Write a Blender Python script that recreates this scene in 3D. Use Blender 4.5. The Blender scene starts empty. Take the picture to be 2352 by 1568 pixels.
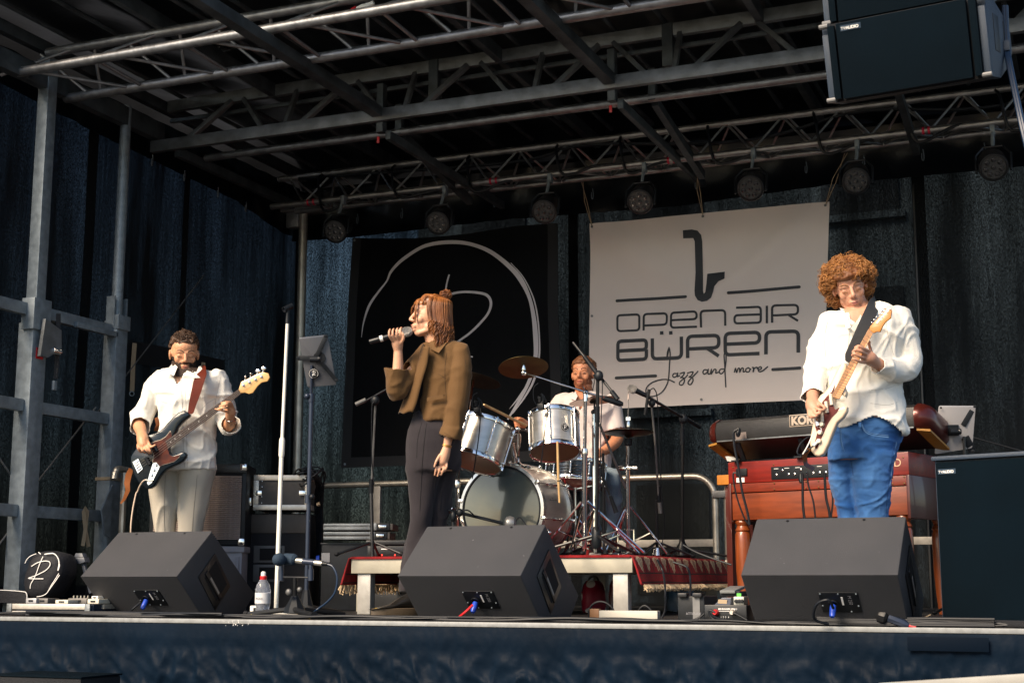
import bpy, bmesh, math, random
from mathutils import Vector, Matrix, noise, geometry
from mathutils.bvhtree import BVHTree
V = Vector
R = math.radians
random.seed(7)
S = bpy.context.scene
COL = S.collection
# ---------------------------------------------------------------- camera, sky, sun, exposure
F, CX, CY, ZC = 3267.0, 1176.0, 784.0, 0.185
YAW, PIT = R(22.7), math.atan(551 / 3267.0)
cam = bpy.data.objects.new('camera', bpy.data.cameras.new('camera'))
COL.objects.link(cam)
cam.location = (0, 0, ZC)
cam.rotation_euler = (math.pi / 2 + PIT, 0, YAW)
cam.data.sensor_width = 36
cam.data.lens = F / 2352 * 36
cam.data.clip_start = 0.05
cam.data.clip_end = 3000
S.camera = cam
SUN_EL, SUN_AZ = R(36), R(-20)           # azimuth measured from -Y (behind the camera) towards +X
to_sun = V((math.sin(SUN_AZ) * math.cos(SUN_EL), -math.cos(SUN_AZ) * math.cos(SUN_EL), math.sin(SUN_EL)))
world = bpy.data.worlds.new('World')
S.world = world
world.use_nodes = True
wn = world.node_tree
bg = wn.nodes['Background']
sky = wn.nodes.new('ShaderNodeTexSky')
sky.sky_type = 'NISHITA'
sky.sun_disc = False
sky.sun_elevation = SUN_EL
sky.sun_rotation = math.atan2(to_sun.x, to_sun.y)
wn.links.new(sky.outputs[0], bg.inputs[0])
bg.inputs[1].default_value = 0.12
sun = bpy.data.objects.new('sun', bpy.data.lights.new('sun', 'SUN'))
COL.objects.link(sun)
sun.rotation_euler = to_sun.to_track_quat('Z', 'Y').to_euler()
sun.location = to_sun * 60
sun.data.energy = 4.5
sun.data.angle = R(28)
sun.data.color = (1.0, 0.81, 0.60)
S.view_settings.view_transform = 'Standard'
S.view_settings.look = 'None'
S.view_settings.exposure = 0.70
S.view_settings.gamma = 1.0
S.view_settings.use_curve_mapping = False

# ---------------------------------------------------------------- survey helpers: photo pixel + distance -> place on the stage
_c, _s, _cp, _sp = math.cos(YAW), math.sin(YAW), math.cos(PIT), math.sin(PIT)
FW, RT, UP = V((-_s * _cp, _c * _cp, _sp)), V((_c, _s, 0)), V((_s * _sp, -_c * _sp, _cp))
EYE = V((0, 0, ZC))
def ray(px, py): return FW + RT * ((px - CX) / F) - UP * ((py - CY) / F)
def at(px, py, d): return EYE + ray(px, py) * d
def onY(px, py, y): r = ray(px, py); return EYE + r * (y / r.y)
def onX(px, py, x): r = ray(px, py); return EYE + r * (x / r.x)
def onZ(px, py, z): r = ray(px, py); return EYE + r * ((z - ZC) / r.z)
def onP(px, py, p0, n): r = ray(px, py); return EYE + r * ((p0 - EYE).dot(n) / r.dot(n))
def dep(p): return (V(p) - EYE).dot(FW)
class Reg:                                # a close-up of the photograph used for measuring
    def __init__(s, ox, oy, k): s.ox, s.oy, s.k = ox, oy, k
    def px(s, u, v): return s.ox + s.k * u, s.oy + s.k * v
    def at(s, u, v, d): return at(*s.px(u, v), d)
    def onY(s, u, v, y): return onY(*s.px(u, v), y)
    def onX(s, u, v, x): return onX(*s.px(u, v), x)
    def onZ(s, u, v, z): return onZ(*s.px(u, v), z)
    def onP(s, u, v, p, n): return onP(*s.px(u, v), p, n)
RB, RS, RD, RG = Reg(263.4, 733.8, .32413), Reg(809.1, 649.2, .40185), Reg(997.2, 771.5, .336), Reg(1815.7, 555.1, .42593)
B1_, B2_, B3_, B4_ = Reg(0, 1053.7, .32813), Reg(564.5, 1053.7, .32813), Reg(1129, 1053.7, .32813), Reg(1693.4, 1053.7, .32813)
RW, RK, RO, RT_ = Reg(1317.1, 442.2, .32994), Reg(771.5, 489.2, .384), Reg(1542.9, 865.5, .344), Reg(583.3, 677.4, .25796)
TL, TM, TR, LL = Reg(0, 0, .34), Reg(752.6, 0, .34), Reg(1552.3, 0, .34), Reg(0, 470.4, .30003)
GB, GG = Reg(282.2, 940.8, .12002), Reg(1825.2, 752.6, .19797)   # bass body, guitar body
RC = Reg(555.1, 1063.1, .16197)                                   # cases left of the riser
RI = Reg(2069.8, 903.2, .13201)                                   # tablet right

# ---------------------------------------------------------------- materials
MATS = {}
def nt(m): return m.node_tree.nodes, m.node_tree.links
def mat(name, col, rough=.5, metal=0, var=0, vscale=8, bump=0, bscale=60, spec=.5, coat=0, sheen=0, trans=0, emis=None, stretch=None, col2=None, sss=0, rvar=0):
    m = bpy.data.materials.new(name); m.use_nodes = True; n, l = nt(m); b = n['Principled BSDF']
    b.inputs['Base Color'].default_value = (*col, 1); b.inputs['Roughness'].default_value = rough; b.inputs['Metallic'].default_value = metal
    b.inputs['Specular IOR Level'].default_value = spec; b.inputs['Coat Weight'].default_value = coat
    b.inputs['Sheen Weight'].default_value = sheen; b.inputs['Transmission Weight'].default_value = trans
    if sss:
        b.inputs['Subsurface Weight'].default_value = sss; b.inputs['Subsurface Radius'].default_value = (.012, .005, .003); b.inputs['Subsurface Scale'].default_value = 1
    if emis: b.inputs['Emission Color'].default_value = (*emis[0], 1); b.inputs['Emission Strength'].default_value = emis[1]
    co = None
    if var or bump or rvar or col2:
        tc = n.new('ShaderNodeTexCoord'); mp = n.new('ShaderNodeMapping'); l.new(tc.outputs['Object'], mp.inputs[0]); co = mp.outputs[0]
        if stretch: mp.inputs['Scale'].default_value = stretch
    if var or col2 or rvar:
        t = n.new('ShaderNodeTexNoise'); t.inputs['Scale'].default_value = vscale; t.inputs['Detail'].default_value = 6; l.new(co, t.inputs[0])
        r = n.new('ShaderNodeValToRGB'); l.new(t.outputs['Fac'], r.inputs[0]); r.color_ramp.elements[0].position = .32; r.color_ramp.elements[1].position = .68
        c2 = col2 or tuple(min(1, c * (1 + var)) for c in col); c1 = col if col2 else tuple(c * (1 - var) for c in col)
        r.color_ramp.elements[0].color = (*c1, 1); r.color_ramp.elements[1].color = (*c2, 1)
        l.new(r.outputs[0], b.inputs['Base Color'])
        if rvar:
            mr = n.new('ShaderNodeMapRange'); mr.inputs[3].default_value = max(0, rough - rvar); mr.inputs[4].default_value = min(1, rough + rvar)
            l.new(t.outputs['Fac'], mr.inputs[0]); l.new(mr.outputs[0], b.inputs['Roughness'])
    if bump:
        t = n.new('ShaderNodeTexNoise'); t.inputs['Scale'].default_value = bscale; t.inputs['Detail'].default_value = 4; l.new(co, t.inputs[0])
        bp = n.new('ShaderNodeBump'); bp.inputs['Strength'].default_value = bump; bp.inputs['Distance'].default_value = .01
        l.new(t.outputs['Fac'], bp.inputs['Height']); l.new(bp.outputs[0], b.inputs['Normal'])
    MATS[name] = m
    return m
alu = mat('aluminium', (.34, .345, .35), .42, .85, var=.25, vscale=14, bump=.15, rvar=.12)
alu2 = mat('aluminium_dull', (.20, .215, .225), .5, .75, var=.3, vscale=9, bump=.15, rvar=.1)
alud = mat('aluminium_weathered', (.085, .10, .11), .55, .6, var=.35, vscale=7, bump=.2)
galv = mat('galvanised', (.22, .26, .29), .5, .35, var=.2, vscale=22, rvar=.1)
steel = mat('steel_dark', (.16, .16, .16), .5, .6, var=.3, vscale=9)
chrome = mat('chrome', (.78, .77, .75), .12, 1, rvar=.06, vscale=6)
black = mat('black_plastic', (.007, .009, .012), .45, var=.3, vscale=20, spec=.3)
blackm = mat('black_metal', (.009, .010, .012), .38, .1, var=.2, vscale=20)
blackp = mat('black_paint_textured', (.012, .013, .016), .55, bump=.5, bscale=500, col2=(.016, .017, .02), vscale=5, spec=.2)
grille = mat('speaker_grille', (.001, .0055, .0100), .7, var=.15, vscale=3, bump=.6, bscale=900, spec=.08)  # the blue in this black stands in for skylight
rubber = mat('rubber', (.007, .008, .010), .6, spec=.2)
cable_m = mat('cable_black', (.007, .009, .013), .45, spec=.3)
clothb = mat('black_cloth', (.004, .005, .007), .95, var=.4, vscale=5, bump=.3, bscale=300)
white = mat('white_paint', (.78, .76, .68), .4, var=.05, vscale=9)
whitep = mat('white_plastic', (.75, .74, .70), .35)
red = mat('red_plastic', (.55, .015, .02), .4)
redtape = mat('red_tape', (.6, .02, .06), .5)
blue = mat('blue_plastic', (.015, .06, .45), .35)
yellow = mat('yellow_plastic', (.75, .5, .03), .5)
green = mat('green_plastic', (.12, .6, .08), .5)
brass = mat('brass_worn', (.12, .08, .03), .34, .9, var=.25, vscale=12, rvar=.08)
silv = mat('silver_shell', (.62, .58, .51), .30, .75, var=.12, vscale=5, stretch=(1, 1, 6), rvar=.08)
printw = mat('print_white', (.75, .74, .72), .6)
printk = mat('print_black', (.012, .015, .02), .6)

# ---------------------------------------------------------------- mesh builder
def frame(zdir, xhint=(0, 0, 1)):
    z = V(zdir).normalized(); x = V(xhint); x = x - z * x.dot(z)
    if x.length < 1e-4: x = V((1, 0, 0)) - z * z.x
    x.normalize(); y = z.cross(x)
    return Matrix((x, y, z)).transposed()
class MB:
    def __init__(s): s.v = []; s.f = []
    def add(s, vs, fs):
        o = len(s.v); s.v += [V(p) for p in vs]; s.f += [tuple(i + o for i in f) for f in fs]; return s
    def box(s, c, d, rot=None, bev=0):
        c = V(c); h = V(d) / 2
        if bev:
            bm = bmesh.new(); bmesh.ops.create_cube(bm, size=1)
            for v in bm.verts: v.co = V((v.co.x * d[0], v.co.y * d[1], v.co.z * d[2]))
            bmesh.ops.bevel(bm, geom=bm.edges[:], offset=bev, segments=2, affect='EDGES', profile=.6)
            vs = [v.co.copy() for v in bm.verts]; fs = [tuple(v.index for v in f.verts) for f in bm.faces]; bm.free()
        else:
            vs = [V((x * h.x, y * h.y, z * h.z)) for x in (-1, 1) for y in (-1, 1) for z in (-1, 1)]
            fs = [(0, 1, 3, 2), (4, 6, 7, 5), (0, 4, 5, 1), (2, 3, 7, 6), (0, 2, 6, 4), (1, 5, 7, 3)]
        if rot is not None: vs = [rot @ v for v in vs]
        return s.add([v + c for v in vs], fs)
    def bar(s, a, b, w, h, up=(0, 0, 1), bev=0):      # rectangular bar from a to b; h along up
        a, b = V(a), V(b); z = (b - a).normalized(); m = frame(z, up)
        return s.box((a + b) / 2, (h, w, (b - a).length), m, bev)
    def tube(s, pts, r, n=8, cap=True, flat=1.0, up=(0, 0, 1)):
        pts = [V(p) for p in pts]; rs = r if isinstance(r, (list, tuple)) else [r] * len(pts)
        t0 = (pts[1] - pts[0]).normalized(); m = frame(t0, up); x = m.col[0].copy()
        vs = []
        for i, p in enumerate(pts):
            t = (pts[min(i + 1, len(pts) - 1)] - pts[max(i - 1, 0)]).normalized()
            x = x - t * x.dot(t); x = x.normalized() if x.length > 1e-5 else frame(t).col[0].copy(); y = t.cross(x)
            for k in range(n):
                a = 2 * math.pi * k / n; vs.append(p + (x * math.cos(a) + y * math.sin(a) * flat) * rs[i])
        fs = [(i * n + k, i * n + (k + 1) % n, (i + 1) * n + (k + 1) % n, (i + 1) * n + k) for i in range(len(pts) - 1) for k in range(n)]
        if cap: fs += [tuple(range(n - 1, -1, -1)), tuple((len(pts) - 1) * n + k for k in range(n))]
        return s.add(vs, fs)
    def lathe(s, prof, o, axis=(0, 0, 1), n=20, xh=(1, 0, 0.01), cap=True):
        m = frame(axis, xh); o = V(o); vs = []; L = len(prof)
        for r, h in prof:
            for k in range(n):
                a = 2 * math.pi * k / n; vs.append(o + m @ V((r * math.cos(a), r * math.sin(a), h)))
        fs = [(i * n + k, i * n + (k + 1) % n, (i + 1) * n + (k + 1) % n, (i + 1) * n + k) for i in range(L - 1) for k in range(n)]
        if cap and prof[0][0] > 1e-6: fs.append(tuple(range(n - 1, -1, -1)))
        if cap and prof[-1][0] > 1e-6: fs.append(tuple((L - 1) * n + k for k in range(n)))
        return s.add(vs, fs)
    def ell(s, c, r, rot=None, nu=16, nv=10):
        vs = []; fs = []; c = V(c); r = r if hasattr(r, '__len__') else (r, r, r)
        for j in range(nv + 1):
            th = math.pi * j / nv
            for i in range(nu):
                ph = 2 * math.pi * i / nu
                p = V((r[0] * math.sin(th) * math.cos(ph), r[1] * math.sin(th) * math.sin(ph), r[2] * math.cos(th)))
                vs.append(c + (rot @ p if rot is not None else p))
        for j in range(nv):
            for i in range(nu): fs.append((j * nu + i, (j + 1) * nu + i, (j + 1) * nu + (i + 1) % nu, j * nu + (i + 1) % nu))
        return s.add(vs, fs)
    def loft(s, rings, cap=True):
        n = len(rings[0]); vs = [V(p) for r in rings for p in r]
        fs = [(i * n + k, i * n + (k + 1) % n, (i + 1) * n + (k + 1) % n, (i + 1) * n + k) for i in range(len(rings) - 1) for k in range(n)]
        if cap: fs += [tuple(range(n - 1, -1, -1)), tuple((len(rings) - 1) * n + k for k in range(n))]
        return s.add(vs, fs)
    def prism(s, poly, off, bev=0):                  # planar polygon in space extruded by vector off
        poly = [V(p) for p in poly]; off = V(off); n = len(poly)
        tris = geometry.tessellate_polygon([poly])
        if bev:
            c = sum(poly, V()) / n; nn = off.normalized()
            def inset(b):
                out = []
                for i in range(n):
                    e1 = (poly[i] - poly[i - 1]).normalized(); e2 = (poly[(i + 1) % n] - poly[i]).normalized()
                    m = (e1.cross(nn) + e2.cross(nn)); m = m.normalized() if m.length > 1e-5 else e1.cross(nn); out.append(poly[i] + m * b)
                return out
            area = sum((poly[i] - c).cross(poly[(i + 1) % n] - c).dot(nn) for i in range(n))
            sg = -1 if area > 0 else 1
            ins, mid = inset(sg * bev), inset(sg * bev * .3)
            rings = [ins, [p + nn * bev * .3 for p in mid], [p + nn * bev for p in poly], [p + off - nn * bev for p in poly], [p + off - nn * bev * .3 for p in mid], [p + off for p in ins]]
        else: rings = [poly, [p + off for p in poly]]
        vs = [p for r in rings for p in r]; L = len(rings)
        fs = [(i * n + k, i * n + (k + 1) % n, (i + 1) * n + (k + 1) % n, (i + 1) * n + k) for i in range(L - 1) for k in range(n)]
        fs += [(t[2], t[1], t[0]) for t in tris] + [tuple((L - 1) * n + i for i in t) for t in tris]
        return s.add(vs, fs)
    def strip(s, pts, w, nrm, th=.0015, caps=True):  # flat ribbon of width w (or widths) in the plane with normal nrm
        pts = [V(p) for p in pts]; nrm = V(nrm).normalized(); n = len(pts)
        ws = w if isinstance(w, (list, tuple)) else [w] * n
        if caps:
            d0 = (pts[0] - pts[1]).normalized(); d1 = (pts[-1] - pts[-2]).normalized()
            pts = [pts[0] + d0 * ws[0] * .45, pts[0] + d0 * ws[0] * .28] + pts + [pts[-1] + d1 * ws[-1] * .28, pts[-1] + d1 * ws[-1] * .45]
            ws = [ws[0] * .35, ws[0] * .8] + list(ws) + [ws[-1] * .8, ws[-1] * .35]; n += 4
        vs = []
        for i in range(n):
            a = (pts[i] - pts[i - 1]).normalized() if i else (pts[1] - pts[0]).normalized()
            b = (pts[i + 1] - pts[i]).normalized() if i < n - 1 else a
            t = (a + b).normalized() if (a + b).length > .1 else a
            k = 1 / max(.6, t.dot(a)); side = t.cross(nrm).normalized() * ws[i] * .5 * k
            vs += [pts[i] + side, pts[i] - side, pts[i] - side + nrm * th, pts[i] + side + nrm * th]
        fs = [(i * 4 + k, i * 4 + (k + 1) % 4, i * 4 + 4 + (k + 1) % 4, i * 4 + 4 + k) for i in range(n - 1) for k in range(4)]
        return s.add(vs, fs + [(3, 2, 1, 0), (n * 4 - 4, n * 4 - 3, n * 4 - 2, n * 4 - 1)])
    def merge(s, o, m=None): return s.add([m @ v for v in o.v] if m is not None else o.v, o.f)
WM = {}
def root(name, label, cat, loc=(0, 0, 0), rz=0, group=None, rot=None):
    o = bpy.data.objects.new(name, None); COL.objects.link(o); o.empty_display_size = .1
    o.location = loc; o.rotation_euler = rot.to_euler() if rot is not None else (0, 0, rz)
    WM[o.name] = Matrix.Translation(V(loc)) @ (rot.to_4x4() if rot is not None else Matrix.Rotation(rz, 4, 'Z'))
    return tag(o, label, cat, group)
def tag(o, label=None, cat=None, group=None, kind=None):
    for k, v in (('label', label), ('category', cat), ('group', group), ('kind', kind)):
        if v: o[k] = v
    return o
def put(mb, name, m, parent=None, local=False, label=None, smooth=35, kind=None):
    me = bpy.data.meshes.new(name); vs = mb.v
    o = bpy.data.objects.new(name, me); COL.objects.link(o)
    if parent is not None:
        o.parent = parent
        if not local: inv = WM[parent.name].inverted(); vs = [inv @ v for v in vs]
        WM[o.name] = WM[parent.name]
    elif not local:
        lo = [min(v[i] for v in vs) for i in range(3)]; hi = [max(v[i] for v in vs) for i in range(3)]
        c = V(((lo[0] + hi[0]) / 2, (lo[1] + hi[1]) / 2, lo[2])); vs = [v - c for v in vs]; o.location = c; WM[o.name] = Matrix.Translation(c)
    me.from_pydata([tuple(v) for v in vs], [], mb.f)
    bm = bmesh.new(); bm.from_mesh(me); bmesh.ops.recalc_face_normals(bm, faces=bm.faces[:]); bm.to_mesh(me); bm.free()
    for mm in (m if isinstance(m, (list, tuple)) else [m]): me.materials.append(mm)
    if smooth:
        me.polygons.foreach_set('use_smooth', [True] * len(me.polygons))
        if smooth < 180: me.set_sharp_from_angle(angle=R(smooth))
    if label: o['label'] = label
    if kind: o['kind'] = kind
    return o
def solo(mb, name, m, label, cat, group=None, smooth=35, kind=None):
    return tag(put(mb, name, m, smooth=smooth), label, cat, group, kind)
def copy_tree(o, loc, rz=None, label=None):
    c = o.copy(); COL.objects.link(c); c.location = loc
    if rz is not None: c.rotation_euler = (0, 0, rz)
    if label: c['label'] = label
    WM[c.name] = Matrix.Translation(V(loc)) @ c.rotation_euler.to_matrix().to_4x4()
    for ch in o.children:
        d = ch.copy(); COL.objects.link(d); d.parent = c
        for g in ch.children: e = g.copy(); COL.objects.link(e); e.parent = d
    return c
def share(src, parent, shift):            # an alike piece moved by shift, sharing its mesh
    o = src.copy(); COL.objects.link(o); o.parent = parent; o.location = src.location + V(shift); return o
def textmb(body, size, o, x, y, th=.0012, align='LEFT', space=1.0, shear=0, ext=0):
    cu = bpy.data.curves.new('t', 'FONT'); cu.body = body; cu.size = size; cu.align_x = align; cu.space_character = space; cu.shear = shear; cu.offset = ext
    cu.extrude = 0; ob = bpy.data.objects.new('t', cu); me = bpy.data.meshes.new_from_object(ob)
    x, y = V(x).normalized(), V(y).normalized(); n = x.cross(y); o = V(o); mb = MB()
    mb.add([o + x * v.co.x + y * v.co.y + n * th for v in me.vertices], [tuple(p.vertices) for p in me.polygons])
    bpy.data.objects.remove(ob); bpy.data.curves.remove(cu); bpy.data.meshes.remove(me)
    return mb
def arcpts(c, r, a0, a1, n, ex, ey): return [V(c) + ex * (r * math.cos(a0 + (a1 - a0) * i / n)) + ey * (r * math.sin(a0 + (a1 - a0) * i / n)) for i in range(n + 1)]
def cat(pts, k=6):                         # smooth curve through points
    pts = [V(p) for p in pts]; P = [pts[0] * 2 - pts[1]] + pts + [pts[-1] * 2 - pts[-2]]; out = []
    for i in range(1, len(P) - 2):
        a, b, c, d = P[i - 1:i + 3]
        for j in range(k):
            t = j / k; out.append(.5 * ((2 * b) + (c - a) * t + (2 * a - 5 * b + 4 * c - d) * t * t + (3 * b - 3 * c + d - a) * t ** 3))
    out.append(pts[-1]); return out
def catr(vals, k=6): return [v.x for v in cat([V((v, 0, 0)) for v in vals], k)]
def sstep(a, b, x): t = max(0, min(1, (x - a) / (b - a))); return t * t * (3 - 2 * t)
# ================================================================ THE SETTING
YE = 6.22                                   # front edge of the deck
gm = mat('cobbled_ground', (.05, .05, .05), .85, var=.3, vscale=3, bump=.5, bscale=20)
o = put(MB().add([(-400, -300, -1.35), (400, -300, -1.35), (400, 500, -1.35), (-400, 500, -1.35)], [(0, 1, 2, 3)]), 'ground', gm, local=True); tag(o, kind='structure')
deckm = mat('deck_phenolic_board', (.014, .013, .013), .5, var=.3, vscale=6)
o = put(MB().box((-3.2, YE + 2.35, -.06), (8.4, 4.66, .12)), 'stage_floor', deckm); tag(o, kind='structure')
# edge trim: aluminium extrusion along the deck edge
tr_ = root('stage_edge_trim', 'thin pale aluminium edge strip running along the front of the stage deck', 'edge trim', (-3.2, YE - .02, -.1))
put(MB().box((-3.2, YE - .012, -.013), (8.4, .02, .022), bev=.003), 'strip', mat('edge_alu', (.25, .26, .26), .5, .3, var=.15, vscale=30), tr_)
# skirt cloth with creases
skm = mat('vinyl_skirt', (.0030, .0080, .0165), .46, var=.2, vscale=2.5, bump=.12, bscale=40, spec=.04)
mb = MB(); nx, nz = 760, 96; X0, X1, Z0, Z1 = -7.2, .9, -1.34, -.026
for j in range(nz + 1):
    z = Z1 + (Z0 - Z1) * (j / nz) ** .8
    for i in range(nx + 1):
        x = X0 + (X1 - X0) * i / nx; d = (Z1 - z)
        sc = 1 + (x + 6) * .12
        y = -.010 * sstep(0, .35, d) * noise.noise(V((x * 9 + d * 7, d * 3, 1))) * sc
        y += -.005 * noise.noise(V((x * 26 - d * 16, d * 11, 5))) * sstep(.03, .3, d) * sc
        rr = 1 - abs(noise.noise(V((x * 7 - d * 8, d * 4, 9)))) * 2
        y -= .009 * max(0, rr) ** 3 * sstep(.08, .3, d) * sc
        wq = V((x * 6.5 - d * 5 + .8 * noise.noise(V((x * 2.5, d * 5, 3))), d * 7 + .6 * noise.noise(V((x * 4, d * 6, 8))), 4)); r2 = 1 - abs(noise.noise(wq)) * 3.0
        y -= .013 * max(0, r2) ** 4 * sstep(.10, .20, d) * sc
        wq = V((x * 17 + d * 9, d * 13, 14)); r3 = 1 - abs(noise.noise(wq)) * 3.0
        y -= .0045 * max(0, r3) ** 3 * sstep(.01, .05, d) * sc
        y -= .006 * math.sin(x * 38 + 4 * noise.noise(V((x * 3, 0, 2)))) * sstep(.11, .16, d) * sstep(.4, .15, d)
        y -= .0035 * sstep(.125, .08, d) * sstep(.0, .02, d) + .002 * sstep(.045, .055, d) * sstep(.085, .075, d)
        mb.v.append(V((x, YE - .035 + y - .06 * d * .3, z)))
mb.f = [(j * (nx + 1) + i, j * (nx + 1) + i + 1, (j + 1) * (nx + 1) + i + 1, (j + 1) * (nx + 1) + i) for j in range(nz) for i in range(nx)]
sk = solo(mb, 'stage_skirt', skm, 'creased dark navy vinyl skirt hanging below the stage edge', 'stage skirt', smooth=180)
mb = MB()                                  # scuffed white flecks of old tape on the hem
for i in range(46):
    u = random.uniform(1545, 1700) if i < 40 else random.choice([1745, 1845]) + random.uniform(-8, 8)
    p = B1_.onY(u, random.uniform(1130, 1166), YE - .052); a = random.uniform(.002, .006)
    mb.add([p + V((random.uniform(-a, a), 0, random.uniform(-a, a))) for _ in range(3)], [(0, 1, 2)])
put(mb, 'tape_residue', printw, sk, smooth=0)
mb = MB(); p0 = B4_.onY(1190, 1240, YE - .056); p1 = B4_.onY(1765, 1350, YE - .056)
mb.box(((p0.x + p1.x) / 2, YE - .062, (p0.z + p1.z) / 2), (p1.x - p0.x, .004, p0.z - p1.z), bev=.0015)
put(mb, 'sewn_patch', mat('vinyl_patch', (.0015, .0050, .0115), .6, spec=.05), sk)
# crowd barrier rail and a black box at the very bottom of the view
b0, b1 = onY(2020, 1566, 5.2), onY(2400, 1541, 5.0)
bar = root('crowd_barrier', 'pale metal top rail cutting the lower right corner in front of the skirt', 'barrier', (b1.x, b1.y, -1.35))
mb = MB(); mb.bar(b0 - V((0, 0, .024)), b1 + (b1 - b0) * .6 - V((0, 0, .024)), .04, .045, bev=.008); put(mb, 'top_rail', mat('pale_metal', (.32, .31, .28), .5, .2, var=.1), bar)
mb = MB(); mb.tube([b0 - V((-.1, 0, .04)), V((b0.x + .1, b0.y, -1.35))], .02); put(mb, 'post', alu, bar)
q0 = onY(-20, 1551, 5.6); q1 = onY(186, 1551, 5.6)
bx = root('front_box', 'flat black box whose top edge shows at the lower left corner below the stage', 'box', ((q0.x + q1.x) / 2, 5.75, -1.35))
put(MB().box(((q0.x + q1.x) / 2, 5.75, (q0.z - 1.35) / 2), (q1.x - q0.x, .3, q0.z + 1.35), bev=.01), 'case_body', blackp, bx)
put(MB().box(((q0.x + q1.x) / 2, 5.75, q0.z + .004), (q1.x - q0.x + .01, .31, .008), bev=.002), 'lid_edge', MATS['speaker_grille'], bx)

# ---------------------------------------------------------------- scrim walls of woven mesh, letting daylight through
def scrim_mat(name, seed, lo, hi, tint):
    m = bpy.data.materials.new(name); m.use_nodes = True; n, l = nt(m); out = n['Material Output']; b = n['Principled BSDF']
    b.inputs['Base Color'].default_value = (.006, .007, .008, 1); b.inputs['Roughness'].default_value = .9; b.inputs['Specular IOR Level'].default_value = .15
    tc = n.new('ShaderNodeTexCoord')
    def nz(scale, sc, det=3, loc=0):
        mp = n.new('ShaderNodeMapping'); mp.inputs['Scale'].default_value = sc; mp.inputs['Location'].default_value = (seed + loc, seed * 2, 0)
        l.new(tc.outputs['Object'], mp.inputs[0]); t = n.new('ShaderNodeTexNoise'); t.inputs['Scale'].default_value = scale; t.inputs['Detail'].default_value = det
        t.inputs['Roughness'].default_value = .6; l.new(mp.outputs[0], t.inputs[0]); return t.outputs['Fac']
    def mr(v, a, b_, c, d):
        q = n.new('ShaderNodeMapRange'); q.inputs[1].default_value = a; q.inputs[2].default_value = b_; q.inputs[3].default_value = c; q.inputs[4].default_value = d
        l.new(v, q.inputs[0]); return q.outputs[0]
    def mul(a, b_):
        q = n.new('ShaderNodeMath'); q.operation = 'MULTIPLY'; l.new(a, q.inputs[0]); l.new(b_, q.inputs[1]); return q.outputs[0]
    weave = mr(nz(1, (330, 330, 60), 2), .42, .68, .10, 2.2)        # single threads
    streak = mr(nz(1, (34, 34, 1.6), 4, 3), .3, .7, .6, 1.35)       # vertical weaving faults
    fold = mr(nz(1, (2.6, 2.6, .3), 4, 9), .36, .68, lo, hi)       # folds and double layers
    fac = mul(mul(weave, streak), fold)
    tr = n.new('ShaderNodeBsdfTransparent'); tr.inputs[0].default_value = (*tint, 1)
    mx = n.new('ShaderNodeMixShader'); l.new(fac, mx.inputs[0]); l.new(b.outputs[0], mx.inputs[1]); l.new(tr.outputs[0], mx.inputs[2]); l.new(mx.outputs[0], out.inputs[0])
    return m
scl = scrim_mat('scrim_side', 3.1, .001, .024, (.8, .9, 1)); scb = scrim_mat('scrim_back', 11.7, .012, .095, (.86, .94, .95))
def cloth_wall(fn, nx, nz):
    mb = MB()
    for j in range(nz + 1):
        for i in range(nx + 1): mb.v.append(V(fn(i / nx, j / nz)))
    mb.f = [(j * (nx + 1) + i, j * (nx + 1) + i + 1, (j + 1) * (nx + 1) + i + 1, (j + 1) * (nx + 1) + i) for j in range(nz) for i in range(nx)]
    return mb
def wv(a, b): return .03 * noise.noise(V((a * 3, b * .6, 3))) + .012 * noise.noise(V((a * 12, b * .8, 7)))
lw = root('side_scrim', 'black woven mesh side wall with bluish light shining through behind the steel posts', 'mesh wall', (-6.5, 8, 0))
ZT = 3.62
cuts = [5.85, 7.78, 8.93, 10.62]             # separate lengths of mesh overlapping
for a, b in zip(cuts, cuts[1:]):
    put(cloth_wall(lambda s, t: (-6.5 + wv(a + (b - a) * s, ZT * t) - (.012 if a > 7 and a < 8.9 else 0), a + (b - a + .09) * s, -.1 + (ZT + .1) * t), 60, 20), 'mesh_panel', scl, lw, smooth=180)
bw = root('back_scrim', 'black woven mesh back wall with pale vertical streaks of daylight behind the banners', 'mesh wall', (-3, 10.6, 0))
cuts = [-6.52, -3.95, -1.21, 1.4]
for k, (a, b) in enumerate(zip(cuts, cuts[1:])):
    put(cloth_wall(lambda s, t: (a + (b - a + .09) * s, 10.62 + wv(a + (b - a) * s, ZT * t + 5) + .015 * (k % 2), -.1 + (ZT + .1) * t), 60, 20), 'mesh_panel', scb, bw, smooth=180)
put(MB().tube([(-1.21, 10.60, 0), (-1.2, 10.60, 3.1)], .012, 6), 'seam_pole', blackm, bw)
# pale house across the lane, seen only through the mesh
hs_ = root('town_house', 'pale rendered house with dark windows, only guessed through the black mesh', 'house', (-8, 24, -1.35))
hw = mat('house_render', (.12, .16, .20), .9, var=.08, vscale=.4); hgl = mat('house_glass', (.02, .025, .03), .1)
put(MB().box((1.5, 26, 4.2), (27, 4, 11)), 'wall', hw, hs_)
w0 = None
for i in range(7):
    for j in range(3):
        if w0 is None: w0 = put(MB().box((-10.4, 23.98, .9), (1.3, .1, 1.9)), 'window', hgl, hs_); f0 = put(MB().box((-10.4, 23.95, -.12), (1.5, .2, .12)), 'sill', MATS['house_render'], hs_)
        else: share(w0, hs_, (i * 3.4, 0, j * 3.2)); share(f0, hs_, (i * 3.4, 0, j * 3.2))
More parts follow.
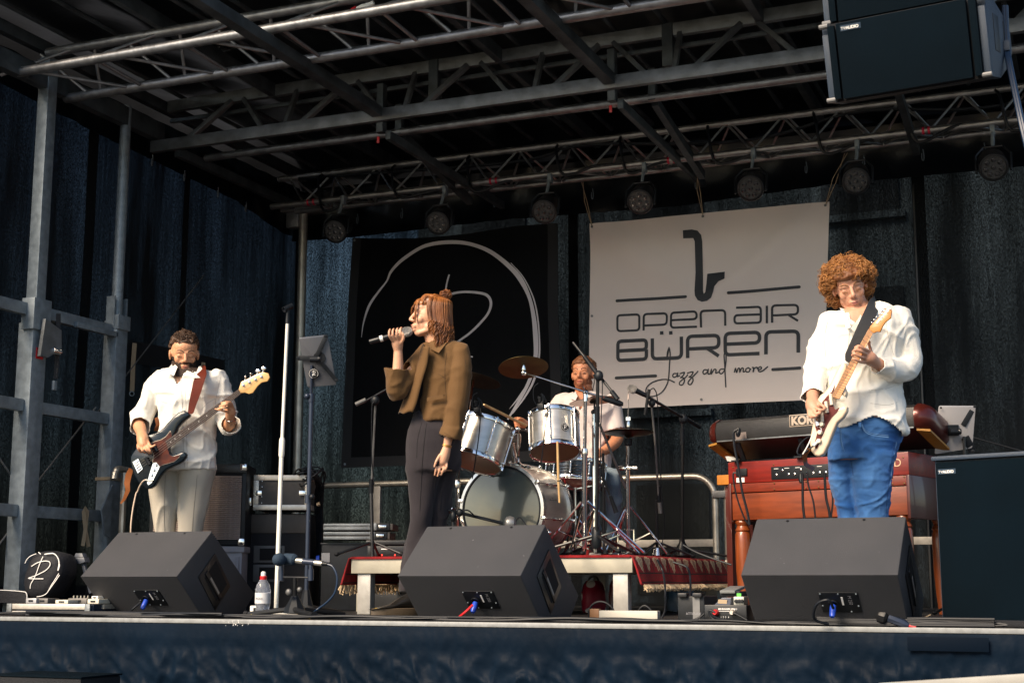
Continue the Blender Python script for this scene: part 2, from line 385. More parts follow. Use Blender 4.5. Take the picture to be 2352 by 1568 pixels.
# black drop cloths under the roof edge, on hooks
drop = mat('black_tarpaulin', (.004, .006, .009), .28, var=.2, vscale=4, bump=.25, bscale=9, spec=.5)
def zc(px, py): return onY(px, py, 10.35).z
zs = [(onY(x, y, 10.35).x, onY(x, y, 10.35).z) for x, y in ((600, 560), (810, 545), (1152, 505), (1552, 474), (1900, 425), (2352, 382), (2700, 345))]
def zl(x):
    for (a, b), (c, d) in zip(zs, zs[1:]):
        if x < c: return b + (d - b) * (x - a) / (c - a)
    return zs[-1][1]
vb = root('back_valance', 'glossy black tarpaulin strip hanging from small hooks above the back wall', 'valance', (-3, 10.35, 2.9))
put(cloth_wall(lambda s, t: (-6.4 + 7.6 * s, 10.35 + .05 * math.sin(t * 3.1) * (.7 + noise.noise(V((s * 20, 0, 4)))) + .02 * noise.noise(V((s * 60, t * 2, 1))), 3.5 + (zl(-6.4 + 7.6 * s) - 3.5) * t), 160, 12), 'tarpaulin', drop, vb, smooth=180)
hk = None
for i in range(16):
    x = -5.7 + i * .42; p = V((x, 10.25, zl(x) + .12))
    if hk is None: hk = put(MB().tube(cat([p + V((0, 0, .05)), p + V((.006, 0, 0)), p + V((.0, 0, -.035)), p + V((-.01, 0, -.02)), p + V((-.008, 0, .02))], 3), .0035, 6), 'hook', galv, vb); h0 = p
    else: share(hk, vb, p - h0)
vl = root('side_valance', 'black tarpaulin strip hanging below the left roof rail', 'valance', (-6.42, 8, 2.9))
zq = [(p.y, p.z) for p in (onX(-60, 165, -6.42), onX(0, 190, -6.42), onX(210, 300, -6.42), onX(544, 462, -6.42), onX(640, 530, -6.42))]
def zq_(y):
    for (a, b), (c, d) in zip(zq, zq[1:]):
        if y < c: return b + (d - b) * (y - a) / (c - a)
    return zq[-1][1]
put(cloth_wall(lambda s, t: (-6.42 + .02 * noise.noise(V((s * 30, t * 2, 6))), 5.9 + 4.6 * s, 3.6 + (zq_(5.9 + 4.6 * s) - 3.6) * t), 90, 8), 'tarpaulin', drop, vl, smooth=180)
hk2 = None
for y in (8.35, 8.75, 9.2, 9.6):
    p = V((-6.38, y, zq_(y) - .03))
    if hk2 is None: hk2 = put(MB().tube(cat([p + V((0, 0, .05)), p + V((0, .006, 0)), p + V((.0, 0, -.035)), p + V((0, -.01, -.02)), p + V((0, -.008, .02))], 3), .0035, 6), 'hook', galv, vl); h1 = p
    else: share(hk2, vl, p - h1)
dl = MB(); dl.v = [V(p) for p in ((-7.0, 5.9, 3.5), (-6.43, 5.9, 3.5), (-6.43, 10.6, 3.5), (-7.0, 10.6, 3.5))]
# roof sheet
rf = put(cloth_wall(lambda s, t: (-6.9 + 8.1 * s, 5.98 + 4.87 * t, 3.80 + .05 * abs(math.sin(s * 8.1 / .62 * math.pi)) + .02 * noise.noise(V((s * 18, t * 14, 2))) - .30 * max(0, t - .86) / .14), 200, 60), 'roof_tarpaulin', drop, smooth=180)
tag(rf, 'black roof tarpaulin stretched over the stage framework', 'roof')

# ---------------------------------------------------------------- roof framework
rfm = root('roof_framework', 'grey aluminium roof framework of tubes, beams and purlins above the band', 'roof frame', (-3, 8, 3.3))
XL, XR = -6.2, 1.2
def zof(px, py, Y): return onY(px, py, Y).z
def xbar(name, px, py, Y, r=None, wh=None, m=alu, z=None, x0=XL, x1=XR):
    z = z or zof(px, py, Y); mb = MB()
    if r: mb.tube([(x0, Y, z), (x1, Y, z)], r, 14)
    else: mb.bar((x0, Y, z), (x1, Y, z), wh[0], wh[1], bev=.006)
    put(mb, name, m, rfm); return z
zT1 = xbar('truss_tube', 800, 36, 6.72, r=.031); zT2 = xbar('truss_tube', 752, 130, 7.17, r=.031)
zT0 = xbar('truss_tube', 782, 3, 6.98, r=.031)
zB2 = xbar('girder_beam', 1152, 226, 8.1, wh=(.045, .085), m=alu2)
zB1 = xbar('girder_beam', 1152, 130, 8.28, wh=(.045, .085), m=alu2)
xbar('girder_flange', 0, 0, 8.31, wh=(.03, .03), m=alud, z=zB1 - .10)
zT3 = xbar('truss_tube', 1152, 272, 8.55, r=.029, x0=-6.05)
def brace(name, a, b, r=.011, wh=None, m=alu):
    mb = MB()
    if wh: mb.bar(a, b, wh[0], wh[1], up=(0, 1, 0), bev=.002)
    else: mb.tube([a, b], r, 8)
    return put(mb, name, m, rfm)
# lacing of the front truss: one bay built, the others share its meshes
x = -6.0; bay = [brace('brace', (x, 7.17, zT2), (x - .26, 6.98, zT0)), brace('brace', (x + .09, 7.17, zT2), (x + .17, 6.98, zT0)),
    brace('brace', (x + .34, 7.17, zT2), (x - .12, 6.72, zT1)), brace('brace', (x + .02, 6.98, zT0), (x - .34, 6.72, zT1)), brace('strut', (x + .42, 7.17, zT2), (x + .40, 6.72, zT1), .012)]
for k in range(1, 11):
    for b_ in bay: share(b_, rfm, (.66 * k, 0, 0))
# web of the rear girder
x = -5.9; bay = [brace('web_brace', (x, 8.12, zB2 + .03), (x + .26, 8.27, zB1 - .03), wh=(.03, .04), m=alu2), brace('web_brace', (x + .36, 8.27, zB1 - .03), (x + .62, 8.12, zB2 + .03), wh=(.03, .04), m=alu2),
    brace('web_post', (x + .80, 8.12, zB2 + .03), (x + .80, 8.27, zB1 - .03), wh=(.03, .035), m=alu2)]
for k in range(1, 8):
    for b_ in bay: share(b_, rfm, (.93 * k, 0, 0))
# depth-direction rails
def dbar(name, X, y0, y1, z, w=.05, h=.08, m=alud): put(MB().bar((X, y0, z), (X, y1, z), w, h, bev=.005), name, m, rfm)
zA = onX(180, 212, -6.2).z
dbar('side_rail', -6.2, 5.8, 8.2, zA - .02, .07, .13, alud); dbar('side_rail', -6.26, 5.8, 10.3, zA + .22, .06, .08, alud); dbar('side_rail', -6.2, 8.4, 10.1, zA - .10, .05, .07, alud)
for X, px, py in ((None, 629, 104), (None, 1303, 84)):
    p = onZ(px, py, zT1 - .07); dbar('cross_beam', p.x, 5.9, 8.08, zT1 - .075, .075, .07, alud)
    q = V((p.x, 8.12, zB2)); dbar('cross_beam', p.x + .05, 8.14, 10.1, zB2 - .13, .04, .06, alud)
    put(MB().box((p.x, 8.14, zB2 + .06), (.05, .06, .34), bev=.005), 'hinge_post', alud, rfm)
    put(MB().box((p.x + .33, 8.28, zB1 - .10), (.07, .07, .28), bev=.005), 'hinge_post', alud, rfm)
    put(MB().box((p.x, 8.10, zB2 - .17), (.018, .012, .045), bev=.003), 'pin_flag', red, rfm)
for (a, b) in (((930, 300), (1050, 388)), ((1576, 322), (1660, 385))): pass
# drop plates carrying T3
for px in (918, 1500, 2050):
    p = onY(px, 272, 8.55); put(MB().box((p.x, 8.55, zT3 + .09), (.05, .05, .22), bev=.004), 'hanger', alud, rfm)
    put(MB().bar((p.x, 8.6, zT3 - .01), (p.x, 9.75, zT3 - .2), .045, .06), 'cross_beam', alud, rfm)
# purlins
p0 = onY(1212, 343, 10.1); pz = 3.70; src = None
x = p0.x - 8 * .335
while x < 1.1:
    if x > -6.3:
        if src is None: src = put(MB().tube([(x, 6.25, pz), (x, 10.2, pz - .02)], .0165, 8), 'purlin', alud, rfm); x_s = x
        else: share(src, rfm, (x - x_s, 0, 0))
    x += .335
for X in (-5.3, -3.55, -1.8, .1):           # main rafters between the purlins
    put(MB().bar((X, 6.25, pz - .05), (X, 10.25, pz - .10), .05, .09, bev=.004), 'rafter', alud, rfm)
    for k in range(0): put(MB().bar((X, 6.0 + k * .6, pz - .08), (X, 6.3 + k * .6 + (.0), zT1 + .03), .02, .03), 'rafter_brace', alud, rfm)
# CEE plug hanging on the front tube
pl = root('power_plug', 'off-white and red industrial power plug hanging at the front roof tube', 'plug', onY(815, 15, 6.8))
a = onY(812, 32, 6.85); b = onY(845, 14, 6.85); d = (b - a).normalized()
put(MB().lathe([(.030, -.004), (.034, 0), (.034, .03), (.028, .034)], a, d, 16), 'collar', red, pl)
put(MB().lathe([(.026, .034), (.026, .07), (.017, .10), (.012, .14)], a, d, 16), 'grip', white, pl)
# light fitting up in the roof
lf = root('work_light', 'dark square floodlight tucked up in the front roof truss', 'floodlight', TL.onY(1440, 330, 7.6))
p = TL.onY(1440, 320, 7.6); put(MB().box(p, (.26, .2, .03), Matrix.Rotation(R(12), 3, 'X'), bev=.008), 'housing', black, lf)
put(MB().box(p - V((0, 0, .022)), (.2, .14, .012), Matrix.Rotation(R(12), 3, 'X'), bev=.003), 'lens', mat('lens_glass', (.05, .05, .05), .1), lf)

# ---------------------------------------------------------------- lighting truss at the back
lt = root('lighting_truss', 'aluminium triangular lighting truss with red tape marks spanning the back of the roof', 'truss', (-3, 9.7, 3.1))
YU, Y1, Y2 = 9.55, 9.45, 9.82
zU, zC1, zC2 = zof(1500, 305, YU), zof(1500, 373, Y1), zof(1500, 393, Y2)
xl0 = onY(640, 425, YU).x
for (y, z, r) in ((YU, zU, .025), (Y1, zC1, .025), (Y2, zC2, .022)): put(MB().tube([(xl0, y, z), (XR, y, z)], r, 12), 'chord', alu, lt)
x = xl0 + .1; bay = []
for a, b in (((0, YU, zU), (.2, Y1, zC1)), ((.2, Y1, zC1), (.4, YU, zU)), ((.03, YU, zU), (.22, Y2, zC2)), ((.22, Y2, zC2), (.43, YU, zU)), ((.05, Y1, zC1), (.25, Y2, zC2)), ((.25, Y2, zC2), (.45, Y1, zC1))):
    bay.append(put(MB().tube([V(a) + V((x, 0, 0)), V(b) + V((x, 0, 0))], .009, 6), 'lacing', alu, lt))
for k in range(1, 18):
    if x + .4 * k < XR:
        for b_ in bay: share(b_, lt, (.4 * k, 0, 0))
for px in (718, 1135, 1543, 2131):
    for dx in (-6.5, 6.5):
        p = onY(px + dx, 372, Y1); put(MB().lathe([(.0262, -.008), (.0262, .008)], (p.x, Y1, zC1), (1, 0, 0), 14), 'tape_mark', redtape, lt)
# ================================================================ LEFT SIDE POSTS
def onXl(px, py): return onX(px, py, -6.2)
sf = root('steel_ladder_frame', 'grey square steel ladder frame with hinge and red sticker at the left', 'steel frame', (-6.2, 7.4, 0))
y1, y2 = onXl(62, 1000).y, onXl(255, 1000).y
zt = onXl(110, 210).z
zj = onXl(85, 745).z
put(MB().box((-6.2, y1, zj / 2), (.12, .13, zj), bev=.008), 'lower_post', galv, sf)
put(MB().box((-6.2, y1 + .01, (zj + zt + .22) / 2), (.085, .085, zt + .22 - zj), bev=.006), 'upper_post', galv, sf)
put(MB().box((-6.17, y1 - .01, zj + .05), (.10, .16, .20), bev=.006), 'bracket', galv, sf)
put(MB().prism([V((-6.11, y1 - .02, zj + .02)), V((-6.11, y1 + .13, zj - .03)), V((-6.11, y1 + .14, zj - .15)), V((-6.11, y1 + .02, zj - .22)), V((-6.11, y1 - .05, zj - .22))], V((.025, 0, 0))), 'hinge_plate', alu2, sf)
for k in range(5): put(MB().lathe([(.016, 0), (.022, .004), (.022, .010), (.016, .014)], (-6.09, y1 + .06 + k * .015, zj - .17), (.2, 1, 0), 12), 'spring_coil', chrome, sf)
p = onXl(92, 817); put(MB().box((-6.137, y1 + .0, p.z), (.005, .06, .07)), 'sticker', red, sf, smooth=0)
zu = onXl(262, 735).z
put(MB().box((-6.2, y2, zu / 2), (.11, .12, zu), bev=.008), 'lower_post', galv, sf)
put(MB().tube([(-6.2, y2, zu), (-6.2, y2, onXl(280, 330).z + .28)], .038, 16), 'upper_tube', galv, sf)
for s_ in (-1, 1): put(MB().box((-6.2, y2 + s_ * .065, zu + .05), (.07, .008, .22)), 'fork_plate', galv, sf)
put(MB().box((-6.15, y2, zu - .02), (.04, .13, .10), bev=.004), 'bracket', galv, sf)
for (pa, pb) in (((0, 692), (250, 760)), ((0, 922), (240, 962)), ((0, 1162), (235, 1192))):
    a, b = onXl(*pa), onXl(*pb); z = (a.z + b.z) / 2
    put(MB().box((-6.2, y1 - .6, z), (.05, 1.06, .075), bev=.004), 'cross_rail', galv, sf)
    put(MB().box((-6.2, (y1 + y2) / 2 + .005, z), (.05, y2 - y1 - .13, .075), bev=.004), 'cross_rail', galv, sf)
zz = onXl(200, 745).z; put(MB().box((-6.16, y2 - .25, zz - .03), (.03, .42, .035), bev=.003), 'latch_bar', galv, sf)
for (y, z) in ((y2, onXl(225, 1165).z), ): put(MB().prism([V((-6.13, y - .16, z - .02)), V((-6.13, y - .06, z + .15)), V((-6.13, y - .06, z - .2)), V((-6.13, y - .12, z - .18))], V((.012, 0, 0))), 'gusset', galv, sf)
for (a, b) in (((-10, 1040), (45, 1120)), ((75, 1120), (220, 935)), ((35, 1200), (-10, 1260))):
    put(MB().tube([onX(*a, -6.26), onX(*b, -6.26)], .006, 6), 'brace_wire', steel, sf)
put(MB().box((-6.2, y2, onXl(240, 1099).z), (.125, .135, .022), bev=.003), 'tape_band', mat('tan_webbing', (.33, .25, .16), .8), sf)
tan = MATS['tan_webbing']
# ratchet strap and tan ties
st = root('ratchet_strap', 'black lashing strap with pale print hanging beside the first steel post', 'strap', onXl(130, 1000))
mb = MB(); a = [onX(u, v, -6.12) for u, v in ((134, 720), (133, 780), (130, 840), (127, 870))]; mb.strip(a, .03, V((1, -.6, 0)), .003, caps=False); put(mb, 'webbing', mat('black_webbing', (.02, .02, .022), .8), st)
put(MB().box(onX(125, 885, -6.11), (.02, .03, .06), bev=.004), 'buckle', galv, st)
for (v0, body) in ((868, 'www.Stagemobil.de'),):
    q = onX(130, v0, -6.105); put(textmb('www.Stagemobil.de', .035, q, V((0, .06, 1)), V((-1, 1, .02)).normalized() * .5 + V((0, -1, 0)) * 0), 'print', printw, st, smooth=0)
for nm, pts, lab in (('tan_tie', ((309, 788), (306, 830), (303, 898)), 'tan webbing tie hanging from the black band left of the bass player'), ('tan_tie', ((467, 832), (466, 850), (465, 862)), 'short tan tie just right of the bass player\'s head'),):
    t = root(nm, lab, 'strap', onX(*pts[-1], -6.4)); put(MB().strip([onX(*q, -6.42) for q in pts], .032, V((1, -.7, 0)), .003, caps=False), 'webbing', tan, t)
    q = onX(*pts[-1], -6.41); put(MB().tube(arcpts(q - V((0, 0, .018)), .016, 0, 2 * math.pi, 12, V((.6, .8, 0)), V((0, 0, 1))), .004, 6), 'ring', galv, t)
t = root('tan_tie', 'tan webbing tie crossed over the lowest rail beside the second post', 'strap', onXl(195, 1170))
put(MB().strip([onX(*q, -6.13) for q in ((190, 1253), (196, 1215), (200, 1175), (196, 1168), (192, 1176), (196, 1215), (203, 1255))], .024, V((1, -.7, 0)), .003, caps=False), 'webbing', tan, t)
bd = root('black_band', 'black band of webbing fixed across the side mesh behind the bass player', 'webbing', onX(400, 830, -6.46))
put(MB().strip([onX(270, 800, -6.45), onX(380, 822, -6.45), onX(515, 850, -6.45)], .16, V((1, 0, 0)), .004, caps=False), 'band', clothb, bd)
wr = root('bracing_wire', 'thin diagonal bracing wire crossing the side mesh above the bass player', 'wire', onX(340, 800, -6.35))
put(MB().tube([onX(468, 632, -6.36), onX(225, 945, -6.3), ], .005, 6), 'cable', steel, wr)
cp = root('corner_pole', 'galvanised round pole standing at the back left corner of the stage', 'pole', V((onX(685, 1000, -6.2).x, onX(685, 1000, -6.2).y, 0)))
y3 = onX(687, 900, -6.15).y
put(MB().tube([(-6.15, y3, 0), (-6.15, y3, 3.3)], .037, 18), 'pole', mat('galvanised_warm', (.45, .42, .36), .42, .75, var=.2, vscale=12), cp)
put(MB().box((-6.15, y3, 3.28), (.34, .2, .03), bev=.004), 'head_plate', alu, cp); put(MB().box((-6.22, y3 - .02, 3.2), (.12, .1, .14), bev=.01), 'clamp', alu, cp)

# ================================================================ MOVING HEADS / PAR LAMPS
lensm = mat('lamp_face', (.06, .06, .06), .35, .3, var=.3, vscale=40); lensd = mat('lamp_lens', (.02, .02, .022), .08, coat=1)
spots = [(770, 532), (1006, 512), (1250, 486), (1470, 463), (1724, 432), (1966, 415), (2282, 384)]
where = ['leftmost, beside the corner pole', 'second from the left above the black banner', 'third from the left, over the black banner\'s right corner', 'over the left part of the white banner', 'over the middle of the white banner', 'just right of the white banner', 'rightmost, under the hanging speakers']
lamp0 = None
for (px, py), wh in zip(spots, where):
    loc = onY(px, py, 9.28); lab = 'black round LED stage lamp, ' + wh
    if lamp0 is None:
        lamp0 = root('stage_lamp', lab, 'stage lamp', loc, 0, 'stage lamps on the back truss'); L0 = loc
        ax = V((.12, -.86, -.5)).normalized(); m = frame(ax, (0, 0, 1)); c = V((0, 0, 0))
        put(MB().lathe([(.0, -.22), (.055, -.215), (.085, -.17), (.092, -.05), (.094, .0), (.090, .012), (.078, .014), (.076, .004), (0, .003)], c, ax, 24), 'housing', blackm, lamp0, local=True)
        put(MB().lathe([(.0, .0045), (.075, .0045), (.075, .009), (0, .009)], c, ax, 24), 'lens_plate', lensm, lamp0, local=True)
        for k in range(8):
            a = 2 * math.pi * k / 7; rr = .05 if k < 7 else 0
            put(MB().lathe([(.017, .009), (.015, .013), (.0, .0145)], c + m @ V((rr * math.cos(a), rr * math.sin(a), 0)), ax, 12), 'lens', lensd, lamp0, local=True)
        put(MB().tube([V((.105, 0, -.03)), V((.108, .02, .09)), V((.06, .05, .15)), V((-.06, .05, .15)), V((-.108, .02, .09)), V((-.105, 0, -.03))], .009, 6), 'yoke', blackm, lamp0, local=True)
        zt_ = zC1 - loc.z
        put(MB().tube([V((0, .05, .15)), V((0, .1, zt_ - .05))], .012, 8).box((0, .12, zt_ - .03), (.03, .05, .07), bev=.004), 'clamp', galv, lamp0, local=True)
    else: copy_tree(lamp0, loc, label=lab)
# cabling looped along the truss
cb = root('truss_cable', 'black cables looping slackly along the lighting truss', 'cable', (-3, 9.5, zC1))
for i in range(9):
    x = xl0 + .5 + i * .62 + random.uniform(-.1, .1); pts = [(x, 9.56, zU + .01), (x + .04, 9.42, zU - .10), (x + .1, 9.42, zC1 - .02 - random.uniform(0, .08)), (x + .35, 9.43, zC1 + random.uniform(-.04, .03)), (x + .6, 9.5, zC1 + .02)]
    put(MB().tube(cat(pts, 5), .011, 6), 'loop', cable_m, cb)
put(MB().tube(cat([(xl0 + .2, 9.53, zU - .02), (-4, 9.53, zU - .1), (-3.4, 9.53, zU - .04), (-2.2, 9.53, zU - .15), (-1.4, 9.53, zU - .04), (-.6, 9.53, zU - .12), (.4, 9.53, zU - .04)], 6), .013, 6), 'long_cable', cable_m, cb)

# ================================================================ BANNERS
YB = 10.0
bwm = mat('banner_white', (.72, .63, .57), .7, var=.03, vscale=2, bump=.08, bscale=6)
bbm = mat('banner_black', (.0028, .0034, .0045), .7, var=.2, vscale=2, bump=.1, bscale=5, spec=.1)
WC = [onY(1357, 516, YB), onY(1905, 463, YB), onY(1892, 917, YB), onY(1351, 941, YB)]
def foldw(x, z):                            # hanging folds of the white banner
    s = (x - WC[0].x) / (WC[1].x - WC[0].x); t = (WC[0].z - z) / 1.43
    d = -.05 * math.exp(-((s - 1 + t * 1.05) / .09) ** 2) * sstep(0, .25, 1 - s) * sstep(.75, .1, t)
    d -= .03 * math.exp(-((s - t * .9 - .03) / .10) ** 2) * sstep(.6, .1, t)
    return d - .02 * math.sin(s * 3.1) - .006 * noise.noise(V((x * 4, z * 3, 0)))
wbn = root('festival_banner', 'large off-white hanging banner reading OPEN AIR BÜREN Jazz and more under a saxophone sign', 'banner', (-2.7, YB, WC[3].z))
def bl(s, t, C):
    p = (C[0] * (1 - s) + C[1] * s) * (1 - t) + (C[3] * (1 - s) + C[2] * s) * t; return p
def fwb(s, t): p = bl(s, t, WC); p.y = YB + foldw(p.x, p.z); return p
cw = cloth_wall(fwb, 70, 50); nv = len(cw.v)
cw.add([v + V((0, .003, 0)) for v in cw.v[:nv]], [tuple(reversed(f)) for f in cw.f[:]])
put(cw, 'cloth', bwm, wbn, smooth=180)
def onb(mb):                                # lay flat print on the folded cloth
    for v in mb.v: v.y = YB + foldw(v.x, v.z) - .0035 + (v.y - YB) * .3
    return mb
def wz(u, v): p = RW.onY(u, v, YB); return p
def dens(pts, step=.03):
    out = [pts[0]]
    for a, b in zip(pts, pts[1:]):
        n = max(1, int((b - a).length / step)); out += [a + (b - a) * (i / n) for i in range(1, n + 1)]
    return out
NY = V((0, -1, 0))
def wline(uv, w, name): put(onb(MB().strip(dens([wz(*q) for q in uv]), w, NY, .001)), name, printk, wbn, smooth=0)
wline([(305, 755), (790, 730)], .022, 'printed_line'); wline([(1088, 705), (1575, 659)], .022, 'printed_line'); wline([(300, 1291), (578, 1277)], .022, 'printed_line'); wline([(1390, 1233), (1580, 1222)], .022, 'printed_line')
# saxophone sign as one traced shape
sx = [(768, 268), (830, 262), (870, 270), (895, 300), (902, 345), (908, 600), (912, 690), (918, 712), (928, 700), (934, 640), (938, 570), (1063, 558), (1063, 608), (1020, 625), (992, 660), (984, 700), (970, 740), (940, 762), (905, 768), (875, 755), (856, 725), (852, 690), (856, 560), (850, 345), (840, 322), (770, 324)]
sp_ = [wz(*q) for q in sx]; sm = MB(); tris = geometry.tessellate_polygon([[V((p.x, p.z, 0)) for p in sp_]]); sm.add([p.copy() for p in sp_], tris); bm = bmesh.new()
put(onb(sm), 'saxophone_print', printk, wbn, smooth=0)
# techno lettering: strokes in a unit cell (0..1 wide, 0..1 high), corners rounded
def rnd(pts, r=.22, asp=1.0):
    out = [V((pts[0][0], pts[0][1], 0))]
    for i in range(1, len(pts) - 1):
        a, b, c = [V((q[0] * asp, q[1], 0)) for q in pts[i - 1:i + 2]]
        r_ = min(r, (a - b).length * .49, (c - b).length * .49); p, q = b + (a - b).normalized() * r_, b + (c - b).normalized() * r_
        for k in range(6): t = k / 5; s = p * (1 - t) ** 2 + b * 2 * t * (1 - t) + q * t * t; out.append(V((s.x / asp, s.y, 0)))
    return out + [V((pts[-1][0], pts[-1][1], 0))]
GL = {'O': [([(.5, 1), (1, 1), (1, 0), (0, 0), (0, 1), (.5, 1)], .22)], 'P': [([(0, 0), (0, 1), (1, 1), (1, .3), (0.02, .3)], .24)],
      'E': [([(0.02, .5), (1, .5), (1, 1), (0, 1), (0, 0), (1, 0)], .24)], 'N': [([(0, 0), (0, 1), (1, 1), (1, 0)], .24)],
      'A': [([(.06, 1), (1, 1), (1, 0), (0, 0), (0, .52), (1, .52)], .22)], 'I': [([(0, 0), (0, 1)], 0)],
      'R': [([(0, 0), (0, 1), (1, 1), (1, .42), (0.02, .42)], .24), ([(.62, .42), (1, .02)], 0)],
      'B': [([(.0, .5), (1, .5), (1, 1), (0, 1), (0, 0), (1, 0), (1, .5)], .2)], 'U': [([(0, 1), (0, 0), (1, 0), (1, 1)], .24)]}
def letters(txt, boxes, w):
    for ch, (u0, u1, v0, v1, v2, v3) in zip(txt, boxes):       # left/right, top-left, top-right, bottom-left, bottom-right rows
        a, b, c, d = wz(u0, v0), wz(u1, v1), wz(u0, v2), wz(u1, v3); asp = (b - a).length / (a - c).length
        for pts, r in GL[ch]:
            q = rnd(pts, r, asp) if r else [V((*p, 0)) for p in pts]
            P = [(c * (1 - p.x) + d * p.x) * (1 - p.y) + (a * (1 - p.x) + b * p.x) * p.y for p in q]
            put(onb(MB().strip(P, w, NY, .001, caps=False)), 'letter_' + ch.lower(), printk, wbn, smooth=0)
letters('OPENAIR', [(309, 463, 856, 850, 966, 960), (493, 656, 848, 843, 962, 955), (686, 866, 840, 833, 945, 937), (894, 1062, 830, 822, 942, 930), (1127, 1308, 806, 798, 914, 908), (1350, 1351, 790, 790, 912, 912), (1386, 1566, 788, 784, 908, 897)], .0165)
letters('BUREN', [(312, 513, 1036, 1028, 1170, 1161), (555, 758, 1018, 1006, 1160, 1152), (801, 1017, 1004, 996, 1155, 1143), (1062, 1300, 984, 975, 1133, 1122), (1344, 1568, 972, 966, 1128, 1115)], .026)
for u in (621, 685): put(onb(MB().strip([wz(u, 968), wz(u, 992)], .027, NY, .001, caps=False)), 'umlaut_dot', printk, wbn, smooth=0)
SCR = [[(672, 1082), (662, 1110), (657, 1150), (665, 1120), (672, 1082), (680, 1130), (674, 1200), (668, 1290), (652, 1345), (615, 1395), (565, 1418), (525, 1415), (508, 1385), (520, 1350), (560, 1320), (620, 1303), (670, 1305), (708, 1322)],
       [(728, 1262), (705, 1262), (696, 1278), (708, 1288), (726, 1275), (732, 1258), (730, 1282), (745, 1276)], [(748, 1262), (778, 1254), (766, 1280), (752, 1290), (772, 1292), (778, 1315), (764, 1340), (745, 1338), (748, 1318), (790, 1285), (800, 1270)],
       [(800, 1258), (838, 1250), (826, 1276), (812, 1286), (832, 1290), (838, 1312), (822, 1338), (805, 1332), (810, 1312), (850, 1270), (872, 1246)],
       [(940, 1238), (918, 1235), (906, 1252), (916, 1266), (936, 1252), (944, 1232), (942, 1262), (956, 1262), (966, 1232), (964, 1264), (984, 1234), (998, 1236), (996, 1258), (1014, 1252)],
       [(1056, 1230), (1030, 1232), (1020, 1250), (1034, 1264), (1056, 1240), (1066, 1190), (1068, 1135), (1060, 1118), (1054, 1140), (1058, 1200), (1062, 1280), (1066, 1355)],
       [(1126, 1252), (1134, 1226), (1142, 1254), (1152, 1228), (1162, 1226), (1164, 1252), (1176, 1226), (1188, 1226), (1188, 1250), (1206, 1244)], [(1222, 1222), (1206, 1232), (1210, 1250), (1228, 1248), (1234, 1230), (1220, 1220), (1240, 1232)],
       [(1250, 1220), (1258, 1222), (1256, 1250), (1264, 1226), (1282, 1218), (1284, 1228)], [(1290, 1238), (1312, 1228), (1308, 1214), (1292, 1224), (1294, 1246), (1318, 1244), (1355, 1214)]]
for s_ in SCR: put(onb(MB().strip(cat([wz(*q) for q in s_], 4), .0095, NY, .0008)), 'script_stroke', printk, wbn, smooth=0)
for s, t in ((.012, .018), (.49, .018), (.985, .018), (.012, .5), (.5, .975), (.02, .975)):
    p = fwb(s, t); put(MB().lathe([(.004, 0), (.004, .003), (.010, .003), (.010, 0)], p + V((0, -.004, 0)), (0, -1, 0), 10), 'eyelet', steel, wbn)
for s in (.012, .49, .985): pass
# cords
for nm, a, b, lab in (('banner_cord', fwb(.49, .018), V((fwb(.49, 0).x - .01, Y2, zC2)), 'pale doubled cord holding the middle of the white banner to the truss'),
                  ('banner_cord', fwb(.985, .018), onY(1940, 352, Y2), 'pale knotted cord holding the right corner of the white banner'),
                  ('banner_cord', fwb(.012, .018), onY(1333, 408, Y2), 'pale cord holding the left corner of the white banner')):
    c = root(nm, lab, 'cord', a); put(MB().tube([a, (a + b) / 2 + V((.01, 0, -.01)), b], .003, 5), 'line', tan, c); put(MB().tube([a, (a + b) / 2 + V((-.015, 0, .01)), b + V((.02, 0, 0))], .003, 5), 'line', tan, c)
# black banner with brush ring and letter
BC = [onY(808, 545, 10.1), onY(1280, 512, 10.1), onY(1330 - 20, 1050, 10.1), onY(783, 1074, 10.1)]
BC[2].z = BC[3].z; BC[2].x = BC[1].x + .03
def foldb(x, z): return .03 * noise.noise(V((x * 1.3, z * 1.1, 5))) + .008 * noise.noise(V((x * 5, z * 1.5, 8)))
bbn = root('band_banner', 'black hanging banner with a pale brush ring round a hand drawn letter R', 'banner', (-4.7, 10.1, BC[3].z))
def fbb(s, t):
    p = bl(s, t, BC); p.z -= .045 * math.sin(math.pi * min(1, s * 1.25)) * (1 - t); p.y = 10.1 + foldb(p.x, p.z); return p
cw = cloth_wall(fbb, 60, 50); nv = len(cw.v); cw.add([v + V((0, .003, 0)) for v in cw.v[:nv]], [tuple(reversed(f)) for f in cw.f[:]]); put(cw, 'cloth', bbm, bbn, smooth=180)
hem = mat('banner_hem', (.022, .023, .025), .7, spec=.1)
for a, b, c, d in (((.0, 0), (.0, 1), (.045, 1), (.045, 0)), ((0.045, .955), (.955, .955), (.955, 1), (.045, 1)), ((.955, 0), (.955, 1), (1, 1), (1, 0))):
    put(cloth_wall(lambda s, t: fbb(*(V(a).lerp(V(d), s).lerp(V(b).lerp(V(c), s), t))) + V((0, -.004, 0)), 10 if abs(a[0] - d[0]) < .1 else 10, 40) if abs(a[0] - d[0]) < .1 and a[1] == 0 else cloth_wall(lambda s, t: fbb(.045 + .91 * s, .957 + .043 * t) + V((0, -.004, 0)), 40, 3), 'hem', hem, bbn, smooth=180)
def kz(u, v): p = RK.onY(u, v, 10.1); p.y = 10.1 + foldb(p.x, p.z) - .006; return p
greyp = mat('print_grey', (.60, .56, .57), .6)
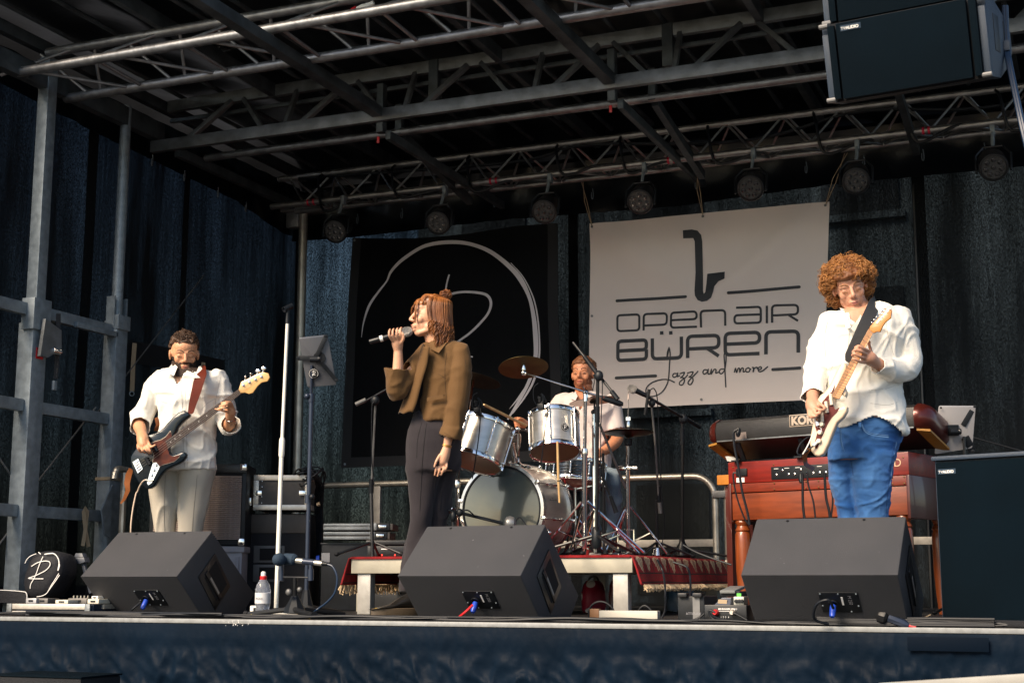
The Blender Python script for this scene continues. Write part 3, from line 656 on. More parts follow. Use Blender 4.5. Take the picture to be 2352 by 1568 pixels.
def brush(uv, ws, name='brush_stroke', k=6):
    P = cat([kz(*q) for q in uv], k); W = catr(ws, k); P = [V((p.x, 10.1 + foldb(p.x, p.z) - .006, p.z)) for p in P]
    put(MB().strip(P, [max(.002, w) for w in W], NY, .001, caps=False), name, greyp, bbn, smooth=0)
RNG = [(158, 745), (172, 660), (205, 560), (255, 480), (308, 410), (335, 350), (400, 280), (500, 212), (600, 182), (720, 175), (820, 190), (930, 235), (1040, 320), (1110, 400), (1165, 510), (1190, 620), (1200, 740), (1197, 860), (1165, 985), (1110, 1100), (1030, 1235)]
brush(RNG, [.002, .012, .022, .018, .014, .022, .028, .028, .030, .030, .028, .032, .036, .040, .028, .034, .040, .034, .028, .026, .014])
brush([(1050, 300), (1125, 385), (1185, 500), (1212, 610), (1222, 740), (1218, 860), (1190, 985), (1140, 1085), (1060, 1200)], [.004, .008, .010, .012, .012, .014, .018, .016, .004])
brush([(1140, 1030), (1090, 1110), (1040, 1172)], [.004, .012, .002])
brush([(190, 600), (172, 660), (165, 700)], [.003, .006, .002])
brush([(683, 370), (672, 410), (655, 500), (640, 560), (615, 700), (590, 900), (570, 1010)], [.012, .014, .012, .012, .012, .012, .008], k=4)
brush([(600, 560), (680, 495), (760, 475), (850, 478), (910, 495), (932, 540), (915, 600), (860, 665), (790, 730), (700, 790), (640, 830), (760, 850), (820, 860)], [.008, .018, .018, .020, .022, .022, .020, .020, .018, .016, .016, .016, .01], k=5)
for s, t in ((.012, .012), (.018, .985), (.49, .99)): p = fbb(s, t); put(MB().lathe([(.004, 0), (.004, .003), (.010, .003), (.010, 0)], p + V((0, -.006, 0)), (0, -1, 0), 10), 'eyelet', galv, bbn)

# ================================================================ LOUDSPEAKERS
def badge(parent, o, x, y, h):
    x, y = V(x), V(y); n = x.cross(y).normalized(); w = h * 3.6
    put(MB().box(o + x * w / 2 + y * h / 2 + n * .001, (w, h, .002), Matrix((x, y, n)).transposed()), 'badge', mat('badge_blue', (.012, .03, .055), .3) if 'badge_blue' not in MATS else MATS['badge_blue'], parent, local=True)
    put(textmb('TW', h * .72, o + x * h * .12 + y * h * .2 + n * .003, x, y), 'print', printw, parent, local=True, smooth=0)
    put(textmb('AUDIO', h * .72, o + x * h * 1.02 + y * h * .2 + n * .003, x, y, ext=.0006, space=.95), 'print', printw, parent, local=True, smooth=0)
side_m = mat('cabinet_skylit', (.018, .032, .055), .45, var=.08, vscale=12, bump=.3, bscale=500)  # paler and bluer than the front: skylight put into the black paint
def line_cab(loc, rz, tilt, roll, lab, H=.325, W=.60):
    rot = Matrix.Rotation(rz, 3, 'Z') @ Matrix.Rotation(roll, 3, 'Y') @ Matrix.Rotation(tilt, 3, 'X')
    r = root('line_array_speaker', lab, 'loudspeaker', loc, 0, 'hanging line array speakers', rot)
    prof = [(-.0, 0), (0, H), (.16, H - .0), (.40, H - .07), (.46, H - .12), (.46, .12), (.40, .07), (.16, 0)]
    for s_ in (-1, 1):
        x = s_ * W / 2
        put(MB().prism([V((x, y + .035, z)) for y, z in prof], V((s_ * .035, 0, 0)), bev=.006), 'side_panel', side_m, r, local=True)
    put(MB().prism([V((-W / 2, y + .03, z)) for y, z in prof], V((W, 0, 0))), 'cabinet', blackp, r, local=True)
    put(MB().box((0, .012, H / 2), (W - .07, .03, H - .012), bev=.006), 'grille', grille, r, local=True)
    for s_ in (-1, 1):
        put(MB().box((s_ * (W / 2 - .012), .012, H / 2), (.030, .022, H - .02), bev=.005), 'flange', MATS['speaker_grille'], r, local=True)
        put(MB().box((s_ * (W / 2 + .018), .035, H / 2 - .015), (.030, .03, H - .05), bev=.006), 'rigging_rail', side_m, r, local=True)
        for z in (.0, H): put(MB().lathe([(.008, -.02), (.011, -.018), (.011, .018), (.008, .02)], (s_ * (W / 2 + .018), .01, z + (.01 if z == 0 else -.008)), (1, 0, 0), 10), 'pin', steel, r, local=True)
        put(MB().box((s_ * (W / 2 + .0355), .19, H / 2 + .02), (.004, .10, .15), Matrix.Rotation(R(-4), 3, 'X'), bev=.0018), 'handle_recess_shade', black, r, local=True)  # dark raised plates put the shade of the handle holes into colour
        put(MB().box((s_ * (W / 2 + .0355), .37, H / 2 + .02), (.004, .05, .12), bev=.0018), 'handle_recess_shade', black, r, local=True)
    badge(r, V((-W / 2 + .055, -.0035, H - .042)), (1, 0, 0), (0, 0, 1), .024)
    return r
pc = TR.onY(1562, 610, 5.75)
la = line_cab(pc, R(-8), R(15), R(0.5), 'lower black line array speaker hanging at the top right corner')
lb_ = line_cab(pc + V((-.006, -.012, .338)), R(-8), R(11), R(0.5), 'upper line array speaker, cut by the top edge of the picture')
cbl = root('speaker_cable', 'pair of blue-black cables hanging from the back of the line array', 'cable', TR.onY(2300, 900, 5.9))
for dx in (0, 16):
    put(MB().tube(cat([TR.onY(2215 + dx, 40, 6.0), TR.onY(2225 + dx, 300, 6.0), TR.onY(2245 + dx, 430, 5.95), TR.onY(2290 + dx, 650, 5.9), TR.onY(2345 + dx, 900, 5.85), TR.onY(2420 + dx, 1200, 5.85)], 6), .009, 8), 'lead', mat('cable_blue', (.006, .02, .05), .4) if 'cable_blue' not in MATS else MATS['cable_blue'], cbl)
put(MB().box(TR.onY(2232, 318, 5.99), (.03, .04, .045), bev=.005), 'connector', side_m, cbl)
# tall speaker on the right
pb = onZ(2159, 1437, 0); r = root('tall_speaker', 'tall black loudspeaker with skylight-tinted dark grille standing at the right front corner', 'loudspeaker', (pb.x, pb.y, 0), R(-19))
W_, H_, D_ = .445, .715, .46
put(MB().box((W_ / 2, D_ / 2 + .02, H_ / 2), (W_, D_, H_), bev=.014), 'cabinet', side_m, r, local=True)
put(MB().box((W_ / 2 - .005, .008, H_ / 2 - .003), (W_ - .045, .03, H_ - .05), bev=.006), 'grille', grille, r, local=True)
put(MB().box((W_ / 2, .012, .016), (W_, .045, .03), bev=.008), 'base_edge', blackp, r, local=True)
put(MB().box((W_ / 2, .014, H_ - .010), (W_, .055, .02), bev=.008), 'top_edge', side_m, r, local=True)
badge(r, V((.03, -.0085, H_ - .078)), (1, 0, 0), (0, 0, 1), .022)
# floor monitors
PR = [(.07, .46), (-.24, .212), (0, 0), (.40, 0), (.52, .115)]
monm = mat('monitor_paint', (.054, .056, .062), .55, bump=.55, bscale=420, col2=(.062, .063, .069), vscale=4, spec=.15)
scuff = mat('scuff_mark', (.30, .30, .30), .8)
def monitor(corner, rz, lab, W=.655):
    W = W; r = root('floor_monitor', lab, 'floor monitor', corner, rz, 'wedge monitors along the stage edge')
    put(MB().prism([V((-W, y, z)) for y, z in PR], V((W, 0, 0)), bev=.010), 'cabinet', monm, r, local=True)
    # lower back panel: direction from mid edge to bottom edge
    a, b = V((0, -.24, .212)), V((0, 0, 0)); dn = (b - a).normalized(); nn = V((0, -dn.z * -1, dn.y)).normalized(); nn = V((0, dn.z, -dn.y)).normalized()
    rotp = Matrix((V((1, 0, 0)), -dn, V((1, 0, 0)).cross(-dn))).transposed(); nn = V((1, 0, 0)).cross(-dn)
    cpt = V((-W * .40, 0, 0)) + a.lerp(b, .52) + nn * .002
    put(MB().box(cpt, (.165, .125, .006), rotp, bev=.002), 'connector_plate', black, r, local=True)
    for i, (u, v) in enumerate(((-.075, .055), (0, .055), (.075, .055), (-.075, -.02), (.075, -.02), (-.03, -.056), (.04, -.056))):
        put(MB().lathe([(.004, 0), (.0035, .003), (0, .0035)], cpt + rotp @ V((u, v, .003)), nn, 8), 'screw', galv, r, local=True)
    put(MB().lathe([(.022, 0), (.022, .006), (.017, .006), (.016, -.004)], cpt + rotp @ V((-.03, -.005, .003)), nn, 14), 'socket', blackm, r, local=True)
    x3, y3 = rotp @ V((0, -1, 0)), rotp @ V((1, 0, 0))
    put(textmb('M 250', .022, cpt + rotp @ V((.038, .045, .0035)), x3, y3), 'print', mat('print_dim', (.25, .25, .27), .6) if 'print_dim' not in MATS else MATS['print_dim'], r, local=True, smooth=0)
    put(MB().box(cpt + rotp @ V((.012, .01, .0035)), (.008, .05, .001), rotp), 'print', printw, r, local=True, smooth=0)
    q = cpt + rotp @ V((-.03, -.012, .01))
    pl = put(MB().lathe([(.013, 0), (.014, .02), (.013, .045), (.009, .055)], q, nn + V((0, 0, -.25)), 12), 'plug', blue, r, local=True)
    # handle on the right side, its hollow's shade drawn as a dark plate
    sd = [(-.05, .21), (.10, .34), (.26, .16), (.12, .03)]; hc = V((0, .13, .20))
    fr = [V((.001, y, z)) for y, z in sd]; put(MB().prism(fr, V((.005, 0, 0)), bev=.002), 'handle_plate', blackm, r, local=True)
    ins = [V((.0065, hc.y + (y - hc.y) * .70, hc.z + (z - hc.z) * .70)) for y, z in sd]; put(MB().prism(ins, V((.001, 0, 0))), 'handle_recess_shade', mat('recess_shade', (.002, .002, .003), .9) if 'recess_shade' not in MATS else MATS['recess_shade'], r, local=True)
    put(MB().bar(V((.009, .015, .235)), V((.009, .165, .09)), .010, .028, up=(0, 1, 1), bev=.003), 'handle_bar', blackm, r, local=True)
    put(MB().bar(V((.0155, .05, .205)), V((.0155, .135, .12)), .001, .014, up=(0, 1, 1)), 'print', mat('label_grey', (.30, .27, .24), .6) if 'label_grey' not in MATS else MATS['label_grey'], r, local=True, smooth=0)
    sl = (V((0, .07, .46)) - V((0, -.24, .212))).normalized(); sn = V((0, -sl.z, sl.y))
    for x in (-W * .78, -W * .27): put(MB().lathe([(.0065, 0), (.0065, .002), (.0, .002)], V((x, .07, .46)) - sl * .018 + sn * .0005, sn, 12), 'screw_hole', rubber, r, local=True)
    for _ in range(6):
        x, t = random.uniform(-W + .03, -.03), random.uniform(.05, .9); p = V((x, -.24, .212)) + sl * .397 * t + sn * .0012; s_ = random.uniform(.002, .006)
        put(MB().add([p + V((random.uniform(-1, 1) * s_, 0, 0)) + sl * random.uniform(-1, 1) * s_ for _ in range(4)], [(0, 1, 2, 3)]), 'scuff', scuff, r, local=True, smooth=0)
    return r
def cornerat(px, Y): return onY(px, 1335, Y).xy
cL, cC, cR = cornerat(466, 6.60), cornerat(1241, 6.48), cornerat(2083, 6.27)
monL = monitor((cL.x, cL.y, 0), R(0), 'black wedge floor monitor at the left, in front of the bass player', .635)
monC = monitor((cC.x, cC.y, 0), R(-1), 'black wedge floor monitor in the middle, in front of the singer and drums')
monR = monitor((cR.x, cR.y, 0), R(-.5), 'black wedge floor monitor at the right, in front of the guitarist')
# ================================================================ RISER AND CARPET
YR = 7.38
ra, rb_ = onY(807, 1279, YR), onY(1452, 1279, YR); zr = (ra.z + rb_.z) / 2; XA, XB = ra.x, rb_.x; YD = YR + 2.0
ris = root('drum_riser', 'low pale-framed drum riser on square legs under the drum kit', 'riser', ((XA + XB) / 2, YR + 1, 0))
frm = mat('riser_frame_cream', (.40, .375, .30), .5, .2, var=.08, vscale=12)
put(MB().box(((XA + XB) / 2, YR + .02, zr - .045), (XB - XA, .04, .085), bev=.003), 'front_rail', frm, ris)
put(MB().box(((XA + XB) / 2, YD - .02, zr - .045), (XB - XA, .04, .085), bev=.003), 'rear_rail', frm, ris)
for x in (XA + .02, XB - .02): put(MB().box((x, YR + 1, zr - .045), (.04, 1.92, .085), bev=.003), 'side_rail', alu2, ris)
put(MB().box(((XA + XB) / 2, YR + 1, zr - .012), (XB - XA - .02, 1.98, .018)), 'deck_board', deckm, ris)
for x, y in ((XA + .075, YR + .05), (XB - .075, YR + .05), (XA + .075, YD - .05), (XB - .075, YD - .05), ((XA + XB) / 2, YD - .05)):
    put(MB().box((x, y, (zr - .09) / 2), (.085, .06, zr - .09), bev=.004), 'leg', mat('leg_alu', (.42, .41, .38), .45, .4, var=.12, vscale=20) if 'leg_alu' not in MATS else MATS['leg_alu'], ris)
crd = mat('carpet_red', (.25, .007, .010), .92, var=.25, vscale=18, bump=.6, bscale=300); cbg = mat('carpet_beige', (.62, .46, .28), .95, var=.2, vscale=30, bump=.5, bscale=300)
cdk = mat('carpet_dark', (.05, .02, .015), .95, var=.3, vscale=30); cmd = mat('carpet_brick', (.19, .03, .018), .95, var=.3, vscale=40)
car = root('oriental_carpet', 'red oriental carpet with beige motifs and pale fringe draped over the drum riser', 'carpet', ((XA + XB) / 2, YR + 1, zr - .2))
zc_ = zr + .008
def drape(s, side):                         # s from 0 on top edge to 1 at the hem
    X = XB if side > 0 else XA
    if s < .25: a = s / .25 * 1.35; return X + side * (-.02 + .035 * math.sin(a)), zc_ - .03 * (1 - math.cos(a))
    t = (s - .25) / .75; return X + side * (.014 + .040 * t), zc_ - .024 - .135 * t
def carpet_motif(y, s):
    u = (y - YR) / .155; k = u - math.floor(u) - .5; au = abs(k)
    if s < .06: return 0
    if .10 < s < .60:
        h = (s - .10) / .5; w = .42 * (1 - h) + .04 if h > .2 else .38 * h * 5
        if au < w: return 1 if not (.13 < au < .17 or au < .03) else 3
        return 0 if au < .46 else 2
    if .66 < s < .86:
        k2 = (u * 2.0) % 1 - .5; h = (s - .66) / .2
        return 3 if abs(k2) < .33 * (1 - abs(h - .5) * 1.6) and abs(k2) > .14 else 0
    return 2 if .60 < s < .64 or .88 < s < .92 else 0
mb = MB(); mb.add([V((XA + .01, YR - .012, zc_)), V((XB - .01, YR - .012, zc_)), V((XB - .01, YD, zc_)), V((XA + .01, YD, zc_)), V((XA + .01, YR - .012, zc_ - .014)), V((XB - .01, YR - .012, zc_ - .014)), V((XB - .01, YD, zc_ - .014)), V((XA + .01, YD, zc_ - .014))], [(0, 1, 2, 3), (0, 4, 5, 1), (4, 7, 6, 5), (1, 5, 6, 2), (2, 6, 7, 3), (3, 7, 4, 0)])
put(mb, 'top_face', crd, car, smooth=0)
for side in (1, -1):
    ny, ns = 240, 22; mb = MB()
    for j in range(ns + 1):
        for i in range(ny + 1):
            y = YR - .012 + 2.0 * i / ny; x, z = drape(j / ns, side); w = .010 * math.sin(y * 17 + side) * (j / ns) + .012 * noise.noise(V((y * 5, side, 2))) * (j / ns)
            mb.v.append(V((x + w, y, z + .012 * noise.noise(V((y * 2, 4, side))) * (j / ns))))
    mb.f = [(j * (ny + 1) + i, j * (ny + 1) + i + 1, (j + 1) * (ny + 1) + i + 1, (j + 1) * (ny + 1) + i) for j in range(ns) for i in range(ny)]
    o = put(mb, 'side_drape', [crd, cbg, cdk, cmd], car, smooth=180); 
    for p in o.data.polygons: i, j = p.index % ny, p.index // ny; p.material_index = carpet_motif(YR + 2.0 * i / ny, j / ns)
    sol = o.modifiers.new('thickness', 'SOLIDIFY'); sol.thickness = .008; sol.offset = -1
    mb = MB()                               # fringe: short twisted wool ends
    for i in range(260):
        y = YR + 2.0 * i / 260 + random.uniform(-.003, .003); x, z = drape(1, side); p = V((x + .010 * math.sin(y * 17 + side), y, z)); L = random.uniform(.022, .04) if side > 0 else random.uniform(.045, .065)
        mb.tube([p, p + V((side * .012 + random.uniform(-.01, .01), random.uniform(-.008, .008), -L * .6)), p + V((side * random.uniform(-.01, .02), random.uniform(-.014, .014), -L))], [.0045, .005, .003], 4)
    put(mb, 'fringe', cbg, car, kind='stuff')
    x0 = drape(.98, side); put(MB().tube([V((x0[0], YR - .012, x0[1])), V((drape(.5, side)[0], YR - .014, drape(.5, side)[1])), V((drape(.15, side)[0], YR - .014, drape(.15, side)[1]))], .006, 6), 'bound_edge', crd, car)

# ================================================================ GUARD RAILS AT THE BACK
YG = 9.95
gw = MATS['galvanised_warm']
gr = root('guard_rail', 'bent tube guard rail behind the drummer, ending beside the organ', 'guard rail', (onY(1500, 1100, YG).x, YG, 0))
zt0 = onY(1500, 1096, YG).z; xa, xb = onY(1180, 1096, YG).x, onY(1643, 1150, YG).x
put(MB().tube([(xa, YG, zt0)] + arcpts((xb - .16, YG, zt0 - .16), .16, math.pi / 2, 0, 8, V((1, 0, 0)), V((0, 0, 1))) + [(xb, YG, .02)], .024, 12), 'tube_frame', gw, gr)
zl0 = onY(1550, 1247, YG).z; put(MB().box(((xa + xb) / 2 + .02, YG + .005, zl0), (xb - xa, .02, .052), bev=.003), 'toe_board', mat('pale_alu', (.30, .275, .24), .5, .3, var=.15, vscale=20), gr)
put(MB().box((xb + .04, YG - .01, onY(1650, 1135, YG).z), (.11, .06, .05), bev=.006), 'coupler', steel, gr)
g2 = root('guard_rail', 'second bent guard rail half hidden behind the organ', 'guard rail', (xb + .6, YG, 0)); xc = xb + .085
put(MB().tube([(xc, YG, .02)] + list(reversed(arcpts((xc + .16, YG, zt0 - .14), .16, math.pi / 2, math.pi, 8, V((1, 0, 0)), V((0, 0, 1))))) + [(xc + 1.7, YG, zt0 + .02)], .024, 12), 'tube_frame', gw, g2)
put(MB().box((xc + .9, YG + .005, zl0), (1.75, .02, .052), bev=.003), 'toe_board', MATS['pale_alu'], g2)
g3 = root('guard_rail', 'straight guard rail with a flat upright behind the singer\'s legs', 'guard rail', (onY(850, 1110, YG).x, YG, 0))
a, b = onY(735, 1115, YG), onY(1160, 1110, YG); put(MB().tube([(a.x, YG, a.z), (b.x, YG, a.z)], .024, 12), 'top_tube', gw, g3)
p = onY(865, 1160, YG); put(MB().box((p.x, YG, a.z / 2), (.075, .03, a.z), bev=.003), 'upright', MATS['pale_alu'], g3)
g4 = root('guard_rail', 'short bent guard rail behind the bass guitar next to the second post', 'guard rail', onX(285, 1200, -6.0))
pt = [onX(*q, -6.0) for q in ((262, 1100), (266, 1084), (277, 1077), (345, 1090))]; put(MB().tube(cat(pt, 5), .022, 10), 'bent_tube', gw, g4); p = onX(286, 1085, -6.0); put(MB().tube([p, (p.x, p.y, 0.0)], .022, 10), 'post', gw, g4)

# ================================================================ BACKLINE LEFT
# bass cabinet
ca, cb2 = at(*B1_.px(1727, 35), 9.0), at(*B1_.px(1700, 640), 9.0); zt1, zb1 = ca.z, .41
r = root('bass_cabinet', 'black bass cabinet with ribbed silver-brown grille cloth behind the bass player', 'bass cabinet', (ca.x, ca.y, zb1), R(24))
W_, H_ = .60, zt1 - zb1
put(MB().box((-W_ / 2, .2, H_ / 2), (W_, .38, H_), bev=.008), 'cabinet', black, r, local=True)
grc = mat('ribbed_grille', (.34, .27, .24), .6, .3, var=.2, vscale=30)
put(MB().box((-W_ / 2, .008, H_ / 2 - .012), (W_ - .05, .008, H_ - .095)), 'grille_cloth', clothb, r, local=True)
src = None; n_ = int((H_ - .10) / .0125)
for k in range(n_):
    z = .04 + k * .0125
    if src is None: src = put(MB().box((-W_ / 2, .001, z), (W_ - .055, .008, .0065), bev=.0015), 'rib', grc, r, local=True)
    else: share(src, r, (0, 0, k * .0125))
put(MB().box((-W_ / 2, -.001, H_ - .03), (W_, .006, .05), bev=.002), 'top_strip', blackm, r, local=True)
put(MB().prism([V((-W_ * .93 + .30 + a, -.006, H_ - .03 + b)) for a, b in ((-.02, -.005), (0, .004), (.02, .0), (.05, .006), (.03, -.006), (0, -.003))], V((0, .002, 0))), 'badge', chrome, r, local=True)
for x in (-.02, -W_ + .02):
    for z in (.02, H_ - .02): put(MB().box((x, .01, z), (.045, .04, .045), bev=.012), 'corner_cap', chrome, r, local=True)
put(MB().box((.004, .2, H_ * .55), (.012, .12, .05), bev=.004), 'handle', chrome, r, local=True)
r2 = root('storage_crate', 'grey plastic crate under the bass cabinet', 'crate', (ca.x, ca.y + .02, 0), R(24))
cg = mat('crate_grey', (.26, .26, .29), .55, var=.08, vscale=10)
put(MB().box((-W_ / 2, .2, .19), (W_ - .05, .36, .38), bev=.012), 'crate_body', cg, r2, local=True); put(MB().box((-W_ / 2, .2, .385), (W_ - .02, .39, .04), bev=.008), 'rim', cg, r2, local=True)
for x in (-.05, -.2, -.35, -.5): put(MB().box((x, .012, .19), (.015, .02, .30), bev=.003), 'rib', cg, r2, local=True)
# PA cabinet with flight case on top
fl, fr_ = RC.at(100, 700, 9.2), RC.at(985, 730, 9.2); W_ = (fr_ - fl).length
zt2 = (fl.z + fr_.z) / 2
r = root('old_speaker', 'worn black speaker cabinet with two moulded handles standing under the flight case', 'speaker cabinet', (fl.x, fl.y, 0), R(23))
put(MB().box((W_ / 2, .25, zt2 / 2), (W_, .5, zt2), bev=.012), 'cabinet', blackp, r, local=True)
put(MB().box((W_ / 2, -.002, zt2 - .065), (W_ - .004, .01, .12), bev=.003), 'top_panel', mat('worn_brown_black', (.05, .042, .036), .6, var=.2, vscale=15), r, local=True)
for z in (zt2 - .26, zt2 - .38):
    put(MB().box((.14, -.003, z), (.2, .012, .11), bev=.005), 'handle_frame', mat('handle_grey', (.06, .06, .06), .5, var=.2) if 'handle_grey' not in MATS else MATS['handle_grey'], r, local=True)
    put(MB().box((.15, -.0105, z), (.14, .006, .075), bev=.002), 'handle_recess_shade', MATS['recess_shade'], r, local=True)  # dark raised plate in place of the shaded hollow
a, b = RC.at(160, 672, 9.15), RC.at(965, 695, 9.15); Wf = (b - a).length; Hf = (RC.at(170, 178, 9.15) - a).length
r = root('flight_case', 'black rack flight case with bright aluminium edges and butterfly latches on a speaker', 'flight case', (a.x, a.y, zt2 + .02), R(23))
Dd = .42; lam = mat('case_laminate', (.05, .045, .042), .55, var=.15, vscale=20); ce = mat('case_edge', (.62, .57, .50), .38, .6, var=.12, vscale=25)
put(MB().box((Wf / 2, Dd / 2, Hf / 2), (Wf - .01, Dd - .01, Hf - .01)), 'case_body', lam, r, local=True)
ew = .034
for z in (ew / 2, Hf - ew / 2): put(MB().box((Wf / 2, .001, z), (Wf, .012, ew), bev=.003), 'edge_strip', ce, r, local=True)
for x in (ew / 2, Wf - ew / 2): put(MB().box((x, -.001, Hf / 2), (ew, .012, Hf - ew * 2), bev=.003), 'edge_strip', ce, r, local=True); put(MB().box((x, Dd, Hf / 2), (ew, .012, Hf), bev=.003), 'edge_strip', ce, r, local=True)
for z in (ew / 2, Hf - ew / 2): put(MB().box((Wf + .001, Dd / 2, z), (.012, Dd, ew), bev=.003), 'edge_strip', ce, r, local=True)
for x, s_ in ((.015, 1), (Wf - .03, -1)):
    put(MB().box((x + s_ * .02, -.008, Hf * .48), (.04, .01, .032), bev=.003), 'latch', chrome, r, local=True); put(MB().tube(arcpts((x, -.010, Hf * .48), .012, 0, 6.28, 10, V((1, 0, 0)), V((0, 0, 1))), .003, 6), 'latch_ring', chrome, r, local=True)
for z in (.2, .38, .66, .82): put(MB().lathe([(.005, 0), (.004, .003), (0, .004)], (ew + .02, -.005, Hf * z), (0, -1, 0), 8), 'rivet', chrome, r, local=True)
cw_ = root('cable_tangle', 'tangle of black cables spilling off the flight case', 'cable', RC.at(1080, 300, 9.2))
for i in range(11):
    a = RC.at(random.uniform(640, 1000), random.uniform(150, 200), 9.35); pts = [a, RC.at(random.uniform(780, 1000), random.uniform(80, 380), 9.12), RC.at(random.uniform(1000, 1180), random.uniform(60, 350), 9.2), RC.at(random.uniform(1040, 1150), random.uniform(400, 600), 9.3), RC.at(random.uniform(1060, 1140), random.uniform(800, 1000), 9.35), RC.at(random.uniform(1050, 1130), 1400, 9.35)]
    put(MB().tube(cat(pts, 6), random.choice([.006, .008, .005]), 6), 'lead', cable_m, cw_)
put(MB().tube([RC.at(1060, 1355, 9.2), RC.at(1105, 1350, 9.2)], .02, 10), 'blue_plug', blue, cw_); put(MB().tube([RC.at(1065, 590, 9.2), RC.at(1110, 575, 9.2)], .012, 6), 'cable_label', tan, cw_)
# stack of flat cases
for k, (v0, v1, lab) in enumerate(((450, 500, 'upper flat aluminium-edged case with a latch, on the stack behind the mic stand'), (508, 566, 'lower flat aluminium-edged case, on the black trunk'))):
    a, b = B2_.at(540, v1, 9.15), B2_.at(1030 - 20 * k, v1 - 4, 9.15); t = B2_.at(540, v0, 9.15); H1 = (t - a).length; W1 = (b - a).length
    r = root('flat_case', lab, 'flat case', a, R(20), 'flat cases stacked left of the riser')
    put(MB().box((W1 / 2, .15, H1 / 2), (W1, .3, H1 - .006), bev=.004), 'case_body', lam, r, local=True)
    for z in (.012, H1 - .012): put(MB().box((W1 * .36, -.002, z), (W1 * .70, .01, .020), bev=.003), 'edge_strip', alu2, r, local=True)
    put(MB().box((W1 * .86, -.002, H1 / 2), (W1 * .2, .012, H1), bev=.005), 'corner_plate', black, r, local=True); put(MB().box((W1 * .86, -.01, H1 * .5), (.05, .01, .02), bev=.003), 'latch', chrome, r, local=True); put(MB().box((W1 * .74, -.004, H1 * .5), (.03, .012, H1), bev=.003), 'corner_bracket', alu2, r, local=True)
a = B2_.at(530, 580, 9.2); b = B2_.at(880, 580, 9.2); r = root('equipment_trunk', 'plain black trunk carrying the flat cases left of the riser', 'trunk', (a.x, a.y, 0), R(20))
put(MB().box(((b - a).length * .65, .2, a.z / 2 - .005), ((b - a).length * 1.3, .4, a.z - .01), bev=.01), 'trunk_body', black, r, local=True); put(MB().box((.03, -.003, a.z - .1), (.055, .006, .06), bev=.002), 'label_plate', mat('label_pale', (.35, .35, .36), .6), r, local=True)
for q in (1,): put(MB().box(((b - a).length * .65, .2, a.z - .012), ((b - a).length * 1.3 + .01, .41, .012), bev=.003), 'lid', blackm, r, local=True)
a = B2_.at(885, 662, 8.55); r = root('rack_mixer', 'thin black rack device with small red and blue lights at the riser\'s left', 'rack device', (a.x, a.y, zc_), R(15))
put(MB().box((.18, .12, .035), (.42, .24, .065), bev=.004), 'chassis', blackm, r, local=True); put(MB().box((.18, .12, .088), (.44, .24, .028), bev=.004), 'lid_unit', blackm, r, local=True)
ledr = mat('led_red', (.4, .02, .02), .4, emis=((1, .05, .03), 2)); ledb = mat('led_blue', (.1, .2, .5), .4, emis=((.2, .4, 1), 2))
for x, m_ in ((.06, ledr), (.14, ledr), (.24, ledb), (.27, ledr)): put(MB().box((x, -.002, .014), (.008, .004, .008)), 'indicator', m_, r, local=True, smooth=0)
put(MB().box((.08, -.002, .05), (.05, .003, .006)), 'print', printw, r, local=True, smooth=0)
a = B2_.at(720, 935, 8.7); r = root('rack_unit', 'open wooden-edged rack with small lights under the riser', 'rack', (a.x, a.y + .3, 0), R(5))
put(MB().box((.2, .2, .17), (.62, .4, .012), bev=.003), 'top_board', frm, r, local=True); 
for x in (-.1, .5): put(MB().box((x, .2, .085), (.012, .4, .17), bev=.002), 'side_board', frm, r, local=True)
put(MB().box((.2, .22, .08), (.56, .36, .13), bev=.004), 'device', blackm, r, local=True); put(MB().box((.34, .03, .09), (.07, .01, .035), bev=.003), 'yellow_tag', yellow, r, local=True)

# ================================================================ ORGAN WITH SYNTHESISER
OY = 8.42; oa = onY(1672, 1062, OY); oz = oa.z; OR = R(-17); OW, OD = 1.15, .60
wr_ = mat('wood_red', (.17, .008, .003), .4, var=.25, vscale=5, stretch=(1, 8, 8), coat=.08, bump=.05, bscale=30)
wo = mat('wood_orange', (.185, .034, .007), .42, var=.28, vscale=4, stretch=(1, 8, 8), coat=.08, bump=.05, bscale=30)
wl = mat('wood_leg', (.22, .048, .010), .36, var=.2, vscale=6, stretch=(8, 8, 1), coat=.4)
wdk = mat('wood_dark', (.075, .012, .008), .35, var=.2, vscale=5, coat=.3)
org = root('stage_organ', 'red and orange wooden organ with turned legs standing behind the guitarist', 'organ', (oa.x, OY, 0), OR)
def oz_at(v): return RO.onY(400, v, OY).z
z1, z2, z3 = RO.onY(385, 712, OY).z, RO.onY(385, 775, OY).z, RO.onY(385, 955, OY).z
def loc(o, p): return WM[o.name].inverted() @ p
put(MB().box((OW / 2, OD / 2, (oz + z1) / 2), (OW, OD, oz - z1), bev=.004), 'upper_panel', wr_, org, local=True)
put(MB().box((OW / 2, OD / 2, (z1 + z2) / 2 - .001), (OW - .004, OD - .004, z1 - z2 - .004), bev=.002), 'middle_panel', mat('wood_redbrown', (.17, .022, .007), .4, var=.25, vscale=5, stretch=(1, 8, 8), coat=.08), org, local=True)
put(MB().box((OW / 2, OD / 2, (z2 + z3) / 2 - .002), (OW - .03, OD - .02, z2 - z3 - .004), bev=.003), 'lower_panel', wo, org, local=True)
for x in (.008, OW - .008): put(MB().box((x, OD / 2, (z1 + z3) / 2 - .01), (.02, OD + .01, z1 - z3 + .02), bev=.004), 'side_cheek', wdk, org, local=True)
for x in (.055, OW - .07):
    for y in (.06, OD - .06):
        put(MB().lathe([(.042, z3), (.046, z3 - .012), (.040, z3 - .025), (.034, z3 - .035), (.040, z3 - .05), (.046, z3 - .06), (.040, z3 - .07), (.046, z3 - .085), (.048, z3 - .13), (.046, .25), (.036, .10), (.026, .0)], (x, y, 0), (0, 0, 1), 20), 'leg', wl, org, local=True)
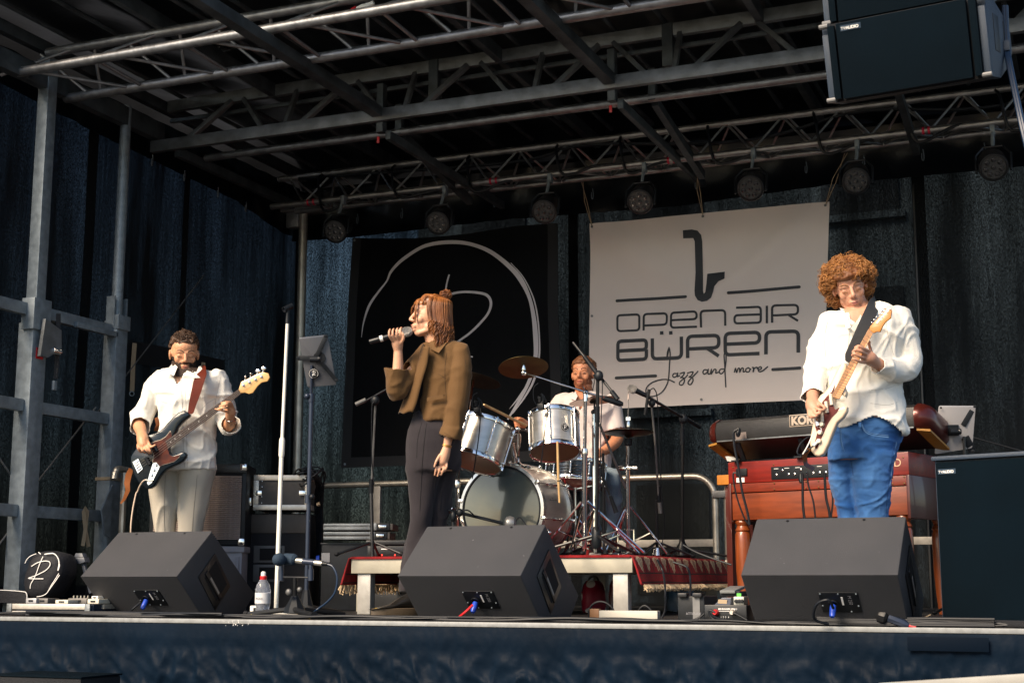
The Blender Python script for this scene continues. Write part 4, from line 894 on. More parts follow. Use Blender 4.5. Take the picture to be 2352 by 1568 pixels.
for x in (.035, OW * .27, OW * .45, OW * .52, OW - .1, OW - .03):
    for z in ((z1 + z2) / 2 + .018, (z1 + z2) / 2 - .018, oz - .03):
        if z > z1 and x not in (.035, OW * .27, OW * .45, OW - .03): continue
        put(MB().lathe([(.0045, 0), (.004, .003), (0, .004)], (x, -.0005, z), (0, -1, 0), 8), 'screw', brass, org, local=True)
cpn = put(MB().box((.365 + .13, -.002, (oz + z1) / 2 - .015), (.40, .008, .075), bev=.002), 'connector_panel', black, org, local=True)
for k in range(9): put(MB().lathe([(.0075, 0), (.0075, .004), (.004, .005), (.004, -.001)], (.33 + .04 * k, -.006, (oz + z1) / 2 - .015 + (.012 if k in (1, 4) else -.012)), (0, -1, 0), 10), 'socket', chrome, org, local=True)
for k in range(5): put(MB().box((.33 + .07 * k, -.0065, (oz + z1) / 2 + .010), (.03, .001, .003)), 'print', printw, org, local=True, smooth=0)
put(MB().box((.095, -.004, (oz + z1) / 2 + .0), (.075, .012, .045), bev=.003), 'power_inlet', black, org, local=True); put(MB().box((.085, -.002, (oz + z1) / 2 - .045), (.055, .003, .028)), 'label_sticker', whitep, org, local=True, smooth=0)
dpos = loc(org, RO.onP(1483, 598, WM[org.name] @ V((0, 0, 0)), WM[org.name].to_3x3() @ V((0, -1, 0))))
put(textmb('D', .062, V((dpos.x, -.0015, dpos.z)), (1, 0, 0), (0, 0, 1), space=1), 'painted_letter', mat('gold_paint', (.62, .42, .26), .5), org, local=True, smooth=0)
a = RO.at(300, 655, 8.75); r = root('bench_end', 'orange wooden bench corner sticking out left of the organ', 'bench', (a.x, a.y, 0), OR)
zq1, zq0 = a.z, RO.at(300, 722, 8.75).z; put(MB().box((.22, .17, (zq1 + zq0) / 2), (.44, .34, zq1 - zq0), bev=.006), 'seat_board', mat('bench_wood', (.50, .19, .03), .4, var=.15), r, local=True)
for x, y in ((.06, .05), (.40, .05), (.06, .3), (.40, .3)): put(MB().box((x, y, zq0 / 2), (.04, .04, zq0)), 'leg', wdk, r, local=True)
# synthesiser on brackets
syn = root('synthesiser', 'long black synthesiser with burgundy end caps lying on brackets above the organ', 'synthesiser', (oa.x - .13, OY + .02, oz), OR)
kb = mat('synth_black', (.02, .02, .021), .4, var=.2, vscale=10, bump=.2, bscale=500); bur = mat('burgundy', (.085, .014, .010), .3, .4, coat=.3); ochre = mat('ochre_wood', (.36, .17, .03), .5, var=.15)
h0, h1 = .125, .262
def sprof(k=1.0, g=0): return [(0 - g, h0 + .01), (-.012 - g, (h0 + h1) / 2), (.004 - g, h1 - .02), (.05, h1 + g), (.11, h1 + g), (.36, h1 - .08 + g), (.36, .045 - g), (.30, .035 - g)]
SW = 1.40
put(MB().prism([V((.06, y, z)) for y, z in sprof()], V((SW - .12, 0, 0)), bev=.008), 'synth_body', kb, syn, local=True)
for x0, sg in ((.065, -1), (SW - .065, 1)):
    rings = []
    for t in range(7):
        a = t / 6 * math.pi / 2; sc = .30 + .70 * math.cos(a); c = V((0, .14, .155)); ring = []
        for y, z in sprof(1, .006): q = V((0, y, z)); q = c + (q - c) * sc; ring.append(V((x0 + sg * (.085 * math.sin(a)), q.y, q.z)))
        rings.append(ring)
    put(MB().loft(rings), 'end_cap', bur, syn, local=True, smooth=80)
    put(MB().prism([V((x0 + sg * .005, .01, h0 - .012)), V((x0 + sg * .075, .03, h0 - .02)), V((x0 + sg * .075, .28, .02)), V((x0 + sg * .005, .28, .02))], V((0, 0, .012))), 'wood_underside', ochre, syn, local=True)
put(MB().box((SW / 2, .0, h0 + .004), (SW - .14, .012, .008), bev=.002), 'edge_trim', alu2, syn, local=True)
kp = loc(syn, RO.onP(793, 332, WM[syn.name] @ V((0, -.01, 0)), WM[syn.name].to_3x3() @ V((0, -1, 0))))
kt = textmb('KORG', .066, V((kp.x + .010, -.0175, kp.z + .010)), (1, 0, 0), (0, 0, 1), ext=.0035, space=1.02)
put(MB().box((kp.x + .096, -.0105, kp.z + .033), (.202, .006, .070), bev=.002), 'logo_border', mat('logo_pale', (.42, .34, .27), .5), syn, local=True); put(MB().box((kp.x + .096, -.0130, kp.z + .033), (.192, .004, .060), bev=.001), 'logo_ground', MATS['synth_black'], syn, local=True)
put(kt, 'logo_letters', MATS['logo_pale'], syn, local=True, smooth=0)
put(MB().box((.24, -.006, h0 + .03), (.075, .004, .045), Matrix.Rotation(R(-3), 3, 'Y')), 'label_sticker', mat('label_brown', (.16, .13, .12), .7), syn, local=True, smooth=0)
for x in (.20, .62, 1.1): put(MB().bar(V((x, .02, h0 - .01)), V((x + .0, .10, .0)), .03, .012).box((x, .08, .005), (.05, .2, .01)), 'bracket', blackm, syn, local=True)
put(MB().tube(cat([V((SW - .2, .3, .22)), V((SW - .1, .35, .24))], 3), .02), 'knob', black, syn, local=True)
# leads from the organ
ld = root('organ_leads', 'thin black leads hanging down the back of the organ and synthesiser', 'cable', RO.onY(500, 960, 8.2))
def lead(reg, uvs, Y, r_=.0075, m_=cable_m, par=ld, nm='lead', k=6): return put(MB().tube(cat([reg.onY(u, v, Y) for u, v in uvs], k), r_, 7), nm, m_, par)
lead(RO, [(440, 348), (412, 375), (420, 470), (445, 600), (470, 760), (505, 900), (520, 985)], 8.25)
lead(RO, [(432, 640), (410, 650), (425, 760), (450, 850), (490, 950), (520, 990)], 8.28, .005)
lead(RO, [(868, 640), (874, 700), (876, 850), (892, 990)], 8.05); lead(RO, [(905, 635), (912, 720), (945, 830), (965, 990)], 8.05, .005)
lead(RO, [(1020, 640), (1030, 800), (1052, 900), (1058, 990)], 8.0); lead(RO, [(1060, 700), (1075, 820), (1065, 930), (1068, 990)], 8.0, .005)
for u in (865, 445): put(MB().lathe([(.014, 0), (.016, .03), (.010, .05)], RO.onY(u, 650 if u > 800 else 345, 8.08 if u > 800 else 8.3), (0, -.3, -1), 10), 'jack_plug', black, ld)
pp = root('paper_sheet', 'white crumpled sheet peeping out between synthesiser and organ', 'paper', RO.at(390, 560, 8.6)); put(MB().prism([RO.at(*q, 8.62) for q in ((358, 530), (375, 528), (425, 555), (428, 570), (370, 560))], V((.02, .05, 0))), 'sheet', whitep, pp)
# ================================================================ DRUM KIT
RH, RM, RSm, RLs = Reg(1298.3, 818.5, .30608), Reg(1034.9, 809.1, .15603), Reg(1542.9, 1204.2, .15597), Reg(0, 1223, .12602)
ZR = zc_ + .001
hd = mat('drum_head_reflection', (.045, .062, .070), .12, coat=.6, col2=(.12, .125, .10), vscale=3.2)  # mottled grey-green stands in for surroundings mirrored in the black head
warm_refl = mat('drum_head_warm_reflection', (.20, .105, .045), .42, var=.25, vscale=5, coat=.15)  # orange tone paints the warm reflection on the lower heads
coated = mat('drum_head_coated', (.6, .58, .54), .5)
def drum(par, c, ax, r, h, nl, headb, headt, shell=silv, hoopm=chrome, reg='', a0=.3, lugh=.7, hh=.012):
    ax = V(ax).normalized(); m = frame(ax, RT); c = V(c)                 # c = centre of the bottom head, ax points to the top head
    put(MB().lathe([(r, .01), (r, h - .01)], c, ax, 40), reg + 'shell', shell, par, smooth=60)
    for t, nm in ((0, 'hoop'), (h, 'hoop')):
        s_ = 1 if t else -1
        put(MB().lathe([(r - .002, t - s_ * .018), (r + .007, t - s_ * .018), (r + .009, t - s_ * .012), (r + .007, t + s_ * .004), (r + .010, t + s_ * .006), (r + .004, t + s_ * .008), (r - .006, t - s_ * .004)], c, ax, 40), nm, hoopm, par, smooth=60)
    put(MB().lathe([(0, -.0005), (r - .003, -.0005), (r - .002, .012)], c, ax, 40), 'lower_head', headb, par, smooth=60)
    put(MB().lathe([(0, h + .0005), (r - .003, h + .0005), (r - .002, h - .012)], c, ax, 40), 'upper_head', headt, par, smooth=60)
    for k in range(nl):
        a = a0 + 2 * math.pi * k / nl; d = m @ V((math.cos(a), math.sin(a), 0)); p = c + d * (r + .012)
        mb = MB().tube([p + ax * .004, p + ax * (h - .004)], .0034, 7)
        for t in (.0, h): mb.box(p + ax * t, (.012, .012, .02), frame(ax, d), bev=.002)
        for t in (h * (.5 - lugh / 2), h * (.5 + lugh / 2)): mb.tube([c + d * r + ax * t, p + ax * t], [.007, .0065], 8); mb.ell(p + ax * t, (.0075, .0075, .012), frame(ax, d), 8, 6)
        mb.tube([p + ax * h * (.5 - lugh / 2), p + ax * h * (.5 + lugh / 2)], .0055, 8)
        put(mb, 'tension_rod', hoopm, par, smooth=50)
bdc = RD.at(460, 1195, 8.12); bdc.z = ZR + .262; bdr = .254
kit = root('bass_drum', 'silver bass drum with dark glossy front head carrying two silver toms on a chrome holder', 'drums', (bdc.x, bdc.y, ZR))
bax = V((.05, 1, 0)).normalized(); bl_ = .42
put(MB().lathe([(bdr, .02), (bdr, bl_ - .02)], bdc, bax, 56), 'shell', silv, kit, smooth=60)
for t, s_ in ((0, -1), (bl_, 1)):
    put(MB().lathe([(bdr - .004, t - s_ * .034), (bdr + .012, t - s_ * .034), (bdr + .013, t + s_ * .004), (bdr - .004, t + s_ * .006), (bdr - .006, t - s_ * .004)], bdc, bax, 56), 'hoop', mat('hoop_silver', (.6, .58, .55), .25, .9) if 'hoop_silver' not in MATS else MATS['hoop_silver'], kit, smooth=50)
put(MB().lathe([(bdr - .005, -.007), (bdr - .013, -.009), (bdr - .016, -.004)], bdc, bax, 56, cap=False), 'hoop_inlay', black, kit, smooth=60)
put(MB().lathe([(0, -.006), (bdr * .5, -.004), (bdr - .008, .0)], bdc, bax, 56), 'front_head', hd, kit, smooth=80)
put(MB().lathe([(0, bl_), (bdr - .008, bl_)], bdc, bax, 56), 'rear_head', coated, kit, smooth=80)
bm_ = frame(bax, (0, 0, 1))
for k in range(8):
    a = .2 + k * math.pi / 4; d = bm_ @ V((math.cos(a), math.sin(a), 0)); p = bdc + d * (bdr + .016)
    mb = MB().tube([p - bax * .012, p + bax * .16], .0042, 8); mb.tube([p + bax * (bl_ - .16), p + bax * (bl_ + .012)], .0042, 8)
    for t in (-.002, bl_ + .002): mb.box(p + bax * t - d * .002, (.03, .02, .014), frame(bax, d), bev=.003); mb.tube([p + bax * t, p + bax * (t - .02 if t < 0 else t + .02)], .004, 6)
    for t in (.16, bl_ - .16): mb.ell(bdc + d * (bdr + .010) + bax * t, (.011, .011, .03), frame(bax, d), 10, 6)
    mb.tube([p + bax * .16, p + bax * (bl_ - .16)], .006, 8)
    put(mb, 'tension_rod', chrome, kit, smooth=50)
for s_, u, v in ((1, 800, 1240), (-1, 0, 0)):
    p = bdc + V((s_ * bdr * .82, .07, -bdr * .52)); q = V((p.x + s_ * .075, p.y - .06, ZR))
    put(MB().tube([p, p + V((s_ * .05, 0, -.01))], .016, 12).tube([p + V((s_ * .05, .0, .02)), q], .007, 8).ell(p + V((s_ * .055, 0, 0)), .014), 'spur', chrome, kit)
# toms
def axis(sx, f): u = (UP * math.cos(sx) + RT * math.sin(sx)).normalized(); return (u * math.sqrt(1 - f * f) + FW * f).normalized()
t2c = RD.at(825, 793, 8.02); t2a = axis(R(-1), .47); t1c = RD.at(270, 862, 8.05); t1a = axis(R(18), .40)
drum(kit, t2c, t2a, .139, .225, 6, warm_refl, coated, reg='tom_', a0=-.72)
drum(kit, t1c, t1a, .158, .235, 6, warm_refl, coated, reg='tom_', a0=.95)
def emblem(c, ax, r, h, u, v, par, d0):    # round black badge with the pale letter on the shell
    p = RM.at(u, v, d0); cc = c + ax * (p - c).dot(ax); d = (p - cc).normalized(); q = cc + d * (r + .001); m = frame(d, ax); ey, ex = m.col[0], m.col[1] * 1
    ex = ax.cross(d).normalized(); ey = ax
    put(MB().lathe([(0, .003), (.022, .003), (.024, 0)], q, d, 24), 'badge', mat('badge_black', (.01, .01, .011), .3) if 'badge_black' not in MATS else MATS['badge_black'], par)
    put(MB().tube(arcpts(q + d * .003, .0205, .5, 5.9, 20, ex, ey), .0008, 5), 'badge_print', printw, par)
    P = [(-.001, .013), (-.006, -.013)], [(-.010, .007), (0, .011), (.008, .008), (.004, .001), (-.006, -.004), (.008, -.006)]
    for s_ in P: put(MB().tube(cat([q + d * .0035 + ex * a + ey * b for a, b in s_], 4), .0011, 5), 'badge_print', printw, par)
emblem(t2c, t2a, .139, .225, 1728, 1058, kit, 7.92)
for (c, a) in ((t2c, t2a), (t1c, t1a)):
    q = c - a * .001 - FW * .002; s_ = -1
# tom holder
hp = RD.at(525, 885, 8.2); htop = RD.at(525, 700, 8.2)
put(MB().tube([bdc + V((.04, .12, bdr - .01)), htop], .0145, 14), 'holder_post', chrome, kit)
put(MB().lathe([(.045, 0), (.045, .01), (.026, .025), (.02, .05)], bdc + V((.04, .12, bdr - .004)), (0, 0, 1), 20), 'holder_base', chrome, kit)
put(MB().box(RD.at(530, 700, 8.2), (.10, .05, .055), bev=.008), 'holder_block', chrome, kit)
for u in (490, 572):
    put(MB().tube([RD.at(u, 665, 8.17), RD.at(u, 765, 8.17)], .0135, 12), 'holder_clamp', chrome, kit); put(MB().tube([RD.at(u, 765, 8.17), RD.at(u, 818, 8.17)], .008, 10), 'holder_arm', chrome, kit)
put(MB().ell(RD.at(570, 637, 8.12), .017).tube([RD.at(572, 637, 8.12), RD.at(690, 640, 8.08)], .008, 10).lathe([(.010, 0), (.026, .03), (.028, .04)], RD.at(625, 638, 8.1), RD.at(690, 640, 8.05) - RD.at(625, 638, 8.1), 14), 'holder_arm', chrome, kit)
put(MB().ell(RD.at(445, 645, 8.06), (.028, .028, .02), frame(RD.at(470, 648, 8.0) - RD.at(400, 640, 8.1))).tube([RD.at(430, 645, 8.06), RD.at(520, 650, 8.12)], .008, 10).tube(cat([RD.at(480, 640, 8.1), RD.at(515, 625, 8.08), RD.at(535, 640, 8.1), RD.at(535, 690, 8.15)], 4), .009, 8), 'holder_arm', chrome, kit)
# snare
sn = root('snare_drum', 'chrome lugged snare drum on a stand behind the second tom', 'snare drum', RD.at(965, 1000, 8.75))
sc = RD.at(962, 1000, 8.8); sc = V(sc); drum(sn, sc, (0.05, .12, 1), .175, .125, 10, mat('snare_under', (.16, .12, .07), .4), coated, shell=mat('snare_shell', (.03, .04, .05), .2, .5, coat=.5), a0=.1, lugh=.5)
sb = V((sc.x, sc.y, ZR)); put(MB().tube([sb + V((0, 0, .05)), sc + V((0, 0, -.03))], .011, 10), 'stand_tube', chrome, sn)
for a in (.5, 2.6, 4.7):
    d = V((math.cos(a), math.sin(a), 0)); put(MB().tube([sb + V((0, 0, .26)), sb + d * .2 + V((0, 0, .008))], .007, 8), 'leg', chrome, sn); put(MB().tube([sc + V((0, 0, -.04)), sc + d * .16 + V((0, 0, -.01)), sc + d * .185 + V((0, 0, .03))], .006, 6), 'basket_arm', chrome, sn)
for k in range(5): put(MB().tube([sc + V((-.10 + .012 * k, -.17, .02 + .018 * k)), sc + V((.12, -.172, .02 + .018 * k))], .002, 5), 'wire', chrome, sn)
def tripod(par, base, top, spread, r_, m_, a0=0, nm='leg', mid=None, n=3, double=True, low=.0):
    for k in range(n):
        a = a0 + k * 2 * math.pi / n; d = V((math.cos(a), math.sin(a), 0)); foot = base + d * spread + V((0, 0, .012)); hub = V((base.x, base.y, base.z + top))
        mb = MB().tube([hub + d * .02, foot], r_, 8)
        if double: mb.tube([V((base.x, base.y, base.z + top * .28)) + d * .015, hub.lerp(foot, .55)], r_ * .8, 6)
        put(mb, nm, m_, par); put(MB().ell(foot, (.016, .016, .012), None, 10, 6), 'rubber_foot', rubber, par)
def cymbal(par, c, n, r, m_=brass, bell=.2, nm='cymbal'):
    put(MB().lathe([(r, -.004), (r, -.003), (r * .75, .004), (r * .4, .010), (r * bell, .012), (r * bell * .7, .024), (.006, .028), (.006, .026), (r * bell * .7, .022), (r * bell, .010), (r * .4, .008), (r, -.005)], c, n, 40), nm, m_, par, smooth=50)
# cymbal stand in front with long boom
cs = root('cymbal_stand', 'chrome boom cymbal stand with a small brass cymbal hung high left of the drummer', 'cymbal stand', V((0, 0, ZR)) + V((RD.at(1027, 1400, 7.95).x, RD.at(1027, 1400, 7.95).y, 0)))
cb_ = V((cs.location.x, cs.location.y, ZR)); pt_ = RD.at(1035, 385, 7.95); kn = RD.at(1029, 800, 7.95)
put(MB().tube([cb_ + V((0, 0, .04)), kn], .0145, 12), 'lower_tube', chrome, cs); put(MB().tube([kn, pt_], .010, 10), 'upper_tube', chrome, cs); put(MB().lathe([(.017, -.015), (.02, 0), (.017, .025)], kn, (0, 0, 1), 12), 'collar', chrome, cs)
put(MB().ell(pt_, .017).tube([pt_ + V((0, 0, -.05)), pt_], .014, 10).tube([RD.at(1018, 345, 7.93), RD.at(1040, 400, 7.9)], .004, 6), 'tilter', chrome, cs)
cc = RM.at(1075, 250, 8.3); tip = RM.at(1075, 300, 8.25)
put(MB().tube([tip, RD.at(1100, 402, 7.9), RD.at(1160, 418, 7.85)], .0055, 8), 'boom_arm', chrome, cs); put(MB().ell(tip, .018).lathe([(.013, 0), (.013, .04), (.01, .045)], RM.at(1075, 290, 8.27), UP, 12), 'cymbal_tilter', chrome, cs)
cn = (UP * .885 + FW * .46 + RT * -.05).normalized()
cymbal(cs, RM.at(1072, 215, 8.3), cn, .146, mat('brass_dull', (.10, .078, .032), .5, .9, var=.3, vscale=9, rvar=.1), nm='cymbal'); put(MB().lathe([(.014, -.02), (.014, .01)], RM.at(1072, 215, 8.3), cn, 10), 'felt', rubber, cs)
cx_ = RM.at(1072, 215, 8.3); ex = RT - cn * RT.dot(cn); ex.normalize(); ey = cn.cross(ex)
put(textmb('SABIAN', .030, cx_ - cn * .004 - ex * .066 - ey * .095, ex, ey, ext=.001), 'print', printk, cs, smooth=0)
tripod(cs, cb_, .30, .36, .0075, chrome, 2.75)
# second cymbal
c2 = root('cymbal_stand', 'reddish brass cymbal on a short stand right in front of the drummer\'s chest', 'cymbal stand', RD.at(1090, 1380, 8.35))
p = RD.at(1095, 440, 8.35); cymbal(c2, p, (UP * .97 + FW * .2 + RT * -.12).normalized(), .15, mat('brass_red', (.2, .12, .09), .28, .9, var=.2, vscale=8)); q = RD.at(1090, 520, 8.33)
put(MB().ell(q, .016).tube([p - V((0, 0, .06)), p + V((0, 0, .03))], .006, 8).lathe([(.022, 0), (.030, .012), (.012, .02)], p - V((0, 0, .02)), (0, 0, 1), 14), 'tilter', blackm, c2); put(MB().tube([q, V((q.x, q.y, ZR + .02))], .011, 10), 'tube', chrome, c2)
tripod(c2, V((q.x, q.y, ZR)), .26, .27, .007, chrome, .6)
# hi-hat
hb_ = RD.at(1325, 1400, 8.5); hh = root('hi_hat', 'dark brass hi-hat cymbals on a chrome stand at the drummer\'s left hand', 'hi-hat', (hb_.x, hb_.y, ZR))
hb_ = V((hb_.x, hb_.y, ZR)); hc = RD.at(1330, 655, 8.5)
put(MB().tube([hb_ + V((0, 0, .03)), RD.at(1323, 900, 8.5)], .0135, 12), 'lower_tube', chrome, hh); put(MB().tube([RD.at(1323, 905, 8.5), RD.at(1325, 735, 8.5)], .0095, 10), 'upper_tube', chrome, hh); put(MB().tube([RD.at(1325, 735, 8.5), RD.at(1328, 380, 8.5)], .0028, 6), 'pull_rod', chrome, hh)
put(MB().lathe([(.012, -.045), (.022, -.04), (.026, -.005), (.02, 0)], RD.at(1326, 700, 8.5), (0, 0, 1), 12), 'seat_cup', black, hh); put(MB().lathe([(.010, 0), (.012, .02), (.008, .05), (.012, .052), (.008, .07)], RD.at(1327, 628, 8.5), (0, 0, 1), 12).box(RD.at(1327, 565, 8.5), (.028, .006, .02)), 'clutch', chrome, hh)
hn = (V((0, 0, 1)) + FW * .03).normalized(); cymbal(hh, hc + V((0, 0, .002)), hn, .148, mat('brass_dark', (.08, .05, .025), .3, .9, var=.3, vscale=10)); put(MB().lathe([(.148, .003), (.10, -.006), (.035, -.010), (.02, -.02), (.005, -.022), (.005, -.02), (.035, -.008), (.148, .004)], hc - V((0, 0, .012)), hn, 40), 'lower_cymbal', MATS['brass_dark'], hh)
tripod(hh, hb_, .30, .24, .007, chrome, .2); put(MB().box(RD.at(1330, 905, 8.45), (.11, .02, .018), bev=.004).lathe([(.013, -.02), (.015, 0), (.013, .02)], RD.at(1280, 902, 8.45), (1, 0, 0), 10), 'clamp', chrome, hh)
put(MB().box(hb_ + V((.0, -.12, .02)), (.09, .26, .012), Matrix.Rotation(R(8), 3, 'X'), bev=.003), 'pedal', chrome, hh); put(MB().tube([hb_ + V((-.05, -.04, .01)), hb_ + V((-.05, -.04, .16)), hb_ + V((.05, -.04, .16)), hb_ + V((.05, -.04, .01))], .005, 6), 'pedal_frame', chrome, hh)
# stand and cymbal behind the singer
lb2 = RD.at(150, 1300, 8.3); ls = root('cymbal_stand', 'chrome cymbal stand half hidden behind the singer\'s back', 'cymbal stand', (lb2.x, lb2.y, ZR)); lb2 = V((lb2.x, lb2.y, ZR))
put(MB().tube([lb2 + V((0, 0, .03)), RD.at(160, 1010, 8.3)], .013, 10), 'lower_tube', chrome, ls); put(MB().tube([RD.at(160, 1010, 8.3), RD.at(185, 820, 8.4), RM.at(330, 400, 9.0)], .009, 8), 'upper_tube', chrome, ls); put(MB().lathe([(.017, -.02), (.02, 0), (.017, .02)], RD.at(160, 1010, 8.3), (0, 0, 1), 10), 'collar', chrome, ls)
cymbal(ls, RM.at(350, 400, 9.0), (UP * .93 + FW * .3 + RT * .2).normalized(), .17, MATS['brass_dark']); tripod(ls, lb2, .28, .28, .007, chrome, 1.2)
# sticks
stickm = mat('stick_wood', (.62, .40, .18), .5, var=.1, vscale=20)
s1 = root('drumstick', 'pale drumstick raised in the drummer\'s right hand over the first tom', 'drumstick', RM.at(505, 775, 8.6)); put(MB().tube([RM.at(490, 765, 8.5), RM.at(515, 780, 8.52), RM.at(1120, 1080, 8.95)], [.005, .008, .009], 10), 'stick', stickm, s1)
s2 = root('drumstick', 'tan drumstick standing upright in front of the bass drum shell, below the second tom', 'drumstick', RD.at(855, 1130, 7.86)); put(MB().tube([RD.at(843, 720, 7.86), RD.at(850, 990, 7.86), RD.at(857, 1138, 7.86)], [.0065, .0075, .0055], 10), 'stick', stickm, s2); put(MB().tube([RD.at(850, 985, 7.86), RD.at(850, 993, 7.86)], .0082, 8), 'print_ring', black, s2)
# clip microphones on the toms
for (u, v, dd, wh, cab_) in ((400, 760, 7.98, 'first', [(395, 590), (330, 640), (318, 760), (340, 830)]), (1335, 700, 7.95, 'second', [(1290, 450), (1225, 520), (1222, 680), (1270, 780)])):
    p = RM.at(u, v, dd); cm = root('drum_microphone', f'small black clip microphone on the rim of the {wh} tom', 'microphone', p)
    put(MB().tube([RM.at(u - 20, v - 40, dd), RM.at(u - 20, v + 30, dd)], .010, 10).tube([RM.at(u - 20, v - 50, dd), RM.at(u - 25, v - 20, dd)], .0125, 10), 'capsule', blackm, cm)
    put(MB().tube(cat([RM.at(u - 10, v + 60, dd), RM.at(u + 25, v + 20, dd), RM.at(u + 20, v - 60, dd), RM.at(u - 5, v - 90, dd)], 4), .007, 8).tube([RM.at(u + 35, v - 60, dd), RM.at(u + 85, v + 60, dd)], .005, 6), 'gooseneck', black, cm)
    put(MB().box(RM.at(u - 5, v + 100, dd), (.036, .025, .035), bev=.004), 'rim_clamp', black, cm)
    put(MB().tube(cat([RM.at(*q, dd + .02) for q in cab_], 5), .0022, 6), 'loop_cable', cable_m, cm)
    q = [(u + 30, v + 90), (u + 95, v + 160), (u + 60, v + 400), (u + 25, v + 700), (u - 10, v + 1000)] if wh == 'second' else [(u + 30, v + 60), (u + 35, v + 250), (u + 15, v + 480), (u - 30, v + 800), (u - 80, v + 1100)]
    put(MB().tube(cat([RM.at(a, b, dd - .12) for a, b in q], 6), .0032, 6), 'cable', cable_m, cm)
# ================================================================ MICROPHONE STANDS
def seg(par, nm, pts, r_, m_=blackm, n=10): return put(MB().tube(pts, r_, n), nm, m_, par)
grill_ball = mat('mic_grille', (.42, .40, .38), .4, .8, bump=1, bscale=900)
def mic_head(par, c, d, r=.022): put(MB().lathe([(r * .72, -.03), (r, -.022), (r * 1.04, -.012), (r, .006), (r * .7, .02), (0, .026)], c, d, 18), 'grille_ball', grill_ball, par, smooth=80)
def vmic(par, a, b, m_=blackm, r0=.016): put(MB().lathe([(r0 * 1.25, 0), (r0 * 1.1, .02), (r0, (b - a).length * .6), (r0 * .8, (b - a).length)], a, b - a, 14), 'microphone_body', m_, par)
# 1 front boom stand before the drummer
ms = root('boom_stand', 'black boom microphone stand crossing in front of the drummer\'s face', 'microphone stand', (RD.at(1110, 1400, 7.7).x, RD.at(1110, 1400, 7.7).y, ZR)); mbz = V((ms.location.x, ms.location.y, ZR))
seg(ms, 'pole', [mbz + V((0, 0, .03)), RD.at(1118, 290, 7.7)], .0095); seg(ms, 'sleeve', [RD.at(1115, 480, 7.7), RD.at(1115, 590, 7.7)], .0145, black); put(MB().ell(RD.at(1125, 272, 7.68), (.026, .02, .03)), 'joint', black, ms)
seg(ms, 'boom_arm', [RD.at(950, 45, 7.9), RD.at(1250, 425, 7.6)], .0075); seg(ms, 'boom_sleeve', [RD.at(1030, 145, 7.82), RD.at(1120, 265, 7.7)], .012, black); seg(ms, 'counterweight', [RD.at(1212, 378, 7.62), RD.at(1255, 432, 7.6)], .013, black)
tripod(ms, mbz, .10, .34, .008, blackm, 3.3, double=False); put(MB().lathe([(.02, 0), (.03, .02), (.024, .1), (.014, .12)], mbz + V((0, 0, .03)), (0, 0, 1), 14), 'hub', black, ms)
seg(ms, 'cable', cat([RD.at(1125, 272, 7.66), RD.at(1150, 330, 7.66), RD.at(1140, 600, 7.66), RD.at(1135, 1000, 7.66), RD.at(1130, 1350, 7.66)], 5), .003, cable_m, 6)
om = root('overhead_microphone', 'flat black overhead microphone on a rod beside the drummer\'s collar', 'microphone', RD.at(1220, 445, 7.95))
seg(om, 'microphone_body', [RD.at(1145, 418, 7.95), RD.at(1170, 428, 7.95), RD.at(1270, 462, 7.95), RD.at(1292, 466, 7.95)], [.010, .0165, .0165, .010], black, 12); seg(om, 'rod', [RD.at(1145, 418, 7.95), RD.at(1050, 395, 7.97)], .004, chrome)
# 2 snare mic boom: long chrome rod from the shoulder to the hi-hat
s3 = root('short_boom_stand', 'thin diagonal boom rod with a black grip beside the drummer\'s left leg', 'microphone stand', RD.at(1240, 1200, 8.1))
seg(s3, 'boom_rod', [RD.at(1130, 600, 8.2), RD.at(1310, 1040, 8.35)], .0075, steel); seg(s3, 'grip_rod', [RD.at(1130, 900, 8.1), RD.at(1200, 1085, 8.1)], .0075); seg(s3, 'grip', [RD.at(1203, 1090, 8.1), RD.at(1245, 1205, 8.1)], [.009, .0145], black)
q = RD.at(1155, 1080, 8.3); seg(s3, 'pole', [V((q.x, q.y, ZR)), RD.at(1155, 800, 8.3)], .008); tripod(s3, V((q.x, q.y, ZR)), .09, .26, .007, blackm, .9, double=False)
# 3 vocal boom stand at the right of the drums
q = RH.at(878, 1450, 9.0); s4 = root('boom_stand', 'black boom stand reaching left with a vocal microphone in front of the white banner', 'microphone stand', (q.x, q.y, ZR)); q = V((q.x, q.y, ZR))
seg(s4, 'pole', [q + V((0, 0, .03)), RH.at(880, 500, 9.0)], .0095); seg(s4, 'sleeve', [RH.at(879, 540, 9.0), RH.at(879, 660, 9.0)], .014, black); put(MB().ell(RH.at(885, 465, 8.98), (.028, .02, .032)), 'joint', black, s4)
seg(s4, 'boom_arm', [RH.at(590, 285, 8.7), RH.at(1010, 530, 9.1)], .0095); seg(s4, 'boom_grip', [RH.at(900, 460, 8.98), RH.at(1010, 530, 9.1)], .0125, black); put(MB().lathe([(.05, 0), (.06, .02), (.045, .06), (.02, .1), (.014, .13)], q, (0, 0, 1), 18), 'hub', blackm, s4); tripod(s4, q, .06, .30, .008, blackm, 2.4, double=False)
vm = root('vocal_microphone', 'black vocal microphone with silver ball, clipped on the boom right of the drummer', 'microphone', RH.at(540, 260, 8.68)); a, b = RH.at(520, 250, 8.68), RH.at(620, 300, 8.7); mic_head(vm, RH.at(497, 241, 8.68), a - b, .026); vmic(vm, a, b, blackm, .015)
seg(vm, 'cable', cat([b, RH.at(640, 250, 8.72), RH.at(670, 245, 8.75), RH.at(692, 330, 8.8), RH.at(705, 650, 8.85), RH.at(722, 1000, 8.85), RH.at(745, 1250, 8.85), RH.at(725, 1420, 8.85)], 6), .0035, cable_m, 6)
